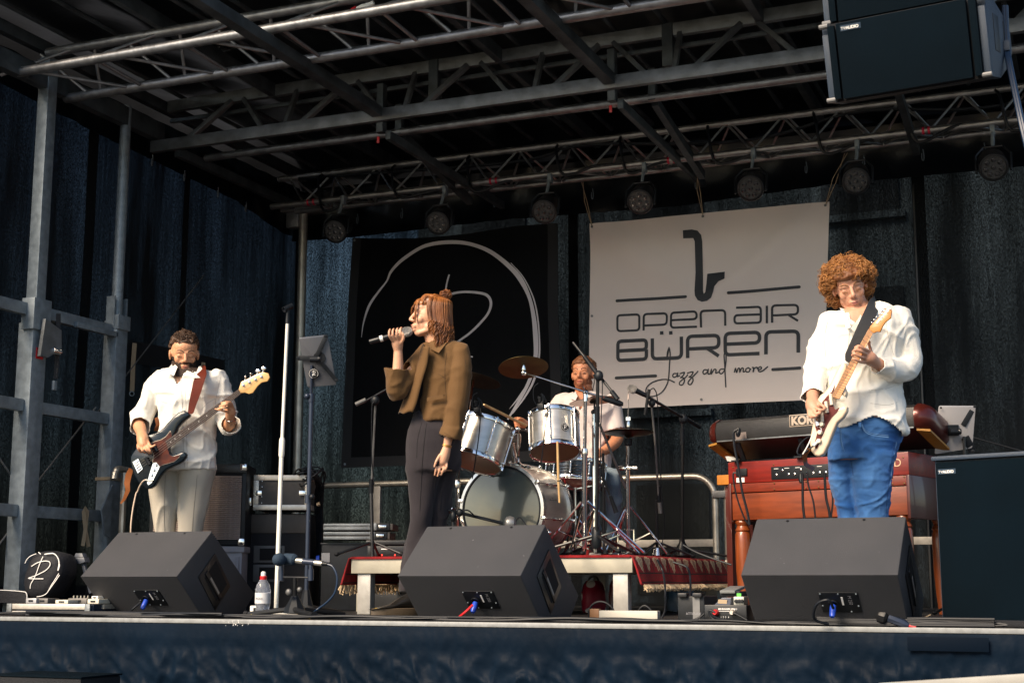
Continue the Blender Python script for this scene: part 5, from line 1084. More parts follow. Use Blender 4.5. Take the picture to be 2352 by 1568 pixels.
# 4 second stand with hanging boom and pencil microphone
q = RH.at(690, 1440, 8.75); s5 = root('pencil_mic_stand', 'thin stand with a pencil microphone and hanging knurled counterweight right of the hi-hat', 'microphone stand', (q.x, q.y, ZR)); q = V((q.x, q.y, ZR))
seg(s5, 'pole', [q + V((0, 0, .03)), RH.at(684, 1075, 8.75)], .010); seg(s5, 'upper_rod', [RH.at(650, 385, 8.6), RH.at(672, 610, 8.62), RH.at(703, 1090, 8.7)], .0065, steel); seg(s5, 'sleeve', [RH.at(700, 970, 8.69), RH.at(706, 1090, 8.7)], .012, black); seg(s5, 'counterweight', [RH.at(707, 1095, 8.7), RH.at(714, 1175, 8.7)], .0135, steel)
seg(s5, 'pencil_microphone', [RH.at(630, 245, 8.55), RH.at(598, 438, 8.55)], [.011, .008], blackm, 12); put(MB().ell(RH.at(650, 350, 8.58), (.022, .018, .024)), 'joint', black, s5); put(MB().lathe([(.02, 0), (.03, .015), (.02, .06)], q, (0, 0, 1), 14), 'hub', chrome, s5); tripod(s5, q, .09, .22, .007, blackm, .4, double=False)
# 5 empty boom stand left of the singer
q = RT_.at(1075, 1540, 8.4); z = onY(855, 1270, q.y).z; s6 = root('boom_stand', 'black boom stand without microphone behind the singer\'s elbow', 'microphone stand', (q.x, q.y, ZR)); q = V((q.x + .0, q.y, ZR))
q = V((onY(856, 1270, q.y).x, q.y, ZR)); seg(s6, 'pole', [q, RS.at(108, 1190, 8.4)], .0115); seg(s6, 'collar', [RS.at(108, 1200, 8.4), RS.at(110, 1120, 8.4)], .0155, black); seg(s6, 'upper_pole', [RS.at(112, 1130, 8.4), RS.at(132, 700, 8.4)], .0065, steel)
put(MB().ell(RS.at(130, 672, 8.38), (.028, .02, .03)), 'joint', black, s6); seg(s6, 'boom_arm', [RS.at(50, 690, 8.38), RS.at(230, 590, 8.4), RS.at(300, 552, 8.42)], .006); seg(s6, 'counterweight', [RS.at(20, 695, 8.38), RS.at(78, 668, 8.38)], .013, steel); seg(s6, 'cable', cat([RS.at(125, 680, 8.36), RS.at(112, 720, 8.36), RS.at(112, 1000, 8.36), RS.at(125, 1150, 8.36)], 4), .0035, cable_m, 6); tripod(s6, q, .08, .22, .008, blackm, 1.9, double=False)
# 6 kick microphone
q = RD.at(130, 1230, 7.72); s7 = root('kick_mic_stand', 'low black boom stand with a rounded microphone at the bass drum', 'microphone stand', (q.x, q.y, 0))
seg(s7, 'pole', [V((q.x, q.y, .02)), q], .010); seg(s7, 'boom_arm', [RD.at(95, 1188, 7.72), RD.at(470, 1278, 7.78)], .009); put(MB().ell(RD.at(175, 1205, 7.7), (.02, .016, .022)).ell(RD.at(130, 1230, 7.7), (.018, .016, .03)), 'joint', black, s7); tripod(s7, V((q.x, q.y, 0)), .06, .2, .007, blackm, .2, double=False)
put(MB().lathe([(.022, -.03), (.036, -.02), (.042, 0), (.036, .02), (.022, .03)], RD.at(520, 1280, 7.8), RT, 18), 'microphone_head', mat('mic_grey', (.25, .25, .25), .4, .6), s7); seg(s7, 'cable', cat([RD.at(180, 1200, 7.7), RD.at(230, 1190, 7.7), RD.at(290, 1235, 7.74), RD.at(380, 1262, 7.74)], 5), .004, cable_m, 6); seg(s7, 'cable', cat([RD.at(540, 1290, 7.8), RD.at(580, 1240, 7.8), RD.at(620, 1280, 7.78), RD.at(650, 1330, 7.75)], 5), .004, cable_m, 6)
# 7 white straight stand
WS = 7.25; bpos = onZ(637, 1405, .012); ws = root('white_mic_stand', 'tall white microphone stand with round white base and empty clip', 'microphone stand', (onY(632, 1400, 6.85).x, 6.85, 0))
wb = V((onY(634, 1404, 6.85).x, 6.85, 0)); dW = dep(wb)
def wp(px, py): return onY(px, py, 6.85)
put(MB().lathe([(.125, 0), (.125, .006), (.11, .014), (.03, .022), (.016, .03)], wb, (0, 0, 1), 36), 'round_base', white, ws)
p0, p1, p2, p3 = wb + V((0, 0, .02)), RT_.onY(245, 1440, 6.85), RT_.onY(252, 1270, 6.85), RT_.onY(298, 255, 6.85)
put(MB().tube([p0, p1], .0125, 14), 'lower_pole', white, ws); put(MB().tube([p1, p1.lerp(p2, .1), p1.lerp(p2, .85), p2], [.0145, .0165, .0165, .013], 14), 'grip_sleeve', white, ws); put(MB().tube([p2, p3], .0095, 12), 'upper_pole', white, ws)
put(MB().lathe([(.012, 0), (.012, .02), (.009, .06), (.013, .08)], p3, (0, 0, 1), 12), 'swivel', black, ws)
cpos = RT_.onY(300, 110, 6.85); cd = (RT_.onY(345, 85, 6.85) - RT_.onY(255, 130, 6.80)).normalized(); mb = MB(); m = frame(cd, (0, 0, 1)); vs = []
for h_ in (-.028, .028):
    for rr in (.019, .0155):
        for k in range(17): a = R(50) + R(260) * k / 16; vs.append(cpos + m @ V((rr * math.cos(a), rr * math.sin(a), h_)))
n_ = 17; fs = []
for k in range(16): fs += [(k, k + 1, 2 * n_ + k + 1, 2 * n_ + k), (n_ + k, 3 * n_ + k, 3 * n_ + k + 1, n_ + k + 1), (k, n_ + k, n_ + k + 1, k + 1), (2 * n_ + k, 2 * n_ + k + 1, 3 * n_ + k + 1, 3 * n_ + k)]
fs += [(0, 2 * n_, 3 * n_, n_), (16, n_ + 16, 3 * n_ + 16, 2 * n_ + 16)]; mb.add(vs, fs); put(mb, 'clip', black, ws)
# ================================================================ TABLETS ON STANDS
def tabtop(par, C, org_, d, reg, arms, hub, tm, logo=None):
    P = [reg.at(*q, d + dd) for q, dd in C]; e1, e2 = (P[1] - P[0]), (P[3] - P[0]); n = e1.cross(e2).normalized()
    if n.dot(FW) < 0: n = -n
    mb = MB(); cx = sum(P, V()) / 4; poly = []
    for i in range(4):
        a, b, c = P[i - 1], P[i], P[(i + 1) % 4]; r = .012; p, q = b + (a - b).normalized() * r, b + (c - b).normalized() * r
        for k in range(4): t = k / 3; poly.append(p * (1 - t) ** 2 + b * 2 * t * (1 - t) + q * t * t)
    put(MB().prism(poly, n * .008, bev=.002), 'tablet_back', tm, par)
    for (a, b, w) in arms: put(MB().bar(reg.at(*a, d - .018), reg.at(*b, d - .012), w, .010, up=n, bev=.002), 'clamp_arm', black, par); put(MB().bar(reg.at(*b, d - .02), reg.at(*b, d + .02), .02, .014, bev=.003), 'clamp_claw', black, par)
    h = reg.at(*hub, d - .03); put(MB().lathe([(.034, 0), (.036, -.015), (.026, -.03), (.0, -.036)], h + n * .02, -n, 18, ), 'clamp_hub', black, par) ; put(MB().lathe([(.016, 0), (.018, .02), (.018, .06), (.010, .065)], reg.at(hub[0] + 20, hub[1] + 12, d - .055), -RT, 14), 'knob', black, par); put(MB().lathe([(.006, 0), (.005, .003)], reg.at(hub[0], hub[1], d - .075), -n, 10), 'screw', chrome, par)
    return n
tgrey = mat('tablet_grey', (.10, .105, .12), .35, .5); td = 7.35
ts = root('tablet_stand', 'black stand holding a grey tablet with a round letter sticker, left of the singer', 'tablet stand', (onY(703, 1395, 6.9).x, 6.9, 0)); tb = V((onY(703, 1393, 6.9).x, 6.9, 0)); dT = dep(V((tb.x, tb.y, 1)))
n = tabtop(ts, [((398, 380), 0), ((655, 353), .0), ((735, 800), .0), ((475, 822), .0)], None, dT + .04, RT_, [((530, 565), (392, 560), .028), ((560, 540), (640, 365), .024), ((590, 590), (735, 760), .022)], (575, 560), tgrey)
q = RT_.at(532, 700, dT + .025); ex = RT; put(MB().lathe([(.0, .002), (.028, .002), (.029, 0)], q, -FW, 24), 'sticker', MATS['badge_black'], ts); put(MB().tube(arcpts(q - FW * .004, .025, -.6, 4.4, 22, RT, UP), .0010, 5), 'sticker_print', printw, ts)
for s_ in ([(.001, .018), (-.006, -.014)], [(-.010, .010), (.002, .014), (.010, .010), (.005, .001), (-.008, -.006), (.010, -.007)]): put(MB().tube(cat([q - FW * .004 + RT * a + UP * b for a, b in s_], 4), .0013, 5), 'sticker_print', printw, ts)
navy = mat('stand_blue_black', (.025, .035, .06), .3, .3)
pA, pB = RT_.onY(515, 625, 6.87), RT_.onY(507, 960, 6.9); seg(ts, 'inner_tube', [pA, pB], .0085, navy, 12); seg(ts, 'outer_tube', [RT_.onY(512, 900, 6.9), tb + V((0, 0, .14))], .0125, navy, 14); put(MB().lathe([(.016, -.02), (.018, 0), (.016, .03)], RT_.onY(510, 925, 6.9), (0, 0, 1), 14).ell(RT_.onY(475, 900, 6.88), .017), 'height_clamp', navy, ts)
seg(ts, 'middle_clamp', [RC.onY(938, 570, 6.9), RC.onY(942, 445, 6.9)], .017, navy, 14); put(MB().ell(RC.onY(1000, 478, 6.88), .017), 'clamp_knob', black, ts)
put(MB().lathe([(.018, .14), (.022, .12), (.04, .05), (.045, .02), (.02, .015)], tb, (0, 0, 1), 8), 'leg_housing', black, ts)
for a in (3.6, 5.6, 1.4): d = V((math.cos(a), math.sin(a), 0)); put(MB().tube([tb + V((0, 0, .05)) + d * .03, tb + d * .30 + V((0, 0, .014))], .011, 8), 'leg', blackm, ts)
# low double microphone holder in front
q = onZ(677, 1400, 0); q.y = 6.52; q = V((onY(677, 1400, 6.52).x, 6.52, 0)); Yq = 6.5
dm = root('double_mic_stand', 'low black tripod with two foam-covered microphones on a cross bar at the stage edge', 'microphone stand', q)
def bp_(u, v, y=Yq): return B2_.onY(u, v, y)
foam = mat('foam_navy', (.012, .03, .055), .85, bump=.4, bscale=200)
put(MB().lathe([(.02, .10), (.026, .085), (.055, .035), (.06, .012), (.03, .008)], q + V((0, 0, .012)), (0, 0, 1), 8), 'leg_housing', black, dm); seg(dm, 'pole', [q + V((0, 0, .08)), bp_(345, 830)], .011, blackm)
for uv, rr in (((15, 1082), .013), ((470, 1092), .015)):
    f_ = B2_.onY(*uv, 6.36 if uv[0] > 400 else 6.5); f_.z = .016; put(MB().tube([q + V((0, -.02, .045)), f_], rr, 10), 'leg', blackm, dm); put(MB().tube([f_, f_ + (f_ - q).normalized() * .02], rr + .005, 10), 'rubber_foot', rubber, dm); put(MB().lathe([(rr + .002, -.003), (rr + .002, .003)], f_ + (q - f_).normalized() * .03, f_ - q, 12), 'yellow_ring', yellow, dm)
f_ = V((q.x + .15, 6.78, .014)); put(MB().tube([q + V((0, .02, .045)), f_], .012, 10), 'leg', blackm, dm)
put(MB().bar(bp_(250, 825), bp_(470, 830), .012, .008, bev=.002), 'cross_bar', blackm, dm)
for u in (248, 455): put(MB().tube([bp_(u, 850), bp_(u, 770)], .015, 12), 'clip_joint', navy, dm); put(MB().tube([bp_(u, 770), bp_(u, 735)], .010, 12), 'clip_neck', navy, dm)
put(MB().ell(bp_(300, 930, 6.46), (.018, .012, .018)).ell(bp_(377, 912, 6.46), (.014, .012, .014)), 'knobs', steel, dm)
m1 = root('foam_microphone', 'microphone with round dark foam cap seen end on, left of the pair', 'microphone', bp_(233, 705)); put(MB().ell(bp_(233, 703, 6.44), (.034, .04, .034)), 'foam_cap', foam, m1); put(MB().tube([bp_(233, 703, 6.48), bp_(236, 715, 6.62)], .013, 10), 'microphone_body', blackm, m1)
m2 = root('foam_microphone', 'silver bodied microphone with long foam cap lying sideways, right of the pair', 'microphone', bp_(400, 715)); put(MB().tube([bp_(268, 698), bp_(276, 700), bp_(340, 703), bp_(352, 708)], [.026, .031, .031, .022], 16), 'foam_cap', foam, m2)
put(MB().tube([bp_(350, 708), bp_(537, 731)], .0145, 14), 'silver_body', mat('mic_silver', (.6, .58, .52), .3, .8), m2); put(MB().tube([bp_(403, 716), bp_(483, 724)], .017, 14), 'holder', navy, m2); put(MB().tube([bp_(537, 731), bp_(572, 735)], [.013, .010], 12), 'plug', black, m2)
seg(m2, 'cable', cat([bp_(570, 735), bp_(610, 755), bp_(640, 830), bp_(625, 930), bp_(570, 1000), bp_(490, 1060), bp_(460, 1090, 6.4)], 7), .0055, MATS['cable_blue'], 8)
# right tablet stand
q = RI.at(1090, 1200, 8.0); s8 = root('tablet_stand', 'black stand with a pale grey tablet behind the tall speaker', 'tablet stand', (q.x, q.y, 0))
tabtop(s8, [((655, 212), 0), ((1300, 215), -.02), ((1240, 950), -.02), ((585, 1060), 0)], None, 8.0, RI, [((1000, 640), (610, 645), .062), ((1080, 560), (1270, 230), .03), ((1110, 760), (1245, 1000), .045)], (1020, 650), mat('tablet_pale', (.36, .35, .36), .35, .3)); put(MB().lathe([(.006, 0), (.006, .002), (0, .002)], RI.at(692, 250, 7.985), -FW, 12), 'camera_lens', black, s8)
seg(s8, 'pole', [RI.at(1090, 750, 7.96), V((q.x, q.y, .02))], .008); tripod(s8, V((q.x, q.y, 0)), .1, .25, .008, blackm, .5, double=False)
lw_ = root('hanging_cord', 'thin black cord sloping across the back mesh at the right', 'cord', RI.at(1700, 900, 10)); put(MB().tube([RI.onY(450, 540, 10.3), RI.onY(2140, 1010, 10.3), RI.onY(2500, 1110, 10.3)], .006, 6), 'line', cable_m, lw_)

# ================================================================ SMALL THINGS ON THE DECK
# bottle
q = V((onY(603, 1396, 6.72).x, 6.72, 0)); bt = root('water_bottle', 'clear plastic water bottle with red and white sports cap beside the white stand', 'bottle', q)
pet = bpy.data.materials.new('pet_plastic'); pet.use_nodes = True; b_ = pet.node_tree.nodes['Principled BSDF']; b_.inputs['Base Color'].default_value = (.72, .78, .9, 1); b_.inputs['Roughness'].default_value = .08; b_.inputs['Transmission Weight'].default_value = .85; b_.inputs['IOR'].default_value = 1.25
put(MB().lathe([(.0, .004), (.036, .002), (.040, .02), (.036, .045), (.041, .06), (.040, .115), (.042, .135), (.036, .165), (.022, .19), (.016, .20)], q, (0, 0, 1), 24), 'bottle_body', pet, bt, smooth=60)
put(MB().lathe([(.0415, .068), (.0425, .069), (.0425, .124), (.0415, .125)], q, (0, 0, 1), 24), 'paper_label', mat('label_print', (.55, .56, .58), .6), bt)
put(textmb('VÖSLAUER' if False else 'AQUA', .016, q + V((-.018, -.0432, .09)), (1, 0, 0), (0, 0, 1)), 'label_print', printk, bt, smooth=0)
put(MB().lathe([(.018, .195), (.019, .197), (.019, .214), (.015, .216)], q, (0, 0, 1), 18), 'red_collar', red, bt); put(MB().lathe([(.014, .216), (.014, .232), (.011, .236), (.009, .236), (.009, .24), (0, .241)], q, (0, 0, 1), 16), 'white_cap', whitep, bt)
q2 = V((onY(583, 1396, 6.74).x, 6.74, 0)); w_ = root('white_socket', 'small white box with black sockets behind the bottle', 'box', q2); put(MB().box(q2 + V((0, .02, .028)), (.05, .04, .056), bev=.004), 'housing', whitep, w_); put(MB().box(q2 + V((.005, -.001, .03)), (.014, .003, .03)), 'socket', black, w_)
# bag with letter at left
Yb = 6.72; bagm = mat('bag_navy_black', (.006, .007, .012), .75, bump=.3, bscale=60, var=.3, vscale=6)
q = V((onY(95, 1370, Yb).x, Yb, 0)); bg_ = root('black_gig_bag', 'dark cloth cover printed with a white hand drawn R, by the first post', 'bag', q)
ol = [(620, 345), (760, 320), (900, 345), (1000, 380), (1060, 470), (1075, 600), (1060, 760), (960, 960), (870, 1100), (760, 1190), (620, 1215), (420, 1210), (350, 960), (380, 760), (430, 640), (470, 480), (540, 390)]
def lp(u, v, dy=0): return RLs.onY(u, v, Yb + dy)
mb = MB(); rings = []; c = sum([lp(*p) for p in ol], V()) / len(ol)
for dy, k in ((.0, .0), (.002, .55), (.018, .86), (.05, .98), (.11, 1.0), (.17, .93), (.2, .6), (.2, .0)): rings.append([V((c.x + (p.x - c.x) * max(k, .01), Yb + dy, c.z + (p.z - c.z) * max(k, .01))) for p in cat([lp(*u) for u in ol + [ol[0]]], 3)[:-1]])
mb.loft(rings); put(mb, 'cover', bagm, bg_, smooth=80)
def bagp(u, v): p = lp(u, v); d = ((p.x - c.x) ** 2 + (p.z - c.z) ** 2) ** .5; p.y = Yb - .004 + .055 * max(0, d / .16 - .45) ** 2; return p
for s_, w in (([(455, 550), (490, 480), (560, 420), (660, 380)], .004), ([(705, 355), (745, 385)], .005), ([(820, 388), (900, 375), (970, 378), (1030, 440), (1062, 540), (1050, 680)], .006), ([(1062, 540), (1072, 600), (1052, 685)], .004), ([(1060, 740), (1000, 850), (930, 960), (850, 1090), (760, 1145), (660, 1162)], .004), ([(1070, 770), (1010, 870), (940, 970), (860, 1080)], .004), ([(790, 435), (735, 560), (650, 790), (570, 930), (550, 1010)], .005), ([(585, 607), (700, 540), (830, 512), (910, 530), (915, 600), (830, 690), (650, 780), (530, 825), (640, 835), (795, 835)], .005)):
    put(MB().strip(cat([bagp(*p) for p in s_], 5), w, NY, .001), 'printed_stroke', printw, bg_, smooth=0)
tz = root('black_cover', 'black cloth thrown over equipment between the posts', 'cloth', lp(1500, 700, .5)); rings = []
for k, (z, sx, sy) in enumerate(((0, .33, .2), (.12, .32, .19), (.22, .30, .17), (.27, .20, .1), (.30, .05, .03))): rings.append([V((lp(1420, 700).x + sx * math.cos(a) * (1 + .06 * math.sin(5 * a)), Yb + .5 + sy * math.sin(a), z)) for a in [i * math.pi / 12 for i in range(24)]])
put(MB().loft(rings), 'cloth', clothb, tz, smooth=60)
# folding stand
af = root('folding_stand', 'dark grey A-shaped folding stand next to the lettered bag', 'stand', lp(1430, 1100, .2)); gm2 = mat('stand_grey', (.07, .08, .10), .45)
put(MB().prism([lp(1375, 370, .2), lp(1490, 370, .2), lp(1520, 440, .2), lp(1350, 440, .2)], V((0, .04, 0)), bev=.003), 'hinge_top', gm2, af); put(MB().prism([lp(1345, 445, .19), lp(1525, 445, .19), lp(1548, 530, .19), lp(1440, 570, .19), lp(1315, 530, .19)], V((0, .05, 0)), bev=.003), 'hinge_cover', gm2, af)
for a, b in (((1340, 540), (1120, 1090)), ((1520, 560), (1665, 1100))): put(MB().bar(lp(*a, .22), lp(*b, .22), .02, .02, up=(0, 1, 0), bev=.003), 'leg', gm2, af); put(MB().bar(lp(*a, .25), lp(b[0], b[1], .42), .02, .02, up=(0, 1, 0), bev=.003), 'leg', gm2, af)
# pouch, pedalboard and little boxes
po = root('black_pouch', 'flat black pouch with pale piping at the far left edge of the deck', 'pouch', lp(200, 1280)); put(MB().loft([[lp(u, v, dy) for u, v in ((-260, 1270), (-260, 1040 + k_), (110, 1045 + k_), (440, 1070 + k_), (490, 1120), (495, 1270))] for dy, k_ in ((0, 12), (.03, 0), (.18, 0), (.22, 14))]), 'pouch_body', bagm, po, smooth=50); put(MB().tube(cat([lp(u, v, -.002) for u, v in ((-200, 1040), (110, 1046), (420, 1070), (480, 1100), (494, 1160), (490, 1200))], 4), .0028, 6), 'piping', printw, po)
Yp = 6.38; pb_ = root('pedalboard', 'silver aluminium pedalboard case lying along the edge at the far left', 'pedalboard', (RLs.onY(900, 1420, Yp).x, Yp + .15, 0))
a, b = RLs.onY(145, 1430, Yp), RLs.onY(1690, 1430, Yp); hz = RLs.onY(145, 1290, Yp).z; wq = b.x - a.x; cxp = (a.x + b.x) / 2
put(MB().box((cxp, Yp + .16, hz / 2 + .003), (wq - .01, .30, hz - .008)), 'case_body', navy, pb_); 
for z, hh_ in ((hz - .014, .030), (.014, .022)): put(MB().box((cxp, Yp, z), (wq * .9, .012, hh_), bev=.003), 'edge_strip', MATS['case_edge'], pb_)
for x in (a.x + .015, b.x - .03): put(MB().box((x, Yp - .004, hz / 2 + .002), (.035, .016, hz), bev=.004), 'corner_plate', alu2, pb_)
def sbox(u0, u1, v0, v1, y, m_, lab, nm='effect_pedal', top=None):
    a, b = RLs.onY(u0, v1, y), RLs.onY(u1, v0, y); r = root(nm, lab, 'effect pedal', ((a.x + b.x) / 2, y, a.z)); put(MB().box(((a.x + b.x) / 2, y + .05, (a.z + b.z) / 2), (b.x - a.x, .1, b.z - a.z), bev=.004), 'housing', m_, r); put(MB().box(((a.x + b.x) / 2, y - .002, (a.z * .5 + b.z * .5)), ((b.x - a.x) * .4, .003, (b.z - a.z) * .35)), 'socket', black, r)
    for k in range(top or 0): put(MB().lathe([(.006, 0), (.006, .014), (0, .015)], (a.x + (b.x - a.x) * (k + .7) / (top + .3), y + .03, b.z), (0, 0, 1), 10), 'knob', chrome, r)
    return r
sbox(465, 662, 1190, 1285, 6.50, mat('pedal_silver', (.42, .42, .43), .4, .4), 'plain silver pedal, left end of the pedalboard'); sbox(666, 870, 1195, 1285, 6.52, mat('pedal_dark', (.16, .15, .14), .45, .3), 'dark grey pedal next to the silver one')
sbox(1005, 1240, 1220, 1290, 6.46, mat('pedal_cream', (.62, .58, .48), .45), 'cream coloured pedal in the middle of the board'); sbox(1235, 1580, 1190, 1290, 6.55, MATS['pedal_dark'], 'brown-grey pedal with a row of silver knobs', top=5); sbox(1590, 1800, 1205, 1290, 6.42, MATS['pedal_cream'], 'cream pedal with a white box on top, close to the left monitor'); sbox(1665, 1785, 1150, 1200, 6.44, whitep, 'small white box lying on the last cream pedal', 'adapter_box'); sbox(1650, 1900, 1300, 1385, 6.46, mat('pedal_sand', (.30, .27, .22), .5), 'flat sand coloured pedal under the left corner of the monitor')
cb3 = root('edge_cables', 'bundle of black cables running along the front edge of the deck', 'cable', (-3, YE + .05, 0))
def edge(pts, r_=.006, m_=None): put(MB().tube(cat([V((onY(px, 1410, y).x, YE + (y - YE) * (.28 if px > 1620 else 1), z)) for px, y, z in pts], 6), r_, 7), 'lead', m_ or cable_m, cb3)
random.seed(11)
for k in range(7):
    x = -40 - random.uniform(0, 60); P_ = []
    while x < 2400:
        P_.append((x, YE + .045 + random.uniform(0, .11), random.choice([.006, .006, .012, .018]))); x += random.uniform(90, 230)
    if k > 3: i0 = random.randrange(0, len(P_) // 2); P_ = P_[i0:i0 + random.randrange(5, 9)]
    edge(P_, random.choice([.0055, .007, .0045]), cable_m if k % 2 else None)
for k in range(5): edge([(x, YE + .06 + .02 * math.sin(x / 90 + k), .006 + .007 * k) for x in range(1880, 2330, 45)], .006)
for k in range(4): edge([(x, YE + .06 + .03 * math.sin(x / 60 + k), .006 + .006 * k) for x in range(60, 520, 50)], .006)
for mon, ox in ((monL, 0), (monC, 0), (monR, 0)):     # lead from each monitor plug to the deck
    o = V(mon.location); W_ = .655
    P_ = [WM[mon.name] @ V((-W_ * .40 - .02, -.165, .075)), WM[mon.name] @ V((-W_ * .40 - .05, -.19, .04)), WM[mon.name] @ V((-W_ * .40 - .10, -.17, .01))] if mon is not monR else [WM[mon.name] @ V(q) for q in ((-W_ * .40 - .02, -.165, .075), (-W_ * .45, -.20, .11), (-W_ * .53, -.19, .09), (-W_ * .56, -.15, .03), (-W_ * .48, -.11, .008))]
    put(MB().tube(cat(P_, 5), .006, 8), 'lead', red if mon is monC else cable_m, cb3)
# connector at right
fx = root('loose_connector', 'black cable coupling with octagonal head and red tail lying by the right monitor', 'connector', B4_.onY(1100, 1160, 6.05 + .2))
y = YE + .012; a, b, c_ = B4_.onY(1000, 1090, y), B4_.onY(1060, 1110, y), B4_.onY(1200, 1165, y); put(MB().lathe([(.030, 0), (.034, .006), (.034, .03), (.024, .04)], a + (a - b) * .2 - V((0, 0, .0)), b - a, 8), 'octagonal_head', blackm, fx); put(MB().tube([b, b.lerp(c_, .75), c_], [.020, .019, .012], 8), 'grip', navy, fx); put(MB().tube([c_, B4_.onY(1250, 1180, y)], .008, 8), 'red_tail', red, fx); put(MB().tube(cat([B4_.onY(1245, 1145, y + .1), B4_.onY(1300, 1115, y + .1), B4_.onY(1355, 1088, y + .1)], 4), .003, 6), 'wire_end', tan, fx)
# things under and around the riser
Yu = 6.6
def b3(u, v, y): return B3_.onY(u, v, y)
ps = root('power_strip', 'pale power strip lying in front of the right riser leg', 'power strip', b3(900, 1130, 6.9)); a, b = b3(745, 1130, 6.9), b3(1160, 1130, 6.9); put(MB().box(((a.x + b.x) / 2, 6.93, .022), (b.x - a.x, .05, .04), bev=.004), 'housing', mat('plastic_offwhite', (.50, .48, .42), .5), ps); put(MB().box((a.x - .02, 6.92, .025), (.05, .04, .05), bev=.004), 'brown_plug', mat('plug_brown', (.30, .15, .07), .5), ps)
pc_ = root('looped_cables', 'black cables looping up behind the power strip under the riser', 'cable', b3(850, 1100, 7.1))
for L in ([(680, 1120), (690, 1040), (740, 1000), (800, 1005), (850, 1050), (840, 1090), (760, 1125)], [(1010, 1130), (1030, 1060), (1070, 1025), (1110, 1050), (1140, 1100), (1170, 1130)], [(1180, 1135), (1215, 1050), (1215, 900), (1200, 790), (1160, 700)], [(1270, 720), (1370, 760), (1392, 850), (1390, 960)], [(1340, 600), (1430, 650), (1560, 700), (1680, 740)]): put(MB().tube(cat([b3(*q, 7.15 if q[1] > 850 else 7.3) for q in L], 6), .0055, 7), 'lead', cable_m, pc_)
dots = bpy.data.materials.new('polka_dots'); dots.use_nodes = True; n, l = nt(dots); b_ = n['Principled BSDF']; tc = n.new('ShaderNodeTexCoord'); vo = n.new('ShaderNodeTexVoronoi'); vo.inputs['Scale'].default_value = 12; vo.inputs['Randomness'].default_value = .25; l.new(tc.outputs['Object'], vo.inputs[0]); r_ = n.new('ShaderNodeValToRGB'); r_.color_ramp.interpolation = 'CONSTANT'; r_.color_ramp.elements[0].color = (.7, .68, .66, 1); r_.color_ramp.elements[1].position = .34; r_.color_ramp.elements[1].color = (.30, .005, .03, 1); l.new(vo.outputs['Distance'], r_.inputs[0]); l.new(r_.outputs[0], b_.inputs['Base Color']); MATS['polka_dots'] = dots
def bag(nm, lab, u0, u1, v0, v1, y, m_, m2=None):
    a, b = b3(u0, v1, y), b3(u1, v0, y); r = root(nm, lab, 'bag', ((a.x + b.x) / 2, y, 0)); rings = []
    for z, k in ((0, .9), (.1, 1.0), (.55, 1), (.85, .85), (1, .6)): rings.append([V(((a.x + b.x) / 2 + (b.x - a.x) / 2 * k * math.cos(t) * (1 + .05 * math.sin(3 * t + z * 5)), y + .1 * k * math.sin(t), b.z * z)) for t in [i * math.pi / 10 for i in range(20)]])
    put(MB().loft(rings), 'bag_body', m_, r, smooth=60); put(MB().tube(arcpts(((a.x + b.x) / 2, y, b.z * .98), (b.x - a.x) * .22, 0, math.pi, 10, V((1, 0, 0)), V((0, 0, 1))), .006, 6), 'handle', m2 or black, r)
bag('polka_dot_bag', 'red bag with white polka dots under the riser', 640, 790, 850, 1130, 8.3, dots); bag('red_white_bag', 'small red and white bag beside the right riser leg', 835, 905, 850, 960, 8.5, mat('bag_redwhite', (.55, .01, .04), .6, col2=(.7, .66, .6), vscale=6), red)
bag('blue_bag', 'light blue patterned plastic bag under the carpet fringe', 1215, 1420, 870, 1010, 8.9, mat('bag_blue', (.05, .25, .55), .35, col2=(.35, .38, .42), vscale=6, bump=.5, bscale=14), red)
# black amplifier box and small mixer
def bx3(u0, u1, v0, v1, y, dp): a, b = RSm.onY(u0, v1, y), RSm.onY(u1, v0, y); return ((a.x + b.x) / 2, y + dp / 2, (a.z + b.z) / 2), (b.x - a.x, dp, b.z - a.z), a, b
r = root('black_amplifier', 'black boxy guitar amplifier standing under the fringe of the carpet', 'amplifier', RSm.onY(290, 1440, 6.75)); c0, d0, a, b = bx3(90, 480, 1050, 1440, 6.75, .25); put(MB().box((c0[0], c0[1], b.z / 2), (d0[0], .25, b.z), bev=.008), 'cabinet', black, r)
for x in (a.x + .03, b.x - .03): put(MB().box((x, 6.75, b.z + .004), (.045, .05, .02), bev=.004), 'corner_cap', blackm, r)
put(textmb('ATTITUDE', .016, RSm.onY(210, 1325, 6.747), (1, 0, 0), (0, 0, 1)), 'print', MATS['print_dim'], r, smooth=0); put(MB().box((b.x - .04, 6.748, b.z / 2), (.035, .004, b.z * .9)), 'metal_strip', steel, r)
r = root('processor_box', 'black audio processor box with red plug and white lettering beside the right monitor', 'audio box', RSm.onY(800, 1440, 6.42)); c0, d0, a, b = bx3(485, 1100, 1190, 1435, 6.42, .2); put(MB().box((c0[0], c0[1], b.z / 2 + .002), (d0[0], .2, b.z), bev=.004), 'housing', blackm, r)
put(textmb('BEHRINGER MINI 1', .0105, RSm.onY(685, 1252, 6.417), (1, 0, 0), (0, 0, 1), ext=.0003), 'print', printw, r, smooth=0); put(textmb('1  2  3   4', .010, RSm.onY(720, 1370, 6.417), (1, 0, 0), (0, 0, 1)), 'print', printw, r, smooth=0); put(MB().box(RSm.onY(765, 1272, 6.419), (.10, .001, .002)), 'print', printw, r, smooth=0)
for u, m_ in ((655, red), (905, MATS['case_edge'])): put(MB().lathe([(.014, 0), (.014, .02), (.009, .03)], RSm.onY(u, 1292, 6.42), (0, -1, 0), 12), 'plug', m_, r)
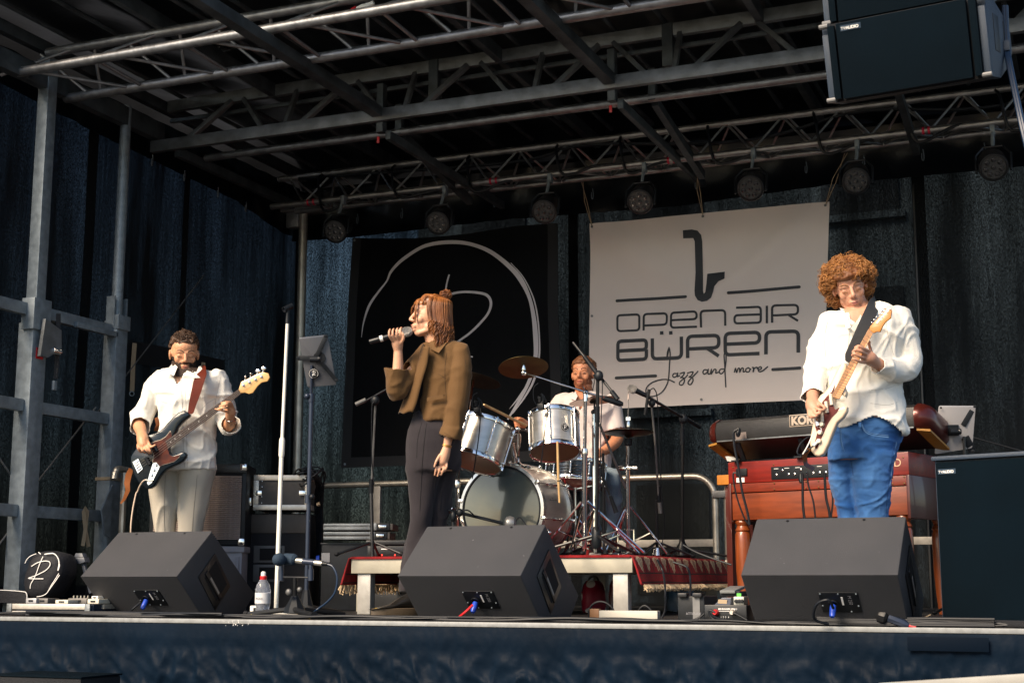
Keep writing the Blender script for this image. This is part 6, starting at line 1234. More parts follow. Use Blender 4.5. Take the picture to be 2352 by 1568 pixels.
for L in ([(640, 1290), (560, 1260), (580, 1330), (760, 1400), (1130, 1440)], [(900, 1295), (960, 1320), (1110, 1405)], [(480, 1310), (400, 1370), (250, 1425), (100, 1420)], [(540, 1265), (600, 1380), (800, 1440), (1100, 1445)]): put(MB().tube(cat([RSm.onY(*q, 6.39) for q in L], 5), .005, 7), 'lead', cable_m, r)
r = root('grey_stompbox', 'dark grey sloped pedal with a paper label on the processor box', 'effect pedal', RSm.onY(790, 1185, 6.5)); a, b = RSm.onY(640, 1188, 6.46), RSm.onY(905, 1075, 6.5); put(MB().prism([V((a.x, 6.44, a.z)), V((b.x, 6.44, a.z)), V((b.x - .01, 6.50, b.z)), V((a.x + .02, 6.50, b.z))], V((0, .09, 0)), bev=.003), 'housing', mat('pedal_slate', (.10, .11, .14), .45), r); put(MB().prism([RSm.onY(680, 1158, 6.452), RSm.onY(812, 1165, 6.452), RSm.onY(818, 1105, 6.475), RSm.onY(686, 1100, 6.475)], V((0, -.002, 0))), 'paper_label', tan, r)
r = root('tuner_pedal', 'pale grey pedal with black knobs and green label next to the right monitor', 'effect pedal', RSm.onY(990, 1180, 6.5)); c0, d0, a, b = bx3(912, 1062, 1060, 1180, 6.47, .08); put(MB().box(c0, d0, bev=.003), 'housing', mat('pedal_pale', (.42, .42, .38), .4, .3), r)
for u in (952, 993, 1035): put(MB().lathe([(.009, 0), (.008, .012), (0, .013)], RSm.onY(u, 1125, 6.47), (0, -1, 0), 10), 'knob', black, r)
r = root('green_label_box', 'black tray-like wedge with a bright green label behind the pale pedal', 'box', RSm.onY(850, 1060, 6.7)); c0, d0, a, b = bx3(715, 1000, 980, 1060, 6.70, .16); put(MB().box(c0, d0, bev=.003), 'tray', black, r); c0, d0, a, b = bx3(705, 930, 935, 978, 6.68, .2); put(MB().box(c0, d0, Matrix.Rotation(R(6), 3, 'X'), bev=.003), 'lid', mat('lid_grey', (.16, .17, .17), .4), r); c0, d0, a, b = bx3(958, 1020, 1010, 1060, 6.66, .01); put(MB().box(c0, d0), 'green_label', green, r)
# narrow pale block on the riser end
r = root('cream_block', 'small cream block lying on the carpet end by the organ leg', 'block', RSm.onY(820, 560, 9.3)); c0, d0, a, b = bx3(780, 870, 522, 572, 9.25, .08); put(MB().box(c0, d0, bev=.004), 'block', MATS['pedal_cream'], r)
# ================================================================ PEOPLE
FWH = V((FW.x, FW.y, 0)).normalized()
def skin(name, col, c2=None): return mat(name, col, .5, var=.10, vscale=9, bump=.08, bscale=220, sss=.12, col2=c2)
sk1 = skin('skin_bassist', (.60, .30, .165)); sk2 = skin('skin_singer', (.62, .34, .215)); sk3 = skin('skin_drummer', (.57, .235, .12)); sk4 = skin('skin_guitarist', (.56, .285, .185))
lipm = mat('lip', (.38, .13, .10), .45); browm = mat('brow_hair', (.07, .035, .018), .8)
def fuse(mb, voxel, sm=3, fac=.5):
    me = bpy.data.meshes.new('t'); me.from_pydata([tuple(v) for v in mb.v], [], mb.f); bm = bmesh.new(); bm.from_mesh(me); bmesh.ops.recalc_face_normals(bm, faces=bm.faces[:]); bm.to_mesh(me); bm.free()
    o = bpy.data.objects.new('t', me); COL.objects.link(o)
    m = o.modifiers.new('r', 'REMESH'); m.mode = 'VOXEL'; m.voxel_size = voxel
    if sm: s_ = o.modifiers.new('s', 'SMOOTH'); s_.iterations = sm; s_.factor = fac
    dg = bpy.context.evaluated_depsgraph_get(); dg.update(); me2 = bpy.data.meshes.new_from_object(o.evaluated_get(dg))
    out = MB(); out.v = [v.co.copy() for v in me2.vertices]; out.f = [tuple(p.vertices) for p in me2.polygons]; out.n = [v.normal.copy() for v in me2.vertices]
    bpy.data.objects.remove(o); bpy.data.meshes.remove(me); bpy.data.meshes.remove(me2)
    return out
def keep(mb, pred):                        # drop faces whose centre fails pred
    out = MB(); out.v = mb.v; used = {}
    fs = [f for f in mb.f if pred(sum((mb.v[i] for i in f), V()) / len(f))]
    idx = sorted({i for f in fs for i in f}); mp = {a: b for b, a in enumerate(idx)}; out.v = [mb.v[i] for i in idx]; out.f = [tuple(mp[i] for i in f) for f in fs]; return out
def shell(mb, M, mask, h, nz_=0, ns=60):   # grow a hair layer out of the head surface; mask works in head space
    Mi = M.inverted(); mk = {}; fs = []
    for i, v in enumerate(mb.v):
        q = Mi @ v
        if abs(q.x) < .13 and abs(q.y) < .15 and -.17 < q.z < .16: w = mask(q); mk[i] = w if w > .02 else 0
    for f in mb.f:
        if all(mk.get(i, 0) > 0 for i in f): fs.append(f)
    idx = sorted({i for f in fs for i in f}); mp = {a: b for b, a in enumerate(idx)}; out = MB()
    for i in idx: out.v.append(mb.v[i] + mb.n[i] * (.0008 + mk[i] * (h + nz_ * noise.noise(mb.v[i] * ns) + nz_ * .6 * noise.noise(mb.v[i] * ns * 2.3))))
    out.f = [tuple(mp[i] for i in f) for f in fs]; return out
class Fig:
    def __init__(s, reg, D): s.reg, s.D, s.k = reg, D, reg.k * D / F
    def P(s, u, v, dd=0): return s.reg.at(u, v, s.D + dd)
    def ring(s, uL, vL, uR, vR, dh, dd=0, n=32, e=2.3, k=1.0):
        a, b = s.P(uL, vL, dd), s.P(uR, vR, dd); c = (a + b) / 2; x = (b - a) / 2 * k; y = FWH * dh * k; out = []
        for i in range(n):
            t = 2 * math.pi * i / n; ct, st_ = math.cos(t), math.sin(t)
            out.append(c + x * math.copysign(abs(ct) ** (2 / e), ct) + y * math.copysign(abs(st_) ** (2 / e), st_))
        return out
    def rings(s, L, k=1.0, e=2.3): return MB().loft([s.ring(*r, k=k, e=e) for r in L])
    def limb(s, mb, pts, n=14):
        P = [s.P(*p[:3]) for p in pts]; r = [p[3] for p in pts]; C = cat(P, 4); RR = catr(r, 4); mb.tube(C, RR, n); mb.ell(P[0], r[0], None, 12, 8); mb.ell(P[-1], r[-1], None, 12, 8); return mb
    def finger(s, mb, pts, r=.0085):
        P = [s.P(*p) for p in pts]; r *= .87; C = cat(P, 3); n = len(C); mb.tube(C, [r * (1.08 - .28 * i / (n - 1)) for i in range(n)], 10); mb.ell(P[-1], r * .80, None, 10, 6); mb.ell(P[0], r * 1.08, None, 10, 6)
        for q in P[1:-1]: mb.ell(q, r * 1.04, None, 10, 6)
def headM(c, face, up, sc=1.0):            # columns: x = person's left... right-handed with y = face
    y = V(face).normalized(); z = V(up) - y * V(up).dot(y); z.normalize(); x = y.cross(z)
    return Matrix.Translation(c) @ (Matrix((x, y, z)).transposed() * sc).to_4x4() if False else Matrix.Translation(c) @ Matrix((x, y, z)).transposed().to_4x4() @ Matrix.Scale(sc, 4)
def headmesh(M, fem=False, jaw=1.0):
    mb = MB(); w = .93 if fem else 1.0
    def E(c, r, nu=18, nv=12): mb.ell(c, r, None, nu, nv)
    E((0, -.020, .040), (.077 * w, .096, .084)); E((0, .006, .010), (.071 * w, .082, .080)); E((0, .020, -.040), (.056 * w * jaw, .066, .074))
    E((0, .050, -.098), (.027 * w * jaw, .030, .021)); E((0, .038, .048), (.062 * w, .052, .046))
    for s_ in (-1, 1):
        E((s_ * .046 * w * jaw, -.004, -.064), (.019, .034, .030)); mb.tube([V((s_ * .045 * w * jaw, .0, -.078)), V((s_ * .018, .060, -.104))], [.018, .016], 10)
        E((s_ * .040 * w, .052, -.022), (.022, .024, .026)); E((s_ * .031, .0705, .001), (.0155, .0115, .0105))
        mb.tube([V((s_ * .010, .084, .022)), V((s_ * .032, .079, .026)), V((s_ * .052 * w, .062, .020))], [.008, .0095, .008], 10)
        E((s_ * .079 * w, -.012, -.010), (.009, .019, .030)); mb.tube(arcpts((s_ * .083 * w, -.014, -.006), .021, R(-60), R(200), 10, V((0, 1, 0)), V((0, 0, 1))), .0052, 8)
        E((s_ * .0115, .094, -.030), (.0085, .010, .0075))
    mb.tube([V((0, .082, .022)), V((0, .095, .0)), V((0, .108, -.024))], [.0075, .0085, .0115], 12); E((0, .106, -.026), (.0105, .011, .009))
    E((0, .082, -.062), (.027, .016, .018)); E((0, .093, -.0565), (.021, .0075, .0055)); E((0, .091, -.0665), (.018, .0085, .0062)); E((0, .080, -.083), (.02, .014, .012))
    return MB().merge(mb, M)
def face_parts(par, M, brow=browm, lash=True, fem=False, lipmat=lipm, gap=0, browr=.0030, openeye=False):
    for s_ in (-1, 1):
        put(MB().merge(MB().tube(cat([V((s_ * .012, .0925, .0255)), V((s_ * .026, .0885, .0335)), V((s_ * .042, .080, .032)), V((s_ * .054, .0665, .025))], 4), [browr * .9] * 5 + [browr] * 5 + [browr * .5] * 3, 6), M), 'eyebrow', brow, par)
        put(MB().merge(MB().tube(cat([V((s_ * .017, .0788, -.0045)), V((s_ * .025, .0828, -.0075)), V((s_ * .035, .0825, -.0078)), V((s_ * .046, .0745, -.0035))], 4), .0016, 6), M), 'eyelashes', brow, par)
        if openeye:
            put(MB().merge(MB().ell((s_ * .031, .0735, -.001), (.0110, .0096, .0032), None, 14, 8), M), 'eye', mat('eye_white', (.35, .28, .24), .3) if 'eye_white' not in MATS else MATS['eye_white'], par); put(MB().merge(MB().ell((s_ * .031, .0805, -.001), (.0042, .0036, .0034), None, 10, 6), M), 'iris', printk, par)
    u = MB().tube(cat([V((-.023, .0905, -.0605)), V((-.010, .1000, -.0570)), V((0, .1010, -.0585)), V((.010, .1000, -.0570)), V((.023, .0905, -.0605))], 4), [.001] * 4 + [.0026] * 9 + [.001] * 4, 8)
    put(MB().merge(u, M), 'upper_lip', lipmat, par)
    u = MB().tube(cat([V((-.021, .0900, -.0625 - gap)), V((-.010, .0970, -.0665 - gap)), V((0, .0985, -.0675 - gap)), V((.010, .0970, -.0665 - gap)), V((.021, .0900, -.0625 - gap))], 4), [.001] * 4 + [.0032] * 9 + [.001] * 4, 8)
    put(MB().merge(u, M), 'lower_lip', lipmat, par)
def folds(mb, amp, sc, stretch, seed=0, ridge=1.0):
    n = getattr(mb, 'n', None); out = []
    for i, v in enumerate(mb.v):
        q = V((v.x * stretch[0], v.y * stretch[1], v.z * stretch[2])) * sc + V((seed, seed * 2, 0))
        wq = q + V((noise.noise(q * .6), noise.noise(q * .6 + V((5, 5, 5))), 0)) * 1.2
        a = noise.noise(wq); w = max(0, 1 - abs(a) * 3.2) ** 2 * 1.5 * ridge + noise.noise(q * .7) * .9 - .4; out.append(v + n[i] * amp * w)
    mb.v = out; return mb
def cloth_mat(nm, col, rough=.8, sc=300, var=.04, vs=6, bump=.25, col2=None, sheen=.1): return mat(nm, col, rough, var=var, vscale=vs, bump=bump, bscale=sc, col2=col2, sheen=sheen, spec=.2)
wshirt = cloth_mat('white_shirt', (.80, .78, .72)); wlin = cloth_mat('white_linen', (.82, .80, .74), bump=.3, sc=200); pshirt = cloth_mat('pale_pink_shirt', (.70, .60, .56))
chino = cloth_mat('beige_trousers', (.47, .43, .36)); denim = cloth_mat('blue_denim', (.010, .075, .27), col2=(.08, .21, .46), vs=5, sc=500); denim2 = cloth_mat('pale_denim', (.08, .14, .21), col2=(.22, .28, .33), vs=8)
jackm = cloth_mat('olive_jacket', (.125, .066, .024), .75, var=.08, vs=4); ntrou = cloth_mat('charcoal_trousers', (.026, .022, .026), .8, var=.15); ntop = cloth_mat('black_top', (.006, .006, .008), .9)
leather = mat('brown_leather', (.095, .013, .005), .6, var=.15, vscale=12, bump=.1, spec=.2); skinstrap = mat('tan_leather', (.28, .09, .025), .45, var=.15, vscale=12)
def seam_crease_lines(mb, fig, par, m_, lists, r=.0012, nm='seam', off=.0032):  # tubes darker than the cloth; some draw shaded creases, not stitching
    bv = BVHTree.FromPolygons(mb.v, mb.f)
    for L in lists:
        pts = cat([V((u, v, 0)) for u, v in L], 8); run = []
        for q in pts + [None]:
            hit = bv.ray_cast(EYE, ray(*fig.reg.px(q.x, q.y)).normalized())[0] if q is not None else None
            if hit is not None and (not run or (hit - run[-1]).length < .09): run.append(hit + (EYE - hit).normalized() * off)
            else:
                if len(run) > 2: put(MB().tube(run, r, 5), nm, m_, par)
                run = [hit + (EYE - hit).normalized() * off] if hit is not None else []
def collar(par, pts, w, m_, nrm, th=.004, sw=None): put(MB().strip(cat([V(p) for p in pts], 5), w, nrm, th, caps=False), 'collar', m_, par)
def shoe(par, c, d, m_, solem, L=.29, h=.10, sole=.03):
    d = V(d).normalized(); s_ = V((-d.y, d.x, 0)); rings = []
    for t, w, z1 in ((0, .030, .07), (.08, .038, .10), (.25, .040, h), (.45, .043, h * .75), (.65, .050, .062), (.85, .046, .05), (1, .022, .035)):
        c_ = c + d * L * (t - .3); rings.append([c_ + s_ * w * math.cos(a) + V((0, 0, sole + (z1 - sole) * (.5 + .5 * math.sin(a)))) for a in [i * math.pi / 8 for i in range(16)]])
    put(MB().loft(rings), 'shoe', m_, par, smooth=70)
    rings = [[c + d * L * (.5 * math.cos(a) + .2) * k + s_ * (.050 - .006 * math.cos(a)) * math.sin(a) * k + V((0, 0, z)) for a in [i * math.pi / 12 for i in range(24)]] for z, k in ((0, .96), (.004, 1), (sole, 1.0), (sole + .004, .94))]
    put(MB().loft(rings), 'sole', solem, par)
def person(label, base): return root('person', label, 'person', base)
def legs(fig, L, e=2.2): mb = MB(); [mb.merge(fig.rings(l, 1.0, e)) for l in L]; return mb

# ---------------------------------------------------------------- bass player
f = Fig(RB, 8.65); P = f.P
zf = (1335 + ZC * F / 8.65 * 1.0 - RB.oy) / RB.k
base = P(470, 1000); base.z = 0
bp = person('bearded man in a white shirt and pale trousers looking down at his dark bass guitar', base)
Mb = headM(P(493, 243, .01), (-FWH * .93 + RT * .30 + V((0, 0, -.30))), V((0, 0, 1)) + RT * -.02, 1.03)
TR_ = [(395, 352, 640, 352, .07, 0), (330, 372, 700, 375, .095, 0), (285, 405, 765, 410, .11, 0), (270, 450, 790, 455, .125, 0), (285, 510, 770, 510, .135, 0), (305, 600, 735, 600, .138, 0), (318, 700, 718, 700, .135, 0), (328, 800, 712, 800, .132, 0), (335, 900, 710, 900, .132, 0), (328, 1000, 716, 1000, .135, 0), (322, 1080, 722, 1062, .138, 0)]
body = f.rings(TR_[:2], .9); body = MB().merge(f.rings(TR_, .88)); body.merge(headmesh(Mb))
f.limb(body, [(497, 300, .03, .058), (497, 345, .04, .060), (500, 400, .04, .075)])
f.limb(body, [(320, 440, 0, .045), (240, 580, .02, .042), (165, 705, 0, .040), (180, 770, -.10, .036), (195, 815, -.18, .028)])
f.limb(body, [(745, 440, 0, .045), (775, 600, 0, .042), (795, 745, -.03, .040), (822, 720, -.13, .033), (815, 680, -.2, .026)])
# right hand plucking
hm = MB(); f.limb(hm, [(190, 805, -.18, .030), (200, 850, -.235, .036), (205, 885, -.255, .034)]); body.merge(hm)
f.finger(body, [(222, 830, -.235), (245, 880, -.27), (262, 900, -.285), (286, 888, -.287)], .0095)       # thumb
f.finger(body, [(225, 885, -.265), (238, 905, -.29), (252, 930, -.295), (258, 945, -.28)], .0085)
f.finger(body, [(208, 895, -.265), (222, 920, -.30), (238, 938, -.29), (246, 948, -.275)], .0088)
f.finger(body, [(186, 895, -.262), (195, 925, -.295), (210, 940, -.28), (222, 942, -.265)], .0085)
f.finger(body, [(163, 885, -.255), (165, 912, -.285), (180, 935, -.27), (192, 940, -.26)], .0078)
# left hand on the neck
f.limb(body, [(815, 685, -.2, .027), (822, 655, -.235, .031), (812, 630, -.25, .030)])
f.finger(body, [(838, 620, -.26), (822, 588, -.30), (790, 584, -.315), (756, 590, -.31)], .0086)
f.finger(body, [(825, 612, -.27), (800, 600, -.315), (768, 606, -.32), (744, 612, -.31)], .0088)
f.finger(body, [(815, 632, -.27), (788, 624, -.315), (758, 628, -.32), (735, 630, -.308)], .0086)
f.finger(body, [(806, 655, -.265), (775, 648, -.305), (742, 640, -.31), (712, 632, -.305)], .0080)
f.finger(body, [(800, 650, -.22), (790, 610, -.21), (778, 575, -.215)], .0095)
LEG = [[(262, 1050, 470, 1050, .12, 0), (256, 1150, 452, 1150, .115, 0), (258, 1250, 450, 1250, .105, 0), (264, 1350, 446, 1350, .09, 0), (276, 1450, 436, 1450, .08, 0), (296, 1560, 425, 1560, .07, 0), (305, 1750, 415, 1750, .06, .02), (310, zf - 60, 405, zf - 60, .055, .03)],
       [(440, 1050, 722, 1040, .125, 0), (447, 1120, 706, 1120, .12, 0), (450, 1220, 680, 1220, .11, 0), (452, 1320, 655, 1320, .095, 0), (456, 1420, 635, 1420, .085, 0), (462, 1520, 622, 1520, .08, 0), (480, 1750, 600, 1750, .065, .02), (490, zf - 60, 590, zf - 60, .055, .03)]]
for l in LEG: body.merge(f.rings(l, .82))
body = fuse(body, .0042, 2)
put(body, 'body', sk1, bp, smooth=180)
face_parts(bp, Mb)
tro = fuse(legs(f, LEG), .008, 4); tro = folds(tro, .008, 5, (1, 1, .5), 3); put(tro, 'trousers', chino, bp, smooth=180)
for (u, dd) in ((355, .02), (540, .02)): c = P(u, zf - 30, dd); c.z = 0; shoe(bp, c, -FWH + RT * (-.3 if u < 400 else .3), mat('shoe_white', (.5, .48, .44), .6) if 'shoe_white' not in MATS else MATS['shoe_white'], whitep)
sh = f.rings(TR_); f.limb(sh, [(330, 430, 0, .064), (255, 560, .01, .062), (195, 670, .0, .062), (178, 735, -.04, .058)]); f.limb(sh, [(735, 430, 0, .068), (770, 560, 0, .064), (790, 690, 0, .064), (800, 745, -.04, .058), (826, 745, -.10, .056)])
sh.tube([P(183, 722, -.04), P(182, 770, -.085)], [.056, .052], 18); sh.tube([P(805, 762, -.06), P(840, 738, -.14)], [.060, .056], 18)
sh = fuse(sh, .0075, 4); sh = folds(sh, .009, 4.5, (1, 1, 1.5), 7); sh = folds(sh, .0045, 9, (1, 1, .9), 2)
kx = f.k
def vneck(c0u, c0v, wu, dv, F_):            # open collar: a wedge cut from the front of the shirt
    o = F_.P(c0u, c0v); 
    def pr(c):
        d = c - o; h = d.z; x = d.dot(RT); front = (c - o).dot(FWH) < .03
        if not front: return True
        t = h / (dv * F_.k)
        return not (0 < t and abs(x) < wu * F_.k * min(1.0, t))
    return pr
cb_o = RB; sh = keep(sh, vneck(478, 480, 75, 130, f))
def cutcuff(mb, c, ax, r, L):
    ax = V(ax).normalized(); c = V(c)
    def pr(p): d = p - c; t = d.dot(ax); return not (t > 0 and (d - ax * t).length < r and t < L)
    return keep(mb, pr)
sh = cutcuff(sh, P(182, 760, -.075), P(190, 800, -.17) - P(182, 760, -.075), .09, .1); sh = cutcuff(sh, P(828, 746, -.115), P(815, 690, -.2) - P(826, 745, -.11), .075, .07)
seam_crease_w = mat('seam_crease_white', (.42, .40, .36), .8); seam_c = mat('seam_chino', (.24, .215, .175), .8)
seam_crease_lines(sh, f, bp, seam_crease_w, [[(474, 490), (478, 600), (484, 800), (490, 950), (496, 1075)], [(500, 500), (504, 600), (508, 800), (514, 950), (520, 1075)], [(292, 410), (288, 470), (300, 540), (318, 610)], [(752, 400), (735, 470), (722, 540), (712, 600)], [(130, 745), (175, 722), (238, 768)], [(300, 560), (360, 590), (420, 600)], [(330, 640), (380, 668), (450, 672)], [(716, 560), (660, 590), (610, 640)]])  # last few lines trace shaded folds in a darker tone
seam_crease_lines(tro, f, bp, seam_c, [[(452, 1090), (450, 1160), (452, 1220)], [(360, 1100), (352, 1250), (350, 1400), (355, 1520)], [(585, 1100), (570, 1250), (555, 1400), (548, 1520)], [(704, 1075), (700, 1120), (688, 1170)]], off=.001)
o = put(sh, 'shirt', wshirt, bp, smooth=180); sm_ = o.modifiers.new('thickness', 'SOLIDIFY'); sm_.thickness = .003; sm_.offset = 1
nf = -FW
for pts, w in (([(428, 318, .0), (398, 352, -.045), (385, 372, -.075), (400, 388, -.095), (418, 392, -.11)], .032), ([(594, 340, .0), (612, 372, -.06), (618, 395, -.09), (590, 405, -.11), (562, 400, -.125)], .034)):
    collar(bp, [P(*q) for q in pts], w, wshirt, nf)
put(MB().prism([P(428, 318, -.05), P(446, 335, -.09), P(420, 398, -.155), P(372, 374, -.125)], nf * .004), 'collar', wshirt, bp); put(MB().prism([P(598, 330, -.06), P(638, 410, -.145), P(552, 414, -.175), P(576, 380, -.13)], nf * .004), 'collar', wshirt, bp)
for v in (560, 640, 730, 820): put(MB().lathe([(.005, 0), (.005, .002), (0, .0025)], P(492, v, -.142), nf, 10), 'button', whitep, bp)
put(MB().tube(arcpts(P(824, 705, -.20), .030, 0, 6.28, 20, RT, (FW * .8 + UP * .35).normalized()), .003, 6), 'bracelet', chrome, bp)
def hairmask1(q): return sstep(.068, .082, .012 * noise.noise(q * 45) + q.z + .25 * abs(q.x) * 0 - .28 * max(0, -q.y - .0) * 0 + (.0 if q.y > .03 else (.03 - q.y) * .9)) * (1 if q.z > -.03 else 0)
put(shell(body, Mb, hairmask1, .010, .012, 70), 'hair', mat('hair_dark_brown', (.055, .026, .012), .55, var=.5, vscale=90), bp, smooth=180)
random.seed(3); hm_ = MB()
def curls(n, ctr, rad, ok, r, t, turns, M, sc=1.0, seg_=10):
    out = MB(); k = 0
    while k < n:
        d = V((random.gauss(0, 1), random.gauss(0, 1), random.gauss(0, 1))).normalized(); wv_ = .93 + (.16 * noise.noise(d * 3.3) + .05 * noise.noise(d * 9)) * (1 if n > 200 else 0); q = V(ctr) + V((d.x * rad[0], d.y * rad[1], d.z * rad[2])) * wv_
        if not ok(q): continue
        k += 1; m = frame(d, V((random.uniform(-1, 1), random.uniform(-1, 1), random.uniform(-1, 1)))); rr = r * random.uniform(.7, 1.3); ph = random.uniform(0, 6.3); ax = (m.col[0] * random.uniform(-1, 1) + m.col[1] * random.uniform(-1, 1) + V((0, 0, -.5))).normalized(); m2 = frame(ax, d)
        L = rr * random.uniform(1.0, 2.2); pts = [q + m2 @ V((rr * math.cos(ph + turns * 6.28 * i / seg_), rr * math.sin(ph + turns * 6.28 * i / seg_), L * (i / seg_ - .5))) for i in range(seg_ + 1)]
        out.tube(pts, [t * (.5 + math.sin(math.pi * (.15 + .75 * i / seg_)) * .6) for i in range(seg_ + 1)], 4 if t < .004 else 5)
    return MB().merge(out, M)
put(curls(650, (0, -.005, .045), (.080, .094, .092), lambda q: q.z > .095 and q.y < .088 or (q.z > .06 and q.y < -.02), .0085, .0017, .9, Mb), 'hair_curls', MATS['hair_dark_brown'], bp, smooth=180, kind='stuff')
def beardmask(q, hi=-.038):
    if q.y < -.012 or q.z > .0 or q.z < -.122 or abs(q.x) > .072 or (q.z < -.080 and q.y < .048): return 0
    side = sstep(.052, .062, abs(q.x)) * sstep(-.010, -.035, q.z) * (1 if q.y < .06 else 0); low = sstep(-.060, -.078, q.z); mus = (1 if -.054 < q.z < -.036 else 0) * sstep(.034, .026, abs(q.x)) * (1 if q.y > .07 else 0)
    lip = (abs(q.x) < .022 and -.076 < q.z < -.052 and q.y > .07)
    ring_ = sstep(.020, .028, abs(q.x)) * sstep(-.040, -.05, q.z) * sstep(.066, .04, abs(q.x) * (1 if q.y > .05 else 1))
    w = max(side, low, mus, ring_ * (1 if q.y > .045 else 0)); return 0 if lip else w
put(shell(body, Mb, beardmask, .006, .004, 160), 'beard', mat('beard_dark', (.028, .014, .008), .8, var=.4, vscale=160), bp, smooth=180)
# ---------------------------------------------------------------- bass guitar
bn = (-FW * .96 + UP * .18 - RT * .12).normalized(); bp0 = GB.at(600, 900, 8.65 - .235)
bg2 = root('bass_guitar', 'black four-string bass guitar with tortoiseshell pickguard worn by the bearded player', 'bass guitar', bp0)
def gb(u, v, h=0): return GB.onP(u, v, bp0 + bn * h, bn)
def rbp(u, v, h=0): return RB.onP(u, v, bp0 + bn * h, bn)
gloss = mat('bass_black_gloss', (.003, .008, .013), .2, coat=.25, spec=.3); tort = mat('tortoiseshell', (.030, .003, .003), .5, col2=(.09, .016, .006), vscale=30, spec=.2); pale = mat('pickguard_edge', (.55, .47, .36), .4)
rose = mat('rosewood', (.022, .009, .008), .6, var=.3, vscale=40); maple = mat('maple_neck', (.62, .34, .10), .28, var=.08, vscale=9, coat=.4); strg = mat('string_metal', (.6, .55, .48), .3, .9)
OUT = [(1262, 128), (1280, 90), (1240, 40), (1160, 15), (1060, 50), (960, 130), (860, 240), (780, 330), (700, 400), (600, 450), (490, 470), (390, 530), (310, 640), (230, 750), (165, 840), (135, 900), (140, 1000), (165, 1120), (210, 1250), (270, 1360), (350, 1460), (440, 1510), (530, 1500), (610, 1440), (670, 1330), (735, 1230), (820, 1140), (940, 1080), (1060, 1030), (1150, 970), (1205, 900), (1212, 845), (1175, 805), (1110, 803), (1050, 835), (980, 860), (915, 845), (878, 790), (885, 700), (960, 520), (1010, 420), (1040, 340), (1110, 250), (1200, 175)]
put(MB().prism([gb(u, v) for u, v in OUT], -bn * .042, bev=.009), 'guitar_body', gloss, bg2, smooth=50)
PG = [(905, 412), (885, 440), (825, 515), (735, 575), (625, 605), (552, 640), (556, 760), (600, 880), (572, 1000), (640, 1000), (705, 1085), (760, 1050), (860, 1022), (980, 985), (1060, 920), (1103, 855), (1050, 868), (960, 898), (895, 862), (862, 760), (935, 500), (920, 430)]
c_ = sum([gb(u, v) for u, v in PG], V()) / len(PG)
put(MB().prism([c_ + (gb(u, v) - c_) * 1.03 + bn * .0012 for u, v in PG], bn * .0012), 'pickguard_edge', pale, bg2, smooth=0); put(MB().prism([gb(u, v, .0026) for u, v in PG], bn * .0012), 'pickguard', tort, bg2, smooth=0)
put(MB().prism([gb(u, v, .003) for u, v in ((575, 1025), (640, 1008), (705, 1085), (690, 1130), (560, 1390), (490, 1440), (465, 1400), (520, 1200))], bn * .002), 'control_plate', chrome, bg2, smooth=0)
for u, v in ((630, 1060), (590, 1155), (545, 1250)): put(MB().lathe([(.010, 0), (.0095, .012), (.0085, .014), (0, .014)], gb(u, v, .005), bn, 16), 'control_knob', chrome, bg2)
put(MB().prism([gb(u, v, .003) for u, v in ((190, 1000), (298, 935), (385, 1130), (290, 1215))], bn * .004), 'bridge_plate', chrome, bg2, smooth=0)
for k in range(4): t = (k + .5) / 4; a = gb(205 + (290 - 205) * t, 1005 + (1195 - 1005) * t, .009); b = gb(300 + (375 - 300) * t, 945 + (1120 - 945) * t, .009); put(MB().tube([a.lerp(b, .1), a.lerp(b, .85)], .0045, 8), 'bridge_saddle', chrome, bg2)
nutA, nutB = rbp(876, 494, .012), rbp(893, 528, .012); endA, endB = gb(810, 598, .010), gb(866, 742, .010)
put(MB().prism([endA, endB, nutB, nutA], -bn * .006), 'fingerboard', rose, bg2, smooth=0); nk = MB(); 
rings = []
for t in (0, .25, .5, .75, 1): a, b = (endA.lerp(nutA, t) - bn * .006), (endB.lerp(nutB, t) - bn * .006); w = b - a; rings.append([a, a + w * .1 - bn * .011, a + w * .35 - bn * .019, a + w * .65 - bn * .019, a + w * .9 - bn * .011, b])
put(MB().loft(rings), 'neck', maple, bg2, smooth=60)
for k in range(1, 21):
    t = (1 - 2 ** (-k / 12)) / (1 - 2 ** (-20.5 / 12)); a, b = nutA.lerp(endA, t), nutB.lerp(endB, t); put(MB().tube([a + bn * .0003, b + bn * .0003], .0007, 5), 'fret', chrome, bg2)
for k in (3, 5, 7, 9, 12, 15, 17, 19): t = ((1 - 2 ** (-k / 12)) + (1 - 2 ** (-(k - 1) / 12))) / 2 / (1 - 2 ** (-20.5 / 12)); put(MB().lathe([(.003, 0), (0, .0005)], nutA.lerp(endA, t).lerp(nutB.lerp(endB, t), .5), bn, 8), 'inlay_dot', whitep, bg2)
for k in range(4):
    t = .14 + .24 * k; a = nutA.lerp(nutB, t) + bn * .003; b = gb(300 + (385 - 300) * (t), 950 + (1120 - 950) * t, .014); hp_ = rbp(*[(912, 465), (955, 443), (998, 424), (1040, 404)][k], .010); put(MB().tube([hp_, a, b], .0008, 5), 'string', strg, bg2)
put(MB().tube([gb(600, 690, .008), gb(655, 800, .008)], .012, 8).tube([gb(440, 925, .008), gb(520, 1050, .008)], .012, 8), 'pickups', black, bg2)
put(MB().prism([rbp(u, v, .006) for u, v in ((886, 520), (878, 492), (895, 440), (940, 420), (1000, 388), (1050, 370), (1088, 380), (1098, 408), (1082, 436), (1040, 445), (1012, 470), (978, 518), (950, 526), (922, 516))], -bn * .014, bev=.003), 'headstock', mat('headstock_maple', (.66, .40, .15), .3, coat=.3), bg2)
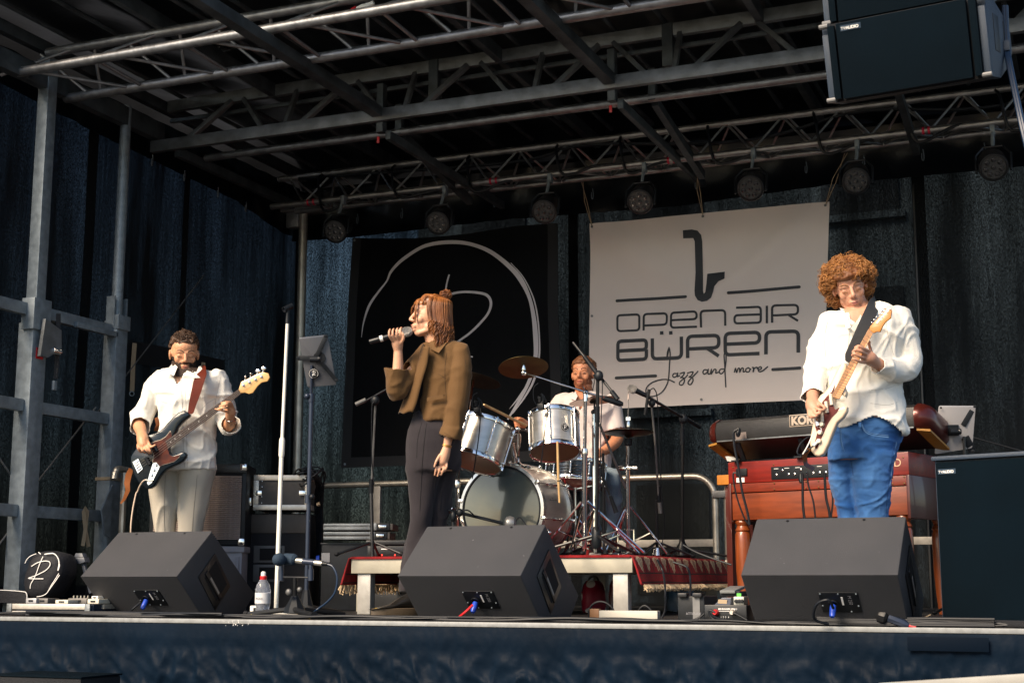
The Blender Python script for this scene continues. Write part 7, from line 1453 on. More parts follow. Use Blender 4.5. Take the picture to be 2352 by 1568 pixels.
for k, (a, b) in enumerate((((912, 465), (928, 408)), ((955, 443), (965, 385)), ((998, 424), (1015, 365)), ((1040, 404), (1055, 347)))):
    put(MB().lathe([(.009, 0), (.009, .002), (.005, .004), (.005, .014), (0, .014)], rbp(*a, .006), bn, 14), 'tuning_post', chrome, bg2); put(MB().tube([rbp(*a, -.014), rbp(*b, -.014)], .003, 6), 'tuner_shaft', chrome, bg2); put(MB().ell(rbp(b[0], b[1] - 2, -.014), (.016 if k > 1 else .006, .013, .004 if k > 1 else .012), frame(bn, RT), 12, 8), 'tuning_key', chrome, bg2)
strap = root('guitar_strap', 'brown leather strap over the bearded player\'s shoulder', 'strap', P(570, 500, -.15))
put(MB().strip([P(618, 338, .04), P(626, 350, -.06), P(618, 385, -.135), P(596, 440, -.175), P(575, 520, -.195), P(552, 600, -.210), P(540, 655, -.225), P(538, 668, -.228)], [.042, .044, .055, .062, .056, .044, .034, .016], -FW, .003, caps=False), 'strap_front', leather, strap); put(MB().strip([P(305, 690, .14), P(318, 740, .13), P(300, 790, .08)], .04, -FW, .003, caps=False), 'strap_side', skinstrap, strap)
put(MB().strip([GB.at(160, 1130, 8.5), GB.at(110, 1250, 8.52), GB.at(80, 1400, 8.52), GB.at(95, 1540, 8.52), GB.at(30, 1700, 8.55), GB.at(-40, 1790, 8.55)], [.028, .036, .034, .026, .018, .010], -FW, .003, caps=False), 'strap_tail', skinstrap, strap)
put(MB().lathe([(.007, 0), (.007, .01), (0, .012)], P(539, 656, -.215), -FW, 12), 'strap_button', chrome, strap)
bcab = root('instrument_cable', 'pale beige instrument cable curving down from the bass guitar', 'cable', GB.at(430, 1330, 8.35)); put(MB().tube([gb(570, 1358, .012), gb(440, 1335, .018)], .0065, 10), 'jack_plug', chrome, bcab); put(MB().tube(cat([gb(440, 1335, .018), gb(380, 1370, .02), gb(320, 1460, .01), gb(280, 1560, .0), B1_.at(950, 250, 8.38), B1_.at(925, 380, 8.3), B1_.at(915, 520, 8.25), B1_.at(930, 700, 8.3), B1_.at(930, 1040, 8.3)], 6), .0042, 8), 'lead', mat('cable_beige', (.52, .40, .30), .5), bcab)

# ---------------------------------------------------------------- singer
f = Fig(RS, 7.70); P = f.P
base = P(450, 1100); base.z = 0; zf = (1335 + ZC * F / 7.7 - RS.oy) / RS.k
sg = person('red-haired woman in an olive jacket and dark trousers singing in profile to the left', base)
sf_ = (-RT * .985 - FWH * .16 + V((0, 0, .06))); Ms = headM(P(440, 196, 0), sf_, V((0, 0, 1)) + RT * .10, .93)
TS = [(440, 350, 590, 335, .055, 0), (410, 375, 640, 365, .08, 0), (390, 410, 655, 410, .10, 0), (378, 470, 655, 470, .115, 0), (372, 550, 645, 550, .115, 0), (370, 640, 640, 640, .105, 0), (355, 720, 625, 720, .105, 0), (345, 790, 612, 790, .12, 0)]
PT = [(352, 745, 605, 745, .112, 0), (343, 790, 612, 790, .122, 0), (328, 850, 622, 850, .138, 0), (320, 920, 628, 920, .145, 0), (318, 1000, 622, 1000, .145, 0), (318, 1080, 605, 1080, .135, 0)]
LS = [[(318, 1040, 520, 1040, .085, -.03), (318, 1120, 500, 1120, .08, -.03), (322, 1200, 485, 1200, .075, -.03), (330, 1280, 470, 1280, .075, -.03), (330, 1360, 450, 1360, .075, -.03), (305, 1480, 440, 1480, .075, -.02), (285, 1620, 410, 1620, .07, 0), (270, 1760, 385, 1760, .065, .0)],
      [(430, 1040, 622, 1020, .09, .05), (430, 1120, 595, 1120, .085, .05), (430, 1200, 575, 1200, .08, .05), (425, 1280, 560, 1280, .078, .05), (420, 1360, 545, 1360, .075, .06), (415, 1500, 530, 1500, .07, .06), (420, 1650, 520, 1650, .065, .07), (425, 1780, 515, 1780, .06, .07)]]
body = MB().merge(f.rings(TS, .84)); body.merge(f.rings(PT, .88)); [body.merge(f.rings(l, .78)) for l in LS]
body.merge(headmesh(Ms, True, .95)); f.limb(body, [(455, 270, 0, .048), (462, 310, .0, .048), (480, 345, 0, .054), (500, 385, 0, .062)])
f.limb(body, [(430, 420, -.02, .038), (330, 530, -.06, .036), (258, 630, -.12, .034), (255, 560, -.13, .032), (262, 480, -.13, .029), (262, 420, -.13, .0255), (262, 385, -.13, .0235)])
f.limb(body, [(610, 420, -.06, .040), (610, 550, -.09, .038), (590, 700, -.10, .036), (562, 830, -.11, .030), (545, 900, -.12, .0255), (540, 935, -.12, .0235)])
# right hand with microphone
f.limb(body, [(262, 385, -.13, .024), (258, 350, -.135, .031), (256, 325, -.14, .030)])
for i, u in enumerate((215, 236, 258, 279)): f.finger(body, [(228 + i * 18, 330 - i * 4, -.165), (u - 4, 300 - i * 3, -.185), (u - 3, 276 - i * 4, -.178), (u + 2, 266 - i * 3, -.155)], .0080)
f.finger(body, [(280, 345, -.155), (294, 318, -.180), (290, 292, -.185), (276, 285, -.180)], .0088)
# left hand hanging
f.limb(body, [(541, 930, -.12, .0235), (528, 975, -.12, .030), (515, 1015, -.12, .031)])
for i, (a, b, c) in enumerate((((538, 1020), (540, 1050), (528, 1078)), ((522, 1035), (520, 1070), (508, 1098)), ((503, 1035), (498, 1070), (488, 1105)), ((487, 1025), (478, 1065), (472, 1098)))): f.finger(body, [(a[0], a[1], -.125), (b[0], b[1], -.14), (c[0], c[1], -.13)], .0078)
f.finger(body, [(500, 985, -.14), (480, 1020, -.155), (470, 1050, -.15)], .0088)
body = fuse(body, .0040, 2); put(body, 'body', sk2, sg, smooth=180)
face_parts(sg, Ms, mat('brow_auburn', (.16, .06, .02), .8), fem=True, gap=.012, lipmat=mat('lip_pink', (.42, .13, .12), .4)); put(MB().merge(MB().ell((0, .088, -.068), (.014, .008, .007), None, 12, 8), Ms), 'open_mouth', mat('mouth_dark', (.02, .004, .004), .6), sg)
tr = MB().merge(f.rings(PT)); [tr.merge(f.rings(l)) for l in LS]; tr = fuse(tr, .008, 4); tr = folds(tr, .009, 5, (1, 1, .5), 4); put(tr, 'trousers', ntrou, sg, smooth=180); seam_crease_lines(tr, f, sg, mat('seam_charcoal', (.010, .009, .011), .8), [[(425, 800), (418, 840), (405, 960), (395, 1100), (385, 1300)], [(395, 800), (372, 900), (368, 1000)], [(560, 830), (545, 950), (520, 1100), (500, 1300)], [(500, 1040), (470, 1150), (465, 1300), (455, 1420)]], r=.0020, off=.0006)
put(MB().loft([f.ring(*r, k=1.03) for r in ((352, 752, 604, 752, .113, 0), (348, 775, 607, 775, .116, 0))]), 'belt', mat('belt_black', (.01, .01, .01), .4), sg)
tp = fuse(f.rings([(425, 455, 600, 455, .095, 0), (372, 495, 610, 500, .110, 0), (364, 600, 610, 600, .108, 0), (360, 700, 600, 700, .104, 0), (350, 768, 600, 768, .115, 0)], 1.0), .009, 3); put(tp, 'black_top', ntop, sg, smooth=180)
JB = [(455, 340, 575, 330, .055, 0), (425, 355, 625, 350, .085, 0), (405, 385, 655, 385, .108, 0), (398, 440, 668, 440, .125, 0), (392, 520, 660, 520, .13, 0), (384, 600, 655, 600, .128, 0), (380, 700, 648, 700, .13, 0), (378, 798, 640, 795, .14, 0)]
jk = f.rings(JB); f.limb(jk, [(610, 405, -.06, .058), (618, 480, -.08, .060), (612, 600, -.10, .059), (600, 700, -.11, .056), (578, 800, -.12, .052), (566, 870, -.125, .050)])
slv = MB(); f.limb(slv, [(430, 400, -.02, .056), (360, 480, -.05, .052), (290, 570, -.10, .052), (252, 625, -.12, .050), (248, 560, -.13, .052), (250, 500, -.13, .052)])
slv.tube([P(247, 535, -.13), P(252, 478, -.13)], [.054, .060], 20); slv = fuse(slv, .007, 4); slv = folds(slv, .004, 6, (1, 1, 1), 4); jk.tube([P(580, 825, -.12), P(556, 890, -.125)], [.054, .059], 20)
jk = fuse(jk, .0075, 4); jk = folds(jk, .004, 4.5, (1, 1, .9), 9); jk = folds(jk, .002, 10, (1, 1, .7), 5)
o_ = P(400, 600)
def frontcut(c):                            # open front of the jacket
    d = c - o_; x, y, z = d.dot(RT), d.dot(FWH), d.z; lim = f.k * (28 if z > -.05 else -18)
    uu = (c - P(0, 600)).dot(RT) / f.k; dd = (c - P(400, 600)).dot(FWH); vv = 600 - z / f.k
    line = 470 - (vv - 330) * .9 if vv < 370 else (434 - (vv - 370) * .19 if vv < 600 else 390 - (vv - 600) * .04)
    return not (uu < line and dd < .07)
jk = keep(jk, frontcut)
slv = cutcuff(slv, P(252, 492, -.13), P(256, 440, -.13) - P(252, 492, -.13), .08, .09); jk = cutcuff(jk, P(560, 880, -.125), P(545, 930, -.125) - P(560, 880, -.125), .075, .09)
o = put(slv, 'sleeve', jackm, sg, smooth=180); sm_ = o.modifiers.new('thickness', 'SOLIDIFY'); sm_.thickness = .004; sm_.offset = 1
seam_j = mat('seam_olive', (.06, .030, .010), .8)
seam_crease_lines(jk, f, sg, seam_j, [[(540, 400), (530, 480), (530, 560), (536, 640), (536, 700)], [(392, 780), (460, 786), (528, 788)], [(425, 400), (412, 500), (398, 600), (394, 700), (392, 780)], [(490, 520), (515, 535), (534, 548)], [(412, 655), (470, 648), (530, 640)], [(645, 440), (655, 560), (645, 680), (628, 790)], [(508, 846), (545, 868), (590, 895)]], off=.0045)
o = put(jk, 'jacket', jackm, sg, smooth=180); sm_ = o.modifiers.new('thickness', 'SOLIDIFY'); sm_.thickness = .004; sm_.offset = 1
# far front panel of the open jacket
NL, NW = 14, 8; mb = MB(); Lo = [(402, 352), (385, 400), (362, 470), (335, 550), (305, 630), (280, 700), (262, 748)]; Li = [(440, 372), (434, 420), (424, 480), (402, 550), (384, 620), (366, 690), (345, 742)]
A_, B__ = cat([P(u, v, -.03) for u, v in Lo], 3), cat([P(u, v, -.155) for u, v in Li], 3)
for a, b in zip(A_, B__):
    for j in range(NW + 1): t = j / NW; p = a.lerp(b, t) - FWH * .03 * math.sin(math.pi * t) - RT * .012 * math.sin(math.pi * t); mb.v.append(p + V((0, 0, .006 * math.sin(9 * t))))
n_ = len(A_); mb.f = [(i * (NW + 1) + j, i * (NW + 1) + j + 1, (i + 1) * (NW + 1) + j + 1, (i + 1) * (NW + 1) + j) for i in range(n_ - 1) for j in range(NW)]
o = put(mb, 'front_panel', jackm, sg, smooth=180); sm_ = o.modifiers.new('thickness', 'SOLIDIFY'); sm_.thickness = .006
put(MB().prism([P(445, 378, -.10), P(495, 402, -.15), P(540, 345, -.10), P(575, 322, -.03), P(540, 318, -.04), P(490, 340, -.09)], -FW * .006, bev=.0015), 'collar', jackm, sg, smooth=60); put(MB().prism([P(438, 375, -.08), P(432, 340, -.05), P(398, 348, .0), P(392, 362, -.01), P(425, 375, -.07)], -FW * .006), 'collar', jackm, sg, smooth=60)
put(MB().prism([P(428, 655, -.146), P(520, 640, -.148), P(522, 662, -.150), P(428, 678, -.148)], -FW * .004, bev=.001), 'pocket_flap', jackm, sg, smooth=0)
for c, r_ in ((P(541, 925, -.12), .0265), (P(538, 932, -.12), .0265)): put(MB().tube(arcpts(c, r_, 0, 6.28, 20, (RT * .94 - UP * .3).normalized(), FW), .0026, 6), 'bracelet', mat('gold_chain', (.7, .42, .14), .3, .9) if 'gold_chain' not in MATS else MATS['gold_chain'], sg)
put(MB().tube([Ms @ V((-.088, -.008, -.040)), Ms @ V((-.090, -.006, -.060)), Ms @ V((-.089, -.006, -.078))], [.003, .002, .003], 6), 'earring', MATS['gold_chain'], sg)
# hair: wavy strands from the crown, half tied in a bun
hair_r = mat('hair_auburn', (.11, .034, .010), .42, col2=(.36, .13, .032), vscale=22, stretch=(1, 1, .3)); random.seed(5)
def hmask(q): 
    w = sstep(.055, .075, q.z + max(0, .02 - q.y) * 1.6); return w
put(shell(body, Ms, hmask, .012, .006, 50), 'hair_cap', hair_r, sg, smooth=180)
hs = MB()
for k in range(1250):
    a = random.uniform(-1, 1); side = random.choice((-1, 1)); th = random.uniform(.05, 1.0)
    # root on crown, strand falls along the side/back of the head
    az = random.uniform(R(-12), R(180)); sx = side * math.sin(az) if True else 0; cyy = -math.cos(az) * -1
    yb = math.cos(az); xb = side * math.sin(az)        # az 0 = front, 180 = back
    if az < R(68): continue
    w = .084 + random.uniform(-.004, .014); L = random.uniform(.10, .225) * (1 if az > R(85) else .62)
    top = V((xb * .030, -.035 + yb * .045, .118 + random.uniform(-.008, .006))); mid = V((xb * w, -.015 + yb * (w + .018), .045)); low = V((xb * (w + .008), -.028 + yb * (w + .014), -.03)); pts = [top, top.lerp(mid, .55) + V((xb, yb, 0)) * .018 + V((0, 0, .018)), mid, low]
    ph = random.choice((0, 2.1, 4.2)) + 4 * az + random.uniform(-.6, .6); am = random.uniform(.005, .013); n_ = 6
    for i in range(1, n_ + 1):
        t = i / n_; pts.append(low + V((xb * .010 * math.sin(3.1 * t) + am * math.sin(ph + 8 * t) * min(1, t * 3), -.014 * t + am * math.cos(ph + 8.5 * t) * min(1, t * 3), -L * t * .78)))
    hs.tube(cat(pts, 2), [.0016] + [.0023] * (len(pts) * 2 - 5) + [.0017, .0012, .0006], 4)
for k in range(220):                          # hair swept back from forehead to the tie
    x = random.uniform(-.062, .062); z = .085 - abs(x) * .25 + random.uniform(-.006, .01); st0 = V((x, .072 - abs(x) * .35, z - .008)); 
    hs.tube(cat([st0, V((x * .98, .035, z + .038 - abs(x) * .2)), V((x * .75, -.02, .132 - abs(x) * .35)), V((x * .25, -.075, .118))], 4), [.0018] * 3 + [.0026] * 8 + [.002] * 2, 4)
for k in range(60):
    a, b = random.uniform(-.005, .005), random.uniform(-.004, .004); q = [V((-.040 + a, .066 + b, .092)), V((-.052 + a, .082 + b, .055)), V((-.056 + a, .086 + b, .02)), V((-.052 + a * 1.4, .086 + b, -.010)), V((-.044 + a * 2, .084 + b, -.036 + a * 4))]; hs.tube(cat(q, 3), [.0019] * 9 + [.0013] * 3 + [.0005], 4)
for k in range(40): q = [V((.0 + random.uniform(-.03, .03), .080, .080)), V((.01 + random.uniform(-.025, .025), .1005 + random.uniform(-.003, .005), .048)), V((.022 + random.uniform(-.02, .02), .103 + random.uniform(-.004, .004), .022)), V((.030 + random.uniform(-.01, .012), .100, -.002))]; hs.tube(cat(q, 3), [.002] * 6 + [.0015] * 3 + [.0006], 4)
hs = MB().merge(hs, Ms); put(hs, 'hair', hair_r, sg, smooth=180, kind='stuff')
put(MB().merge(curls(130, (0, -.088, .140), (.024, .024, .020), lambda q: True, .012, .0022, .9, Matrix.Identity(4)).ell((0, -.088, .138), (.024, .024, .022)), Ms), 'hair_bun', hair_r, sg, smooth=180)
# boots
bootm = mat('boot_black', (.012, .011, .010), .3, coat=.2); solem = mat('boot_sole', (.07, .05, .03), .6)
c = B2_.at(1090, 1085, 7.55); c.z = 0.002; shoe(sg, c + V((.03, 0, 0)), -RT * .9 - FWH * .45, bootm, solem, .29, .13, .042); c2_ = P(470, 1800, .08); c2_.z = .002; shoe(sg, c2_, -RT * .8 - FWH * .4, bootm, solem, .29, .13, .042)
q = [V((c.x + .03 + (-RT.x * .9 - FWH.x * .45) * t * .29 - .02, c.y + (-RT.y * .9 - FWH.y * .45) * t * .29 - .03, .047)) for t in (-.2, 0, .25, .5)]; put(MB().tube(q, .0022, 5), 'welt_stitching', yellow, sg)
# microphone in her hand
hm2 = root('handheld_microphone', 'black wireless microphone with white band held to the singer\'s mouth', 'microphone', P(220, 310, -.165)); a, b = P(98, 338, -.165), P(292, 284, -.165)
put(MB().lathe([(.0125, 0), (.014, .003), (.0145, .06), (.0155, (b - a).length)], a, b - a, 18), 'microphone_body', blackm, hm2); put(MB().tube([a.lerp(b, .31), a.lerp(b, .40)], .0168, 18), 'white_band', whitep, hm2); mic_head(hm2, P(318, 279, -.165), b - a, .0265)

# ---------------------------------------------------------------- drummer
f = Fig(RD, 9.35); P = f.P; base = P(1060, 900); base.z = ZR
dr = person('man with short reddish hair in a pale open shirt sitting behind the drums', base)
Md = headM(P(1018, 262, 0), (-FWH * .93 - RT * .34 + V((0, 0, .0))), V((0, 0, 1)), .92)
TD = [(965, 385, 1100, 385, .06, 0), (900, 405, 1150, 405, .085, 0), (862, 435, 1205, 435, .105, 0), (850, 480, 1235, 480, .12, 0), (880, 560, 1215, 560, .13, 0), (910, 660, 1205, 660, .13, 0), (930, 760, 1200, 760, .13, 0), (935, 880, 1205, 880, .15, 0), (930, 960, 1210, 960, .16, 0)]
body = MB().merge(f.rings(TD, .88)); body.merge(headmesh(Md)); f.limb(body, [(1022, 310, .02, .055), (1022, 350, .02, .056), (1025, 400, .02, .066)])
f.limb(body, [(885, 450, 0, .046), (800, 560, -.08, .042), (720, 650, -.2, .040), (650, 620, -.3, .034), (615, 605, -.36, .027)]); f.limb(body, [(1215, 470, 0, .046), (1240, 600, -.02, .043), (1250, 700, -.06, .042), (1200, 760, -.2, .035), (1140, 795, -.3, .027)])
f.limb(body, [(612, 605, -.37, .034), (590, 592, -.40, .034)]); [f.finger(body, [(570 + 4 * i, 560 + 22 * i, -.40), (548 + 4 * i, 566 + 20 * i, -.43), (556 + 4 * i, 578 + 20 * i, -.45), (580 + 4 * i, 584 + 18 * i, -.44)], .010) for i in range(4)]; f.finger(body, [(610, 570, -.42), (585, 562, -.45), (566, 572, -.46)], .0105)
f.limb(body, [(1138, 795, -.3, .028), (1120, 800, -.34, .034)]); [f.finger(body, [(1105, 785 + 14 * i, -.35), (1088, 790 + 13 * i, -.38), (1096, 800 + 12 * i, -.4)], .010) for i in range(4)]; f.finger(body, [(1120, 780, -.36), (1105, 772, -.39), (1092, 776, -.4)], .0105)
LD = [[(1080, 905, 1240, 930, .09, -.05), (1140, 900, 1262, 930, .08, -.25), (1165, 930, 1272, 945, .075, -.38), (1168, 1020, 1278, 1020, .07, -.42), (1172, 1150, 1280, 1150, .062, -.40), (1178, 1280, 1276, 1280, .058, -.38), (1185, 1400, 1262, 1400, .052, -.37)],
      [(960, 920, 1100, 920, .09, -.05), (965, 900, 1080, 900, .08, -.25), (1000, 930, 1080, 930, .075, -.38), (1060, 1100, 1130, 1100, .06, -.38), (1080, 1300, 1140, 1300, .055, -.36), (1085, 1420, 1135, 1420, .05, -.35)]]
[body.merge(f.rings(l, .8)) for l in LD]; body = fuse(body, .006, 3); put(body, 'body', sk3, dr, smooth=180); face_parts(dr, Md, mat('brow_ginger', (.16, .05, .02), .8), openeye=True, lipmat=mat('lip_red', (.40, .07, .05), .5))
tr = fuse(legs(f, LD), .010, 4); tr = folds(tr, .007, 7, (1, 1, .6), 6); put(tr, 'jeans', denim2, dr, smooth=180)
sh = f.rings(TD); f.limb(sh, [(885, 450, 0, .062), (820, 540, -.06, .064), (775, 600, -.12, .062)]); f.limb(sh, [(1212, 470, 0, .064), (1225, 560, -.01, .066), (1225, 620, -.03, .068)]); sh.tube([P(1220, 560, -.01), P(1232, 655, -.04)], [.066, .074], 18)
sh = fuse(sh, .009, 4); sh = folds(sh, .007, 6, (1, 1, .8), 11); sh = keep(sh, vneck(995, 530, 50, 150, f)); sh = cutcuff(sh, P(1230, 648, -.04), P(1250, 700, -.06) - P(1225, 600, -.03), .09, .08)
seam_crease_lines(sh, f, dr, seam_crease_w, [[(1000, 540), (1010, 640), (1015, 760)], [(1165, 480), (1150, 560), (1160, 640)], [(1168, 640), (1210, 652), (1270, 640)]])
o = put(sh, 'shirt', pshirt, dr, smooth=180); sm_ = o.modifiers.new('thickness', 'SOLIDIFY'); sm_.thickness = .004; sm_.offset = 1
put(MB().prism([P(965, 375, -.05), P(950, 395, -.08), P(930, 425, -.10), P(965, 440, -.13), P(980, 410, -.11)], -FW * .004), 'collar', pshirt, dr); put(MB().prism([P(1085, 375, -.05), P(1115, 400, -.08), P(1105, 435, -.12), P(1050, 455, -.14), P(1070, 410, -.1)], -FW * .004), 'collar', pshirt, dr)
def hmd(q): return sstep(.060, .074, .006 * noise.noise(q * 60) + q.z + (max(0, .02 - q.y)) * 1.0)
put(shell(body, Md, hmd, .012, .010, 80), 'hair', mat('hair_ginger', (.16, .06, .022), .6, var=.4, vscale=90), dr, smooth=180); put(shell(body, Md, lambda q: beardmask(q) * .8, .002, .0015, 200), 'stubble', mat('stubble_ginger', (.24, .075, .03), .8), dr, smooth=180)
put(MB().tube(cat([Md @ V((-.082, .004, -.02)), Md @ V((-.086, .01, -.06)), P(1085, 365, -.03), P(1088, 420, -.08)], 5), .003, 6).ell(Md @ V((-.084, .004, -.012)), .009), 'in_ear_monitor', black, dr)
for u, v, dd in ((1235, 1405, -.36), (1110, 1425, -.34)): c = P(u, v, dd); c.z = ZR; shoe(dr, c, -FWH + RT * .15, black, whitep, .28, .09, .03)
th_ = root('drum_throne', 'round drum stool hidden beneath the seated drummer', 'stool', V((base.x, base.y + .05, ZR))); zs_ = P(1060, 985).z; bb = V((base.x, base.y + .05, 0)); put(MB().lathe([(.16, -.06), (.17, -.04), (.17, -.01), (.15, 0)], bb + V((0, 0, zs_)), (0, 0, 1), 24), 'seat', black, th_); put(MB().tube([bb + V((0, 0, ZR + .05)), bb + V((0, 0, zs_ - .06))], .014), 'post', chrome, th_); tripod(th_, V((bb.x, bb.y, ZR)), .2, .22, .01, chrome)

# ---------------------------------------------------------------- guitarist
f = Fig(RG, 7.05); P = f.P; base = P(400, 1100); base.z = 0; zf = (1335 + ZC * F / 7.05 - RG.oy) / RG.k
gp = person('curly-haired young man in a loose white shirt and blue jeans playing a cream guitar', base)
Mg = headM(P(318, 243, .005), (-FWH * .90 - RT * .10 + V((0, 0, -.38))), V((0, 0, 1)) - RT * .22, 1.0)
TG = [(260, 372, 480, 345, .07, 0), (215, 395, 540, 362, .095, 0), (185, 425, 585, 400, .115, 0), (168, 470, 612, 450, .13, 0), (172, 540, 605, 530, .138, 0), (182, 620, 592, 620, .14, 0), (188, 720, 592, 720, .142, 0), (200, 820, 598, 820, .145, 0), (225, 900, 606, 905, .160, 0), (240, 960, 612, 975, .170, 0)]
body = MB().merge(f.rings(TG, .86)); body.merge(headmesh(Mg, False, .95)); f.limb(body, [(332, 300, .02, .055), (350, 335, .02, .058), (370, 380, .02, .07)])
f.limb(body, [(225, 450, 0, .045), (180, 590, .03, .042), (140, 720, .02, .040), (122, 800, -.10, .034), (118, 850, -.20, .027)]); f.limb(body, [(575, 440, 0, .048), (620, 570, .0, .044), (635, 680, -.03, .042), (540, 680, -.16, .035), (450, 650, -.24, .027)])
# strumming hand
f.limb(body, [(118, 850, -.20, .028), (118, 880, -.24, .034), (130, 900, -.26, .034)])
f.finger(body, [(135, 860, -.25), (160, 875, -.285), (180, 888, -.30), (192, 898, -.30)], .0095)
f.finger(body, [(130, 890, -.28), (155, 905, -.315), (176, 905, -.315), (186, 900, -.305)], .0088); f.finger(body, [(118, 902, -.275), (138, 925, -.31), (160, 922, -.315), (168, 912, -.30)], .0088); f.finger(body, [(104, 910, -.27), (120, 938, -.30), (142, 938, -.31), (152, 928, -.295)], .0086); f.finger(body, [(95, 905, -.26), (100, 935, -.285), (118, 948, -.295), (130, 944, -.285)], .0078)
# fretting hand
f.limb(body, [(455, 652, -.24, .028), (430, 630, -.265, .034), (415, 622, -.275, .034)])
f.finger(body, [(425, 590, -.29), (395, 575, -.33), (368, 562, -.34), (348, 570, -.325)], .0090); f.finger(body, [(415, 610, -.295), (380, 592, -.335), (350, 582, -.342), (335, 594, -.325)], .0092); f.finger(body, [(405, 630, -.295), (372, 618, -.332), (345, 604, -.34), (332, 612, -.322)], .0090); f.finger(body, [(400, 652, -.29), (370, 645, -.325), (345, 632, -.335), (333, 634, -.32)], .0082)
f.finger(body, [(440, 615, -.25), (432, 580, -.24), (424, 555, -.25), (426, 540, -.26)], .0100)
WG = [(238, 935, 602, 950, .145, 0), (232, 1000, 605, 1010, .15, 0), (225, 1060, 594, 1065, .14, 0), (212, 1120, 578, 1120, .135, 0), (205, 1180, 560, 1180, .125, 0)]
LG = [[(206, 1140, 360, 1140, .095, .02), (208, 1220, 322, 1220, .085, .05), (215, 1300, 328, 1300, .085, .06), (238, 1380, 338, 1380, .08, .06), (252, 1450, 346, 1450, .075, .06), (266, 1530, 350, 1530, .07, .06), (270, 1750, 350, 1750, .06, .03), (275, zf - 60, 345, zf - 60, .055, .04)],
      [(340, 1140, 570, 1140, .115, -.02), (330, 1220, 548, 1220, .10, -.03), (332, 1300, 545, 1300, .098, -.03), (342, 1380, 538, 1380, .092, -.03), (352, 1450, 530, 1450, .088, -.02), (362, 1530, 524, 1530, .083, -.02), (385, 1750, 500, 1750, .065, .03), (395, zf - 60, 480, zf - 60, .055, .04)]]
body.merge(f.rings(WG, .88)); [body.merge(f.rings(l, .82)) for l in LG]; body = fuse(body, .0040, 2); put(body, 'body', sk4, gp, smooth=180); face_parts(gp, Mg, mat('brow_blond', (.20, .09, .03), .8), lipmat=mat('lip_rose', (.42, .15, .13), .45))
jn = MB().merge(f.rings(WG)); [jn.merge(f.rings(l)) for l in LG]; jn = fuse(jn, .0075, 4); jn = folds(jn, .0045, 6, (1, 1, 1.5), 8); jn = folds(jn, .0025, 12, (1, 1, 2.0), 3); put(jn, 'jeans', denim, gp, smooth=180)
seam_crease_d = mat('seam_crease_denim', (.012, .045, .13), .8); seam_l = mat('seam_denim_pale', (.16, .30, .50), .8)
seam_crease_lines(jn, f, gp, seam_crease_d, [[(560, 1080), (541, 1200), (528, 1320), (518, 1420), (512, 1515)], [(318, 1150), (330, 1200), (338, 1260)]], r=.0012, off=.0002)
seam_crease_lines(jn, f, gp, seam_l, [[(380, 985), (398, 1020), (440, 1042), (528, 1052)], [(386, 980), (404, 1014), (446, 1034), (528, 1044)], [(272, 1010), (276, 1070), (290, 1130)], [(572, 1080), (551, 1200), (536, 1320)]], r=.0011, off=.001)
put(MB().loft([f.ring(*r, k=1.015) for r in ((236, 968, 604, 968, .148, 0), (234, 992, 605, 1000, .150, 0))]), 'waistband', denim, gp); put(MB().tube(cat([P(385, 985, -.158), P(405, 1025, -.166), (P(450, 1045, -.166)), P(528, 1055, -.14)], 5), .0022, 5), 'pocket_seam', mat('denim_seam', (.10, .22, .42), .8), gp)
put(MB().tube(cat([P(268, 1000, -.155), P(270, 1060, -.165), P(280, 1120, -.165)], 4), .003, 5), 'fly_seam', MATS['denim_seam'], gp); put(MB().box(P(374, 972, -.158), (.014, .006, .05), bev=.002), 'belt_loop', denim, gp)
for u, dd in ((310, .03), (440, .03)): c = P(u, zf - 30, dd); c.z = 0; shoe(gp, c, -FWH + RT * (-.3 if u < 350 else .2), MATS['shoe_white'], whitep)
TG2 = TG + [(236, 1010, 616, 1040, .178, 0)]
sh = f.rings(TG2); f.limb(sh, [(225, 445, 0, .066), (180, 560, .02, .064), (150, 670, .02, .064), (125, 760, -.05, .056), (118, 835, -.15, .044)]); f.limb(sh, [(565, 430, 0, .076), (615, 540, .0, .072), (640, 650, -.02, .068), (600, 695, -.08, .062), (520, 685, -.17, .048), (458, 668, -.225, .040)])
sh = fuse(sh, .0068, 4); sh = folds(sh, .010, 4, (1, 1, 1.3), 4); sh = folds(sh, .0045, 9, (1, 1, .9), 9)
ho = P(420, 970)
def hem(c):
    d = c - ho; uu = 420 + d.dot(RT) / f.k; vv = 970 - d.z / f.k; fr = d.dot(FWH) < .04
    return not (fr and uu > 235 and vv > (1020 - (uu - 250) * .42 if uu < 400 else 957 + (uu - 400) ** 1.35 * .085))
sh = keep(sh, hem); sh = keep(sh, vneck(322, 480, 80, 130, f)); sh = cutcuff(sh, P(118, 832, -.15), P(118, 880, -.24) - P(120, 800, -.1), .07, .07); sh = cutcuff(sh, P(465, 668, -.22), P(440, 655, -.25) - P(520, 680, -.17), .06, .07)
seam_crease_lines(sh, f, gp, seam_crease_w, [[(318, 485), (312, 560), (300, 650)], [(338, 480), (330, 560), (318, 640)], [(528, 362), (518, 440), (528, 520), (556, 610)], [(204, 420), (186, 500), (186, 580), (196, 660)], [(452, 636), (462, 668), (466, 690)], [(470, 330), (520, 352), (580, 395)], [(560, 700), (500, 720), (460, 700)], [(240, 640), (215, 700), (195, 760)], [(590, 760), (520, 790), (420, 800)], [(590, 860), (520, 880), (430, 870)]])  # later lines across arms and belly paint fold shade
o = put(sh, 'shirt', wlin, gp, smooth=180); sm_ = o.modifiers.new('thickness', 'SOLIDIFY'); sm_.thickness = .003; sm_.offset = 1
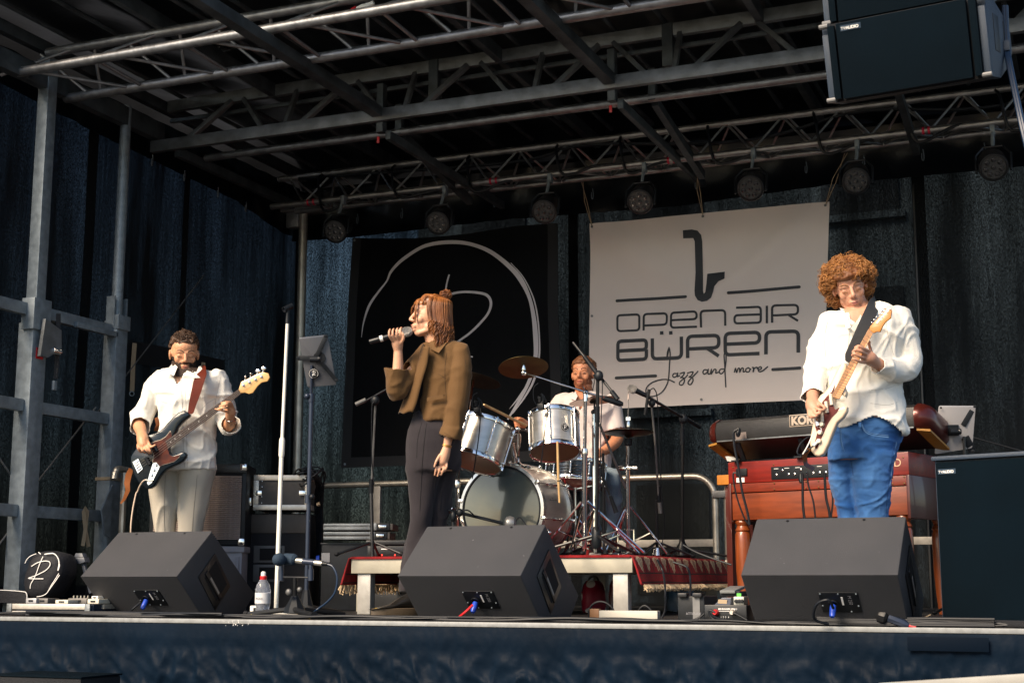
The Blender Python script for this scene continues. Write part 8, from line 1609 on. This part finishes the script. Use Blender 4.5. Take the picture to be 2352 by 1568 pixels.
put(MB().strip(cat([P(282, 360, .0), P(290, 378, -.05), P(302, 395, -.09), P(298, 420, -.12), P(312, 465, -.145)], 5), [.030] * 12 + [.024] * 9, -FW, .004, caps=False), 'collar_band', wlin, gp); put(MB().strip(cat([P(405, 345, .0), P(395, 385, -.07), P(372, 430, -.12), P(335, 478, -.15)], 5), .026, -FW, .004, caps=False), 'collar_band', wlin, gp)
hg = mat('hair_copper_curls', (.17, .060, .014), .5, col2=(.42, .185, .05), vscale=35); random.seed(9)
def gok(q):
    if q.z < (-.12 if q.y < .02 else -.095): return False
    if q.y > .045 and q.z < .064 + .022 * noise.noise(q * 28): return False
    if q.y > -.002 and q.z < .03: return False
    if q.y > -.03 and abs(q.x) < .07 and q.z < .0: return False
    return True
gm_ = lambda q: sstep(.050, .066, q.z + max(0, .03 - q.y) * 1.0)
put(shell(body, Mg, gm_, .022, .010, 40), 'hair_cap', mat('hair_copper_dark', (.14, .045, .010), .6), gp, smooth=180)
hc_ = MB()
for n_c, k_c, r_c, t_c in ((700, 1.0, .016, .0019), (900, .93, .014, .0023), (900, .85, .013, .0026), (500, .76, .014, .0034), (260, 1.05, .019, .0008)): hc_.merge(curls(n_c, (0, -.016, .026), (.130 * k_c, .124 * k_c, .120 * k_c), gok, r_c, t_c, 1.25, Mg, seg_=11))
hc_.merge(curls(500, (0, -.030, -.005), (.116, .10, .115), gok, .015, .0024, 1.2, Mg, seg_=10)); put(hc_, 'curly_hair', hg, gp, smooth=180, kind='stuff')
# ---------------------------------------------------------------- electric guitar
gn = (-FW * .84 - RT * .46 + UP * .22).normalized(); gp0 = GG.at(380, 1000, 7.05 - .27)
eg = root('electric_guitar', 'cream electric guitar with maple neck and red pickguard played by the curly-haired man', 'electric guitar', gp0)
def gg(u, v, h=0): return GG.onP(u, v, gp0 + gn * h, gn)
def rg(u, v, h=0): return RG.onP(u, v, gp0 + gn * h, gn)
cream = mat('cream_lacquer', (.66, .52, .38), .3, coat=.4, var=.04); tort2 = mat('tortoise_red', (.10, .006, .005), .5, col2=(.07, .004, .004), vscale=20, spec=.2); mapl2 = mat('maple_amber', (.50, .20, .035), .3, coat=.4, var=.1, vscale=12)
GO = [(575, 400), (535, 410), (490, 475), (445, 560), (405, 650), (350, 735), (295, 775), (245, 850), (225, 950), (215, 1050), (198, 1150), (180, 1250), (172, 1340), (190, 1430), (230, 1478), (280, 1488), (335, 1460), (392, 1340), (440, 1210), (490, 1095), (560, 1035), (602, 965), (605, 912), (555, 900), (500, 925), (465, 945), (452, 900), (470, 825), (530, 760), (585, 800), (600, 745), (575, 670), (560, 560), (600, 470), (598, 420)]
put(MB().prism([gg(u, v) for u, v in GO], -gn * .044, bev=.010), 'guitar_body', cream, eg, smooth=50)
put(MB().prism([gg(u, v, .0015) for u, v in ((468, 655), (430, 740), (370, 800), (322, 860), (300, 960), (262, 1040), (240, 1150), (262, 1220), (235, 1330), (240, 1400), (262, 1400), (300, 1300), (345, 1200), (385, 1110), (430, 1040), (490, 980), (520, 925), (470, 950), (450, 900), (440, 830))], gn * .002), 'pickguard', tort2, eg, smooth=0)
for a, b in (((415, 765), (430, 895)), ((362, 855), (378, 985)), ((315, 985), (322, 1090))): put(MB().tube([gg(*a, .008), gg(*b, .008)], .0085, 10), 'pickup', mat('pickup_cream', (.66, .58, .46), .4) if 'pickup_cream' not in MATS else MATS['pickup_cream'], eg)
for u, v in ((318, 1120), (296, 1215), (285, 1315)): put(MB().lathe([(.013, 0), (.011, .008), (.010, .016), (0, .017)], gg(u, v, .004), gn, 16), 'control_knob', MATS['pickup_cream'], eg)
put(MB().prism([gg(u, v, .003) for u, v in ((245, 1050), (275, 1045), (282, 1130), (255, 1140))], gn * .006), 'bridge', chrome, eg, smooth=0); put(MB().tube(cat([gg(262, 1150, .01), gg(300, 1155, .03), gg(310, 1200, .035)], 4), .0025, 6), 'tremolo_arm', chrome, eg)
put(MB().tube([gg(275, 1310, .01), gg(215, 1370, .025)], .007, 10), 'jack_plug', whitep, eg)
NA, NB = rg(421, 470, .010), rg(443, 492, .010); EA, EB = gg(418, 800, .010), gg(520, 822, .010)
put(MB().prism([EA, EB, NB, NA], -gn * .006), 'fingerboard', mapl2, eg, smooth=0); rings = []
for t in (0, .33, .66, 1): a, b = (EA.lerp(NA, t) - gn * .006), (EB.lerp(NB, t) - gn * .006); w = b - a; rings.append([a, a + w * .1 - gn * .010, a + w * .35 - gn * .018, a + w * .65 - gn * .018, a + w * .9 - gn * .010, b])
put(MB().loft(rings), 'neck', mapl2, eg, smooth=60)
for k in range(1, 22): t = (1 - 2 ** (-k / 12)) / (1 - 2 ** (-21.5 / 12)); put(MB().tube([NA.lerp(EA, t) + gn * .0008, NB.lerp(EB, t) + gn * .0008], .0012, 5), 'fret', chrome, eg)
for k in range(6): t = .12 + .15 * k; put(MB().tube([NA.lerp(NB, t) + gn * .002, gg(252 + 26 * t, 1060 + 60 * t, .014)], .0006, 4), 'string', strg, eg)
put(MB().prism([rg(u, v, .005) for u, v in ((424, 472), (428, 456), (452, 430), (490, 392), (522, 350), (538, 352), (546, 372), (540, 410), (512, 432), (498, 452), (482, 486), (466, 484), (446, 492))], -gn * .014, bev=.003), 'headstock', mapl2, eg)
for k in range(6): t = k / 5; a = rg(455 + 68 * t, 440 - 76 * t, .006); put(MB().lathe([(.0045, 0), (.0045, .008), (0, .009)], a + RT * .012, gn, 10), 'tuning_post', chrome, eg); put(MB().tube([a - gn * .012, a - gn * .012 - RT * .014 + UP * .006], .003, 6).ell(a - gn * .012 - RT * .018 + UP * .007, .005), 'tuning_key', chrome, eg)
st2 = root('guitar_strap', 'dark grey strap across the curly-haired player\'s chest', 'strap', P(380, 480, -.16)); put(MB().strip(cat([P(462, 320, .03), P(452, 335, -.07), P(432, 380, -.145), P(400, 450, -.195), P(365, 530, -.22), P(325, 620, -.245), P(308, 650, -.25)], 3), [.056] * 3 + [.062] * 13 + [.05, .04, .03], -FW, .004, caps=False), 'strap_band', mat('strap_charcoal', (.035, .035, .037), .6, bump=.2), st2)
put(MB().strip(cat([GG.at(165, 1400, 6.75), GG.at(120, 1470, 6.78), GG.at(125, 1560, 6.82), RO.at(905, 590, 6.9), RO.at(950, 615, 7.0)], 4), .022, -FW, .003, caps=False), 'strap_tail', skinstrap, st2)
gc = root('instrument_cable', 'black cable looping from the cream guitar\'s socket', 'cable', GG.at(60, 1400, 6.8)); put(MB().tube(cat([gg(215, 1370, .025), gg(110, 1450, .03), gg(60, 1475, .02), gg(30, 1440, .0), gg(70, 1340, -.01), gg(150, 1270, -.03), gg(200, 1260, -.06)], 6), .004, 8), 'lead', cable_m, gc); put(MB().tube(cat([GG.at(235, 1160, 6.75), GG.at(200, 1260, 6.75), GG.at(150, 1370, 6.75), GG.at(95, 1465, 6.76)], 4), [.0015] * 4 + [.0035] * 9, 6), 'white_tail', whitep, gc)
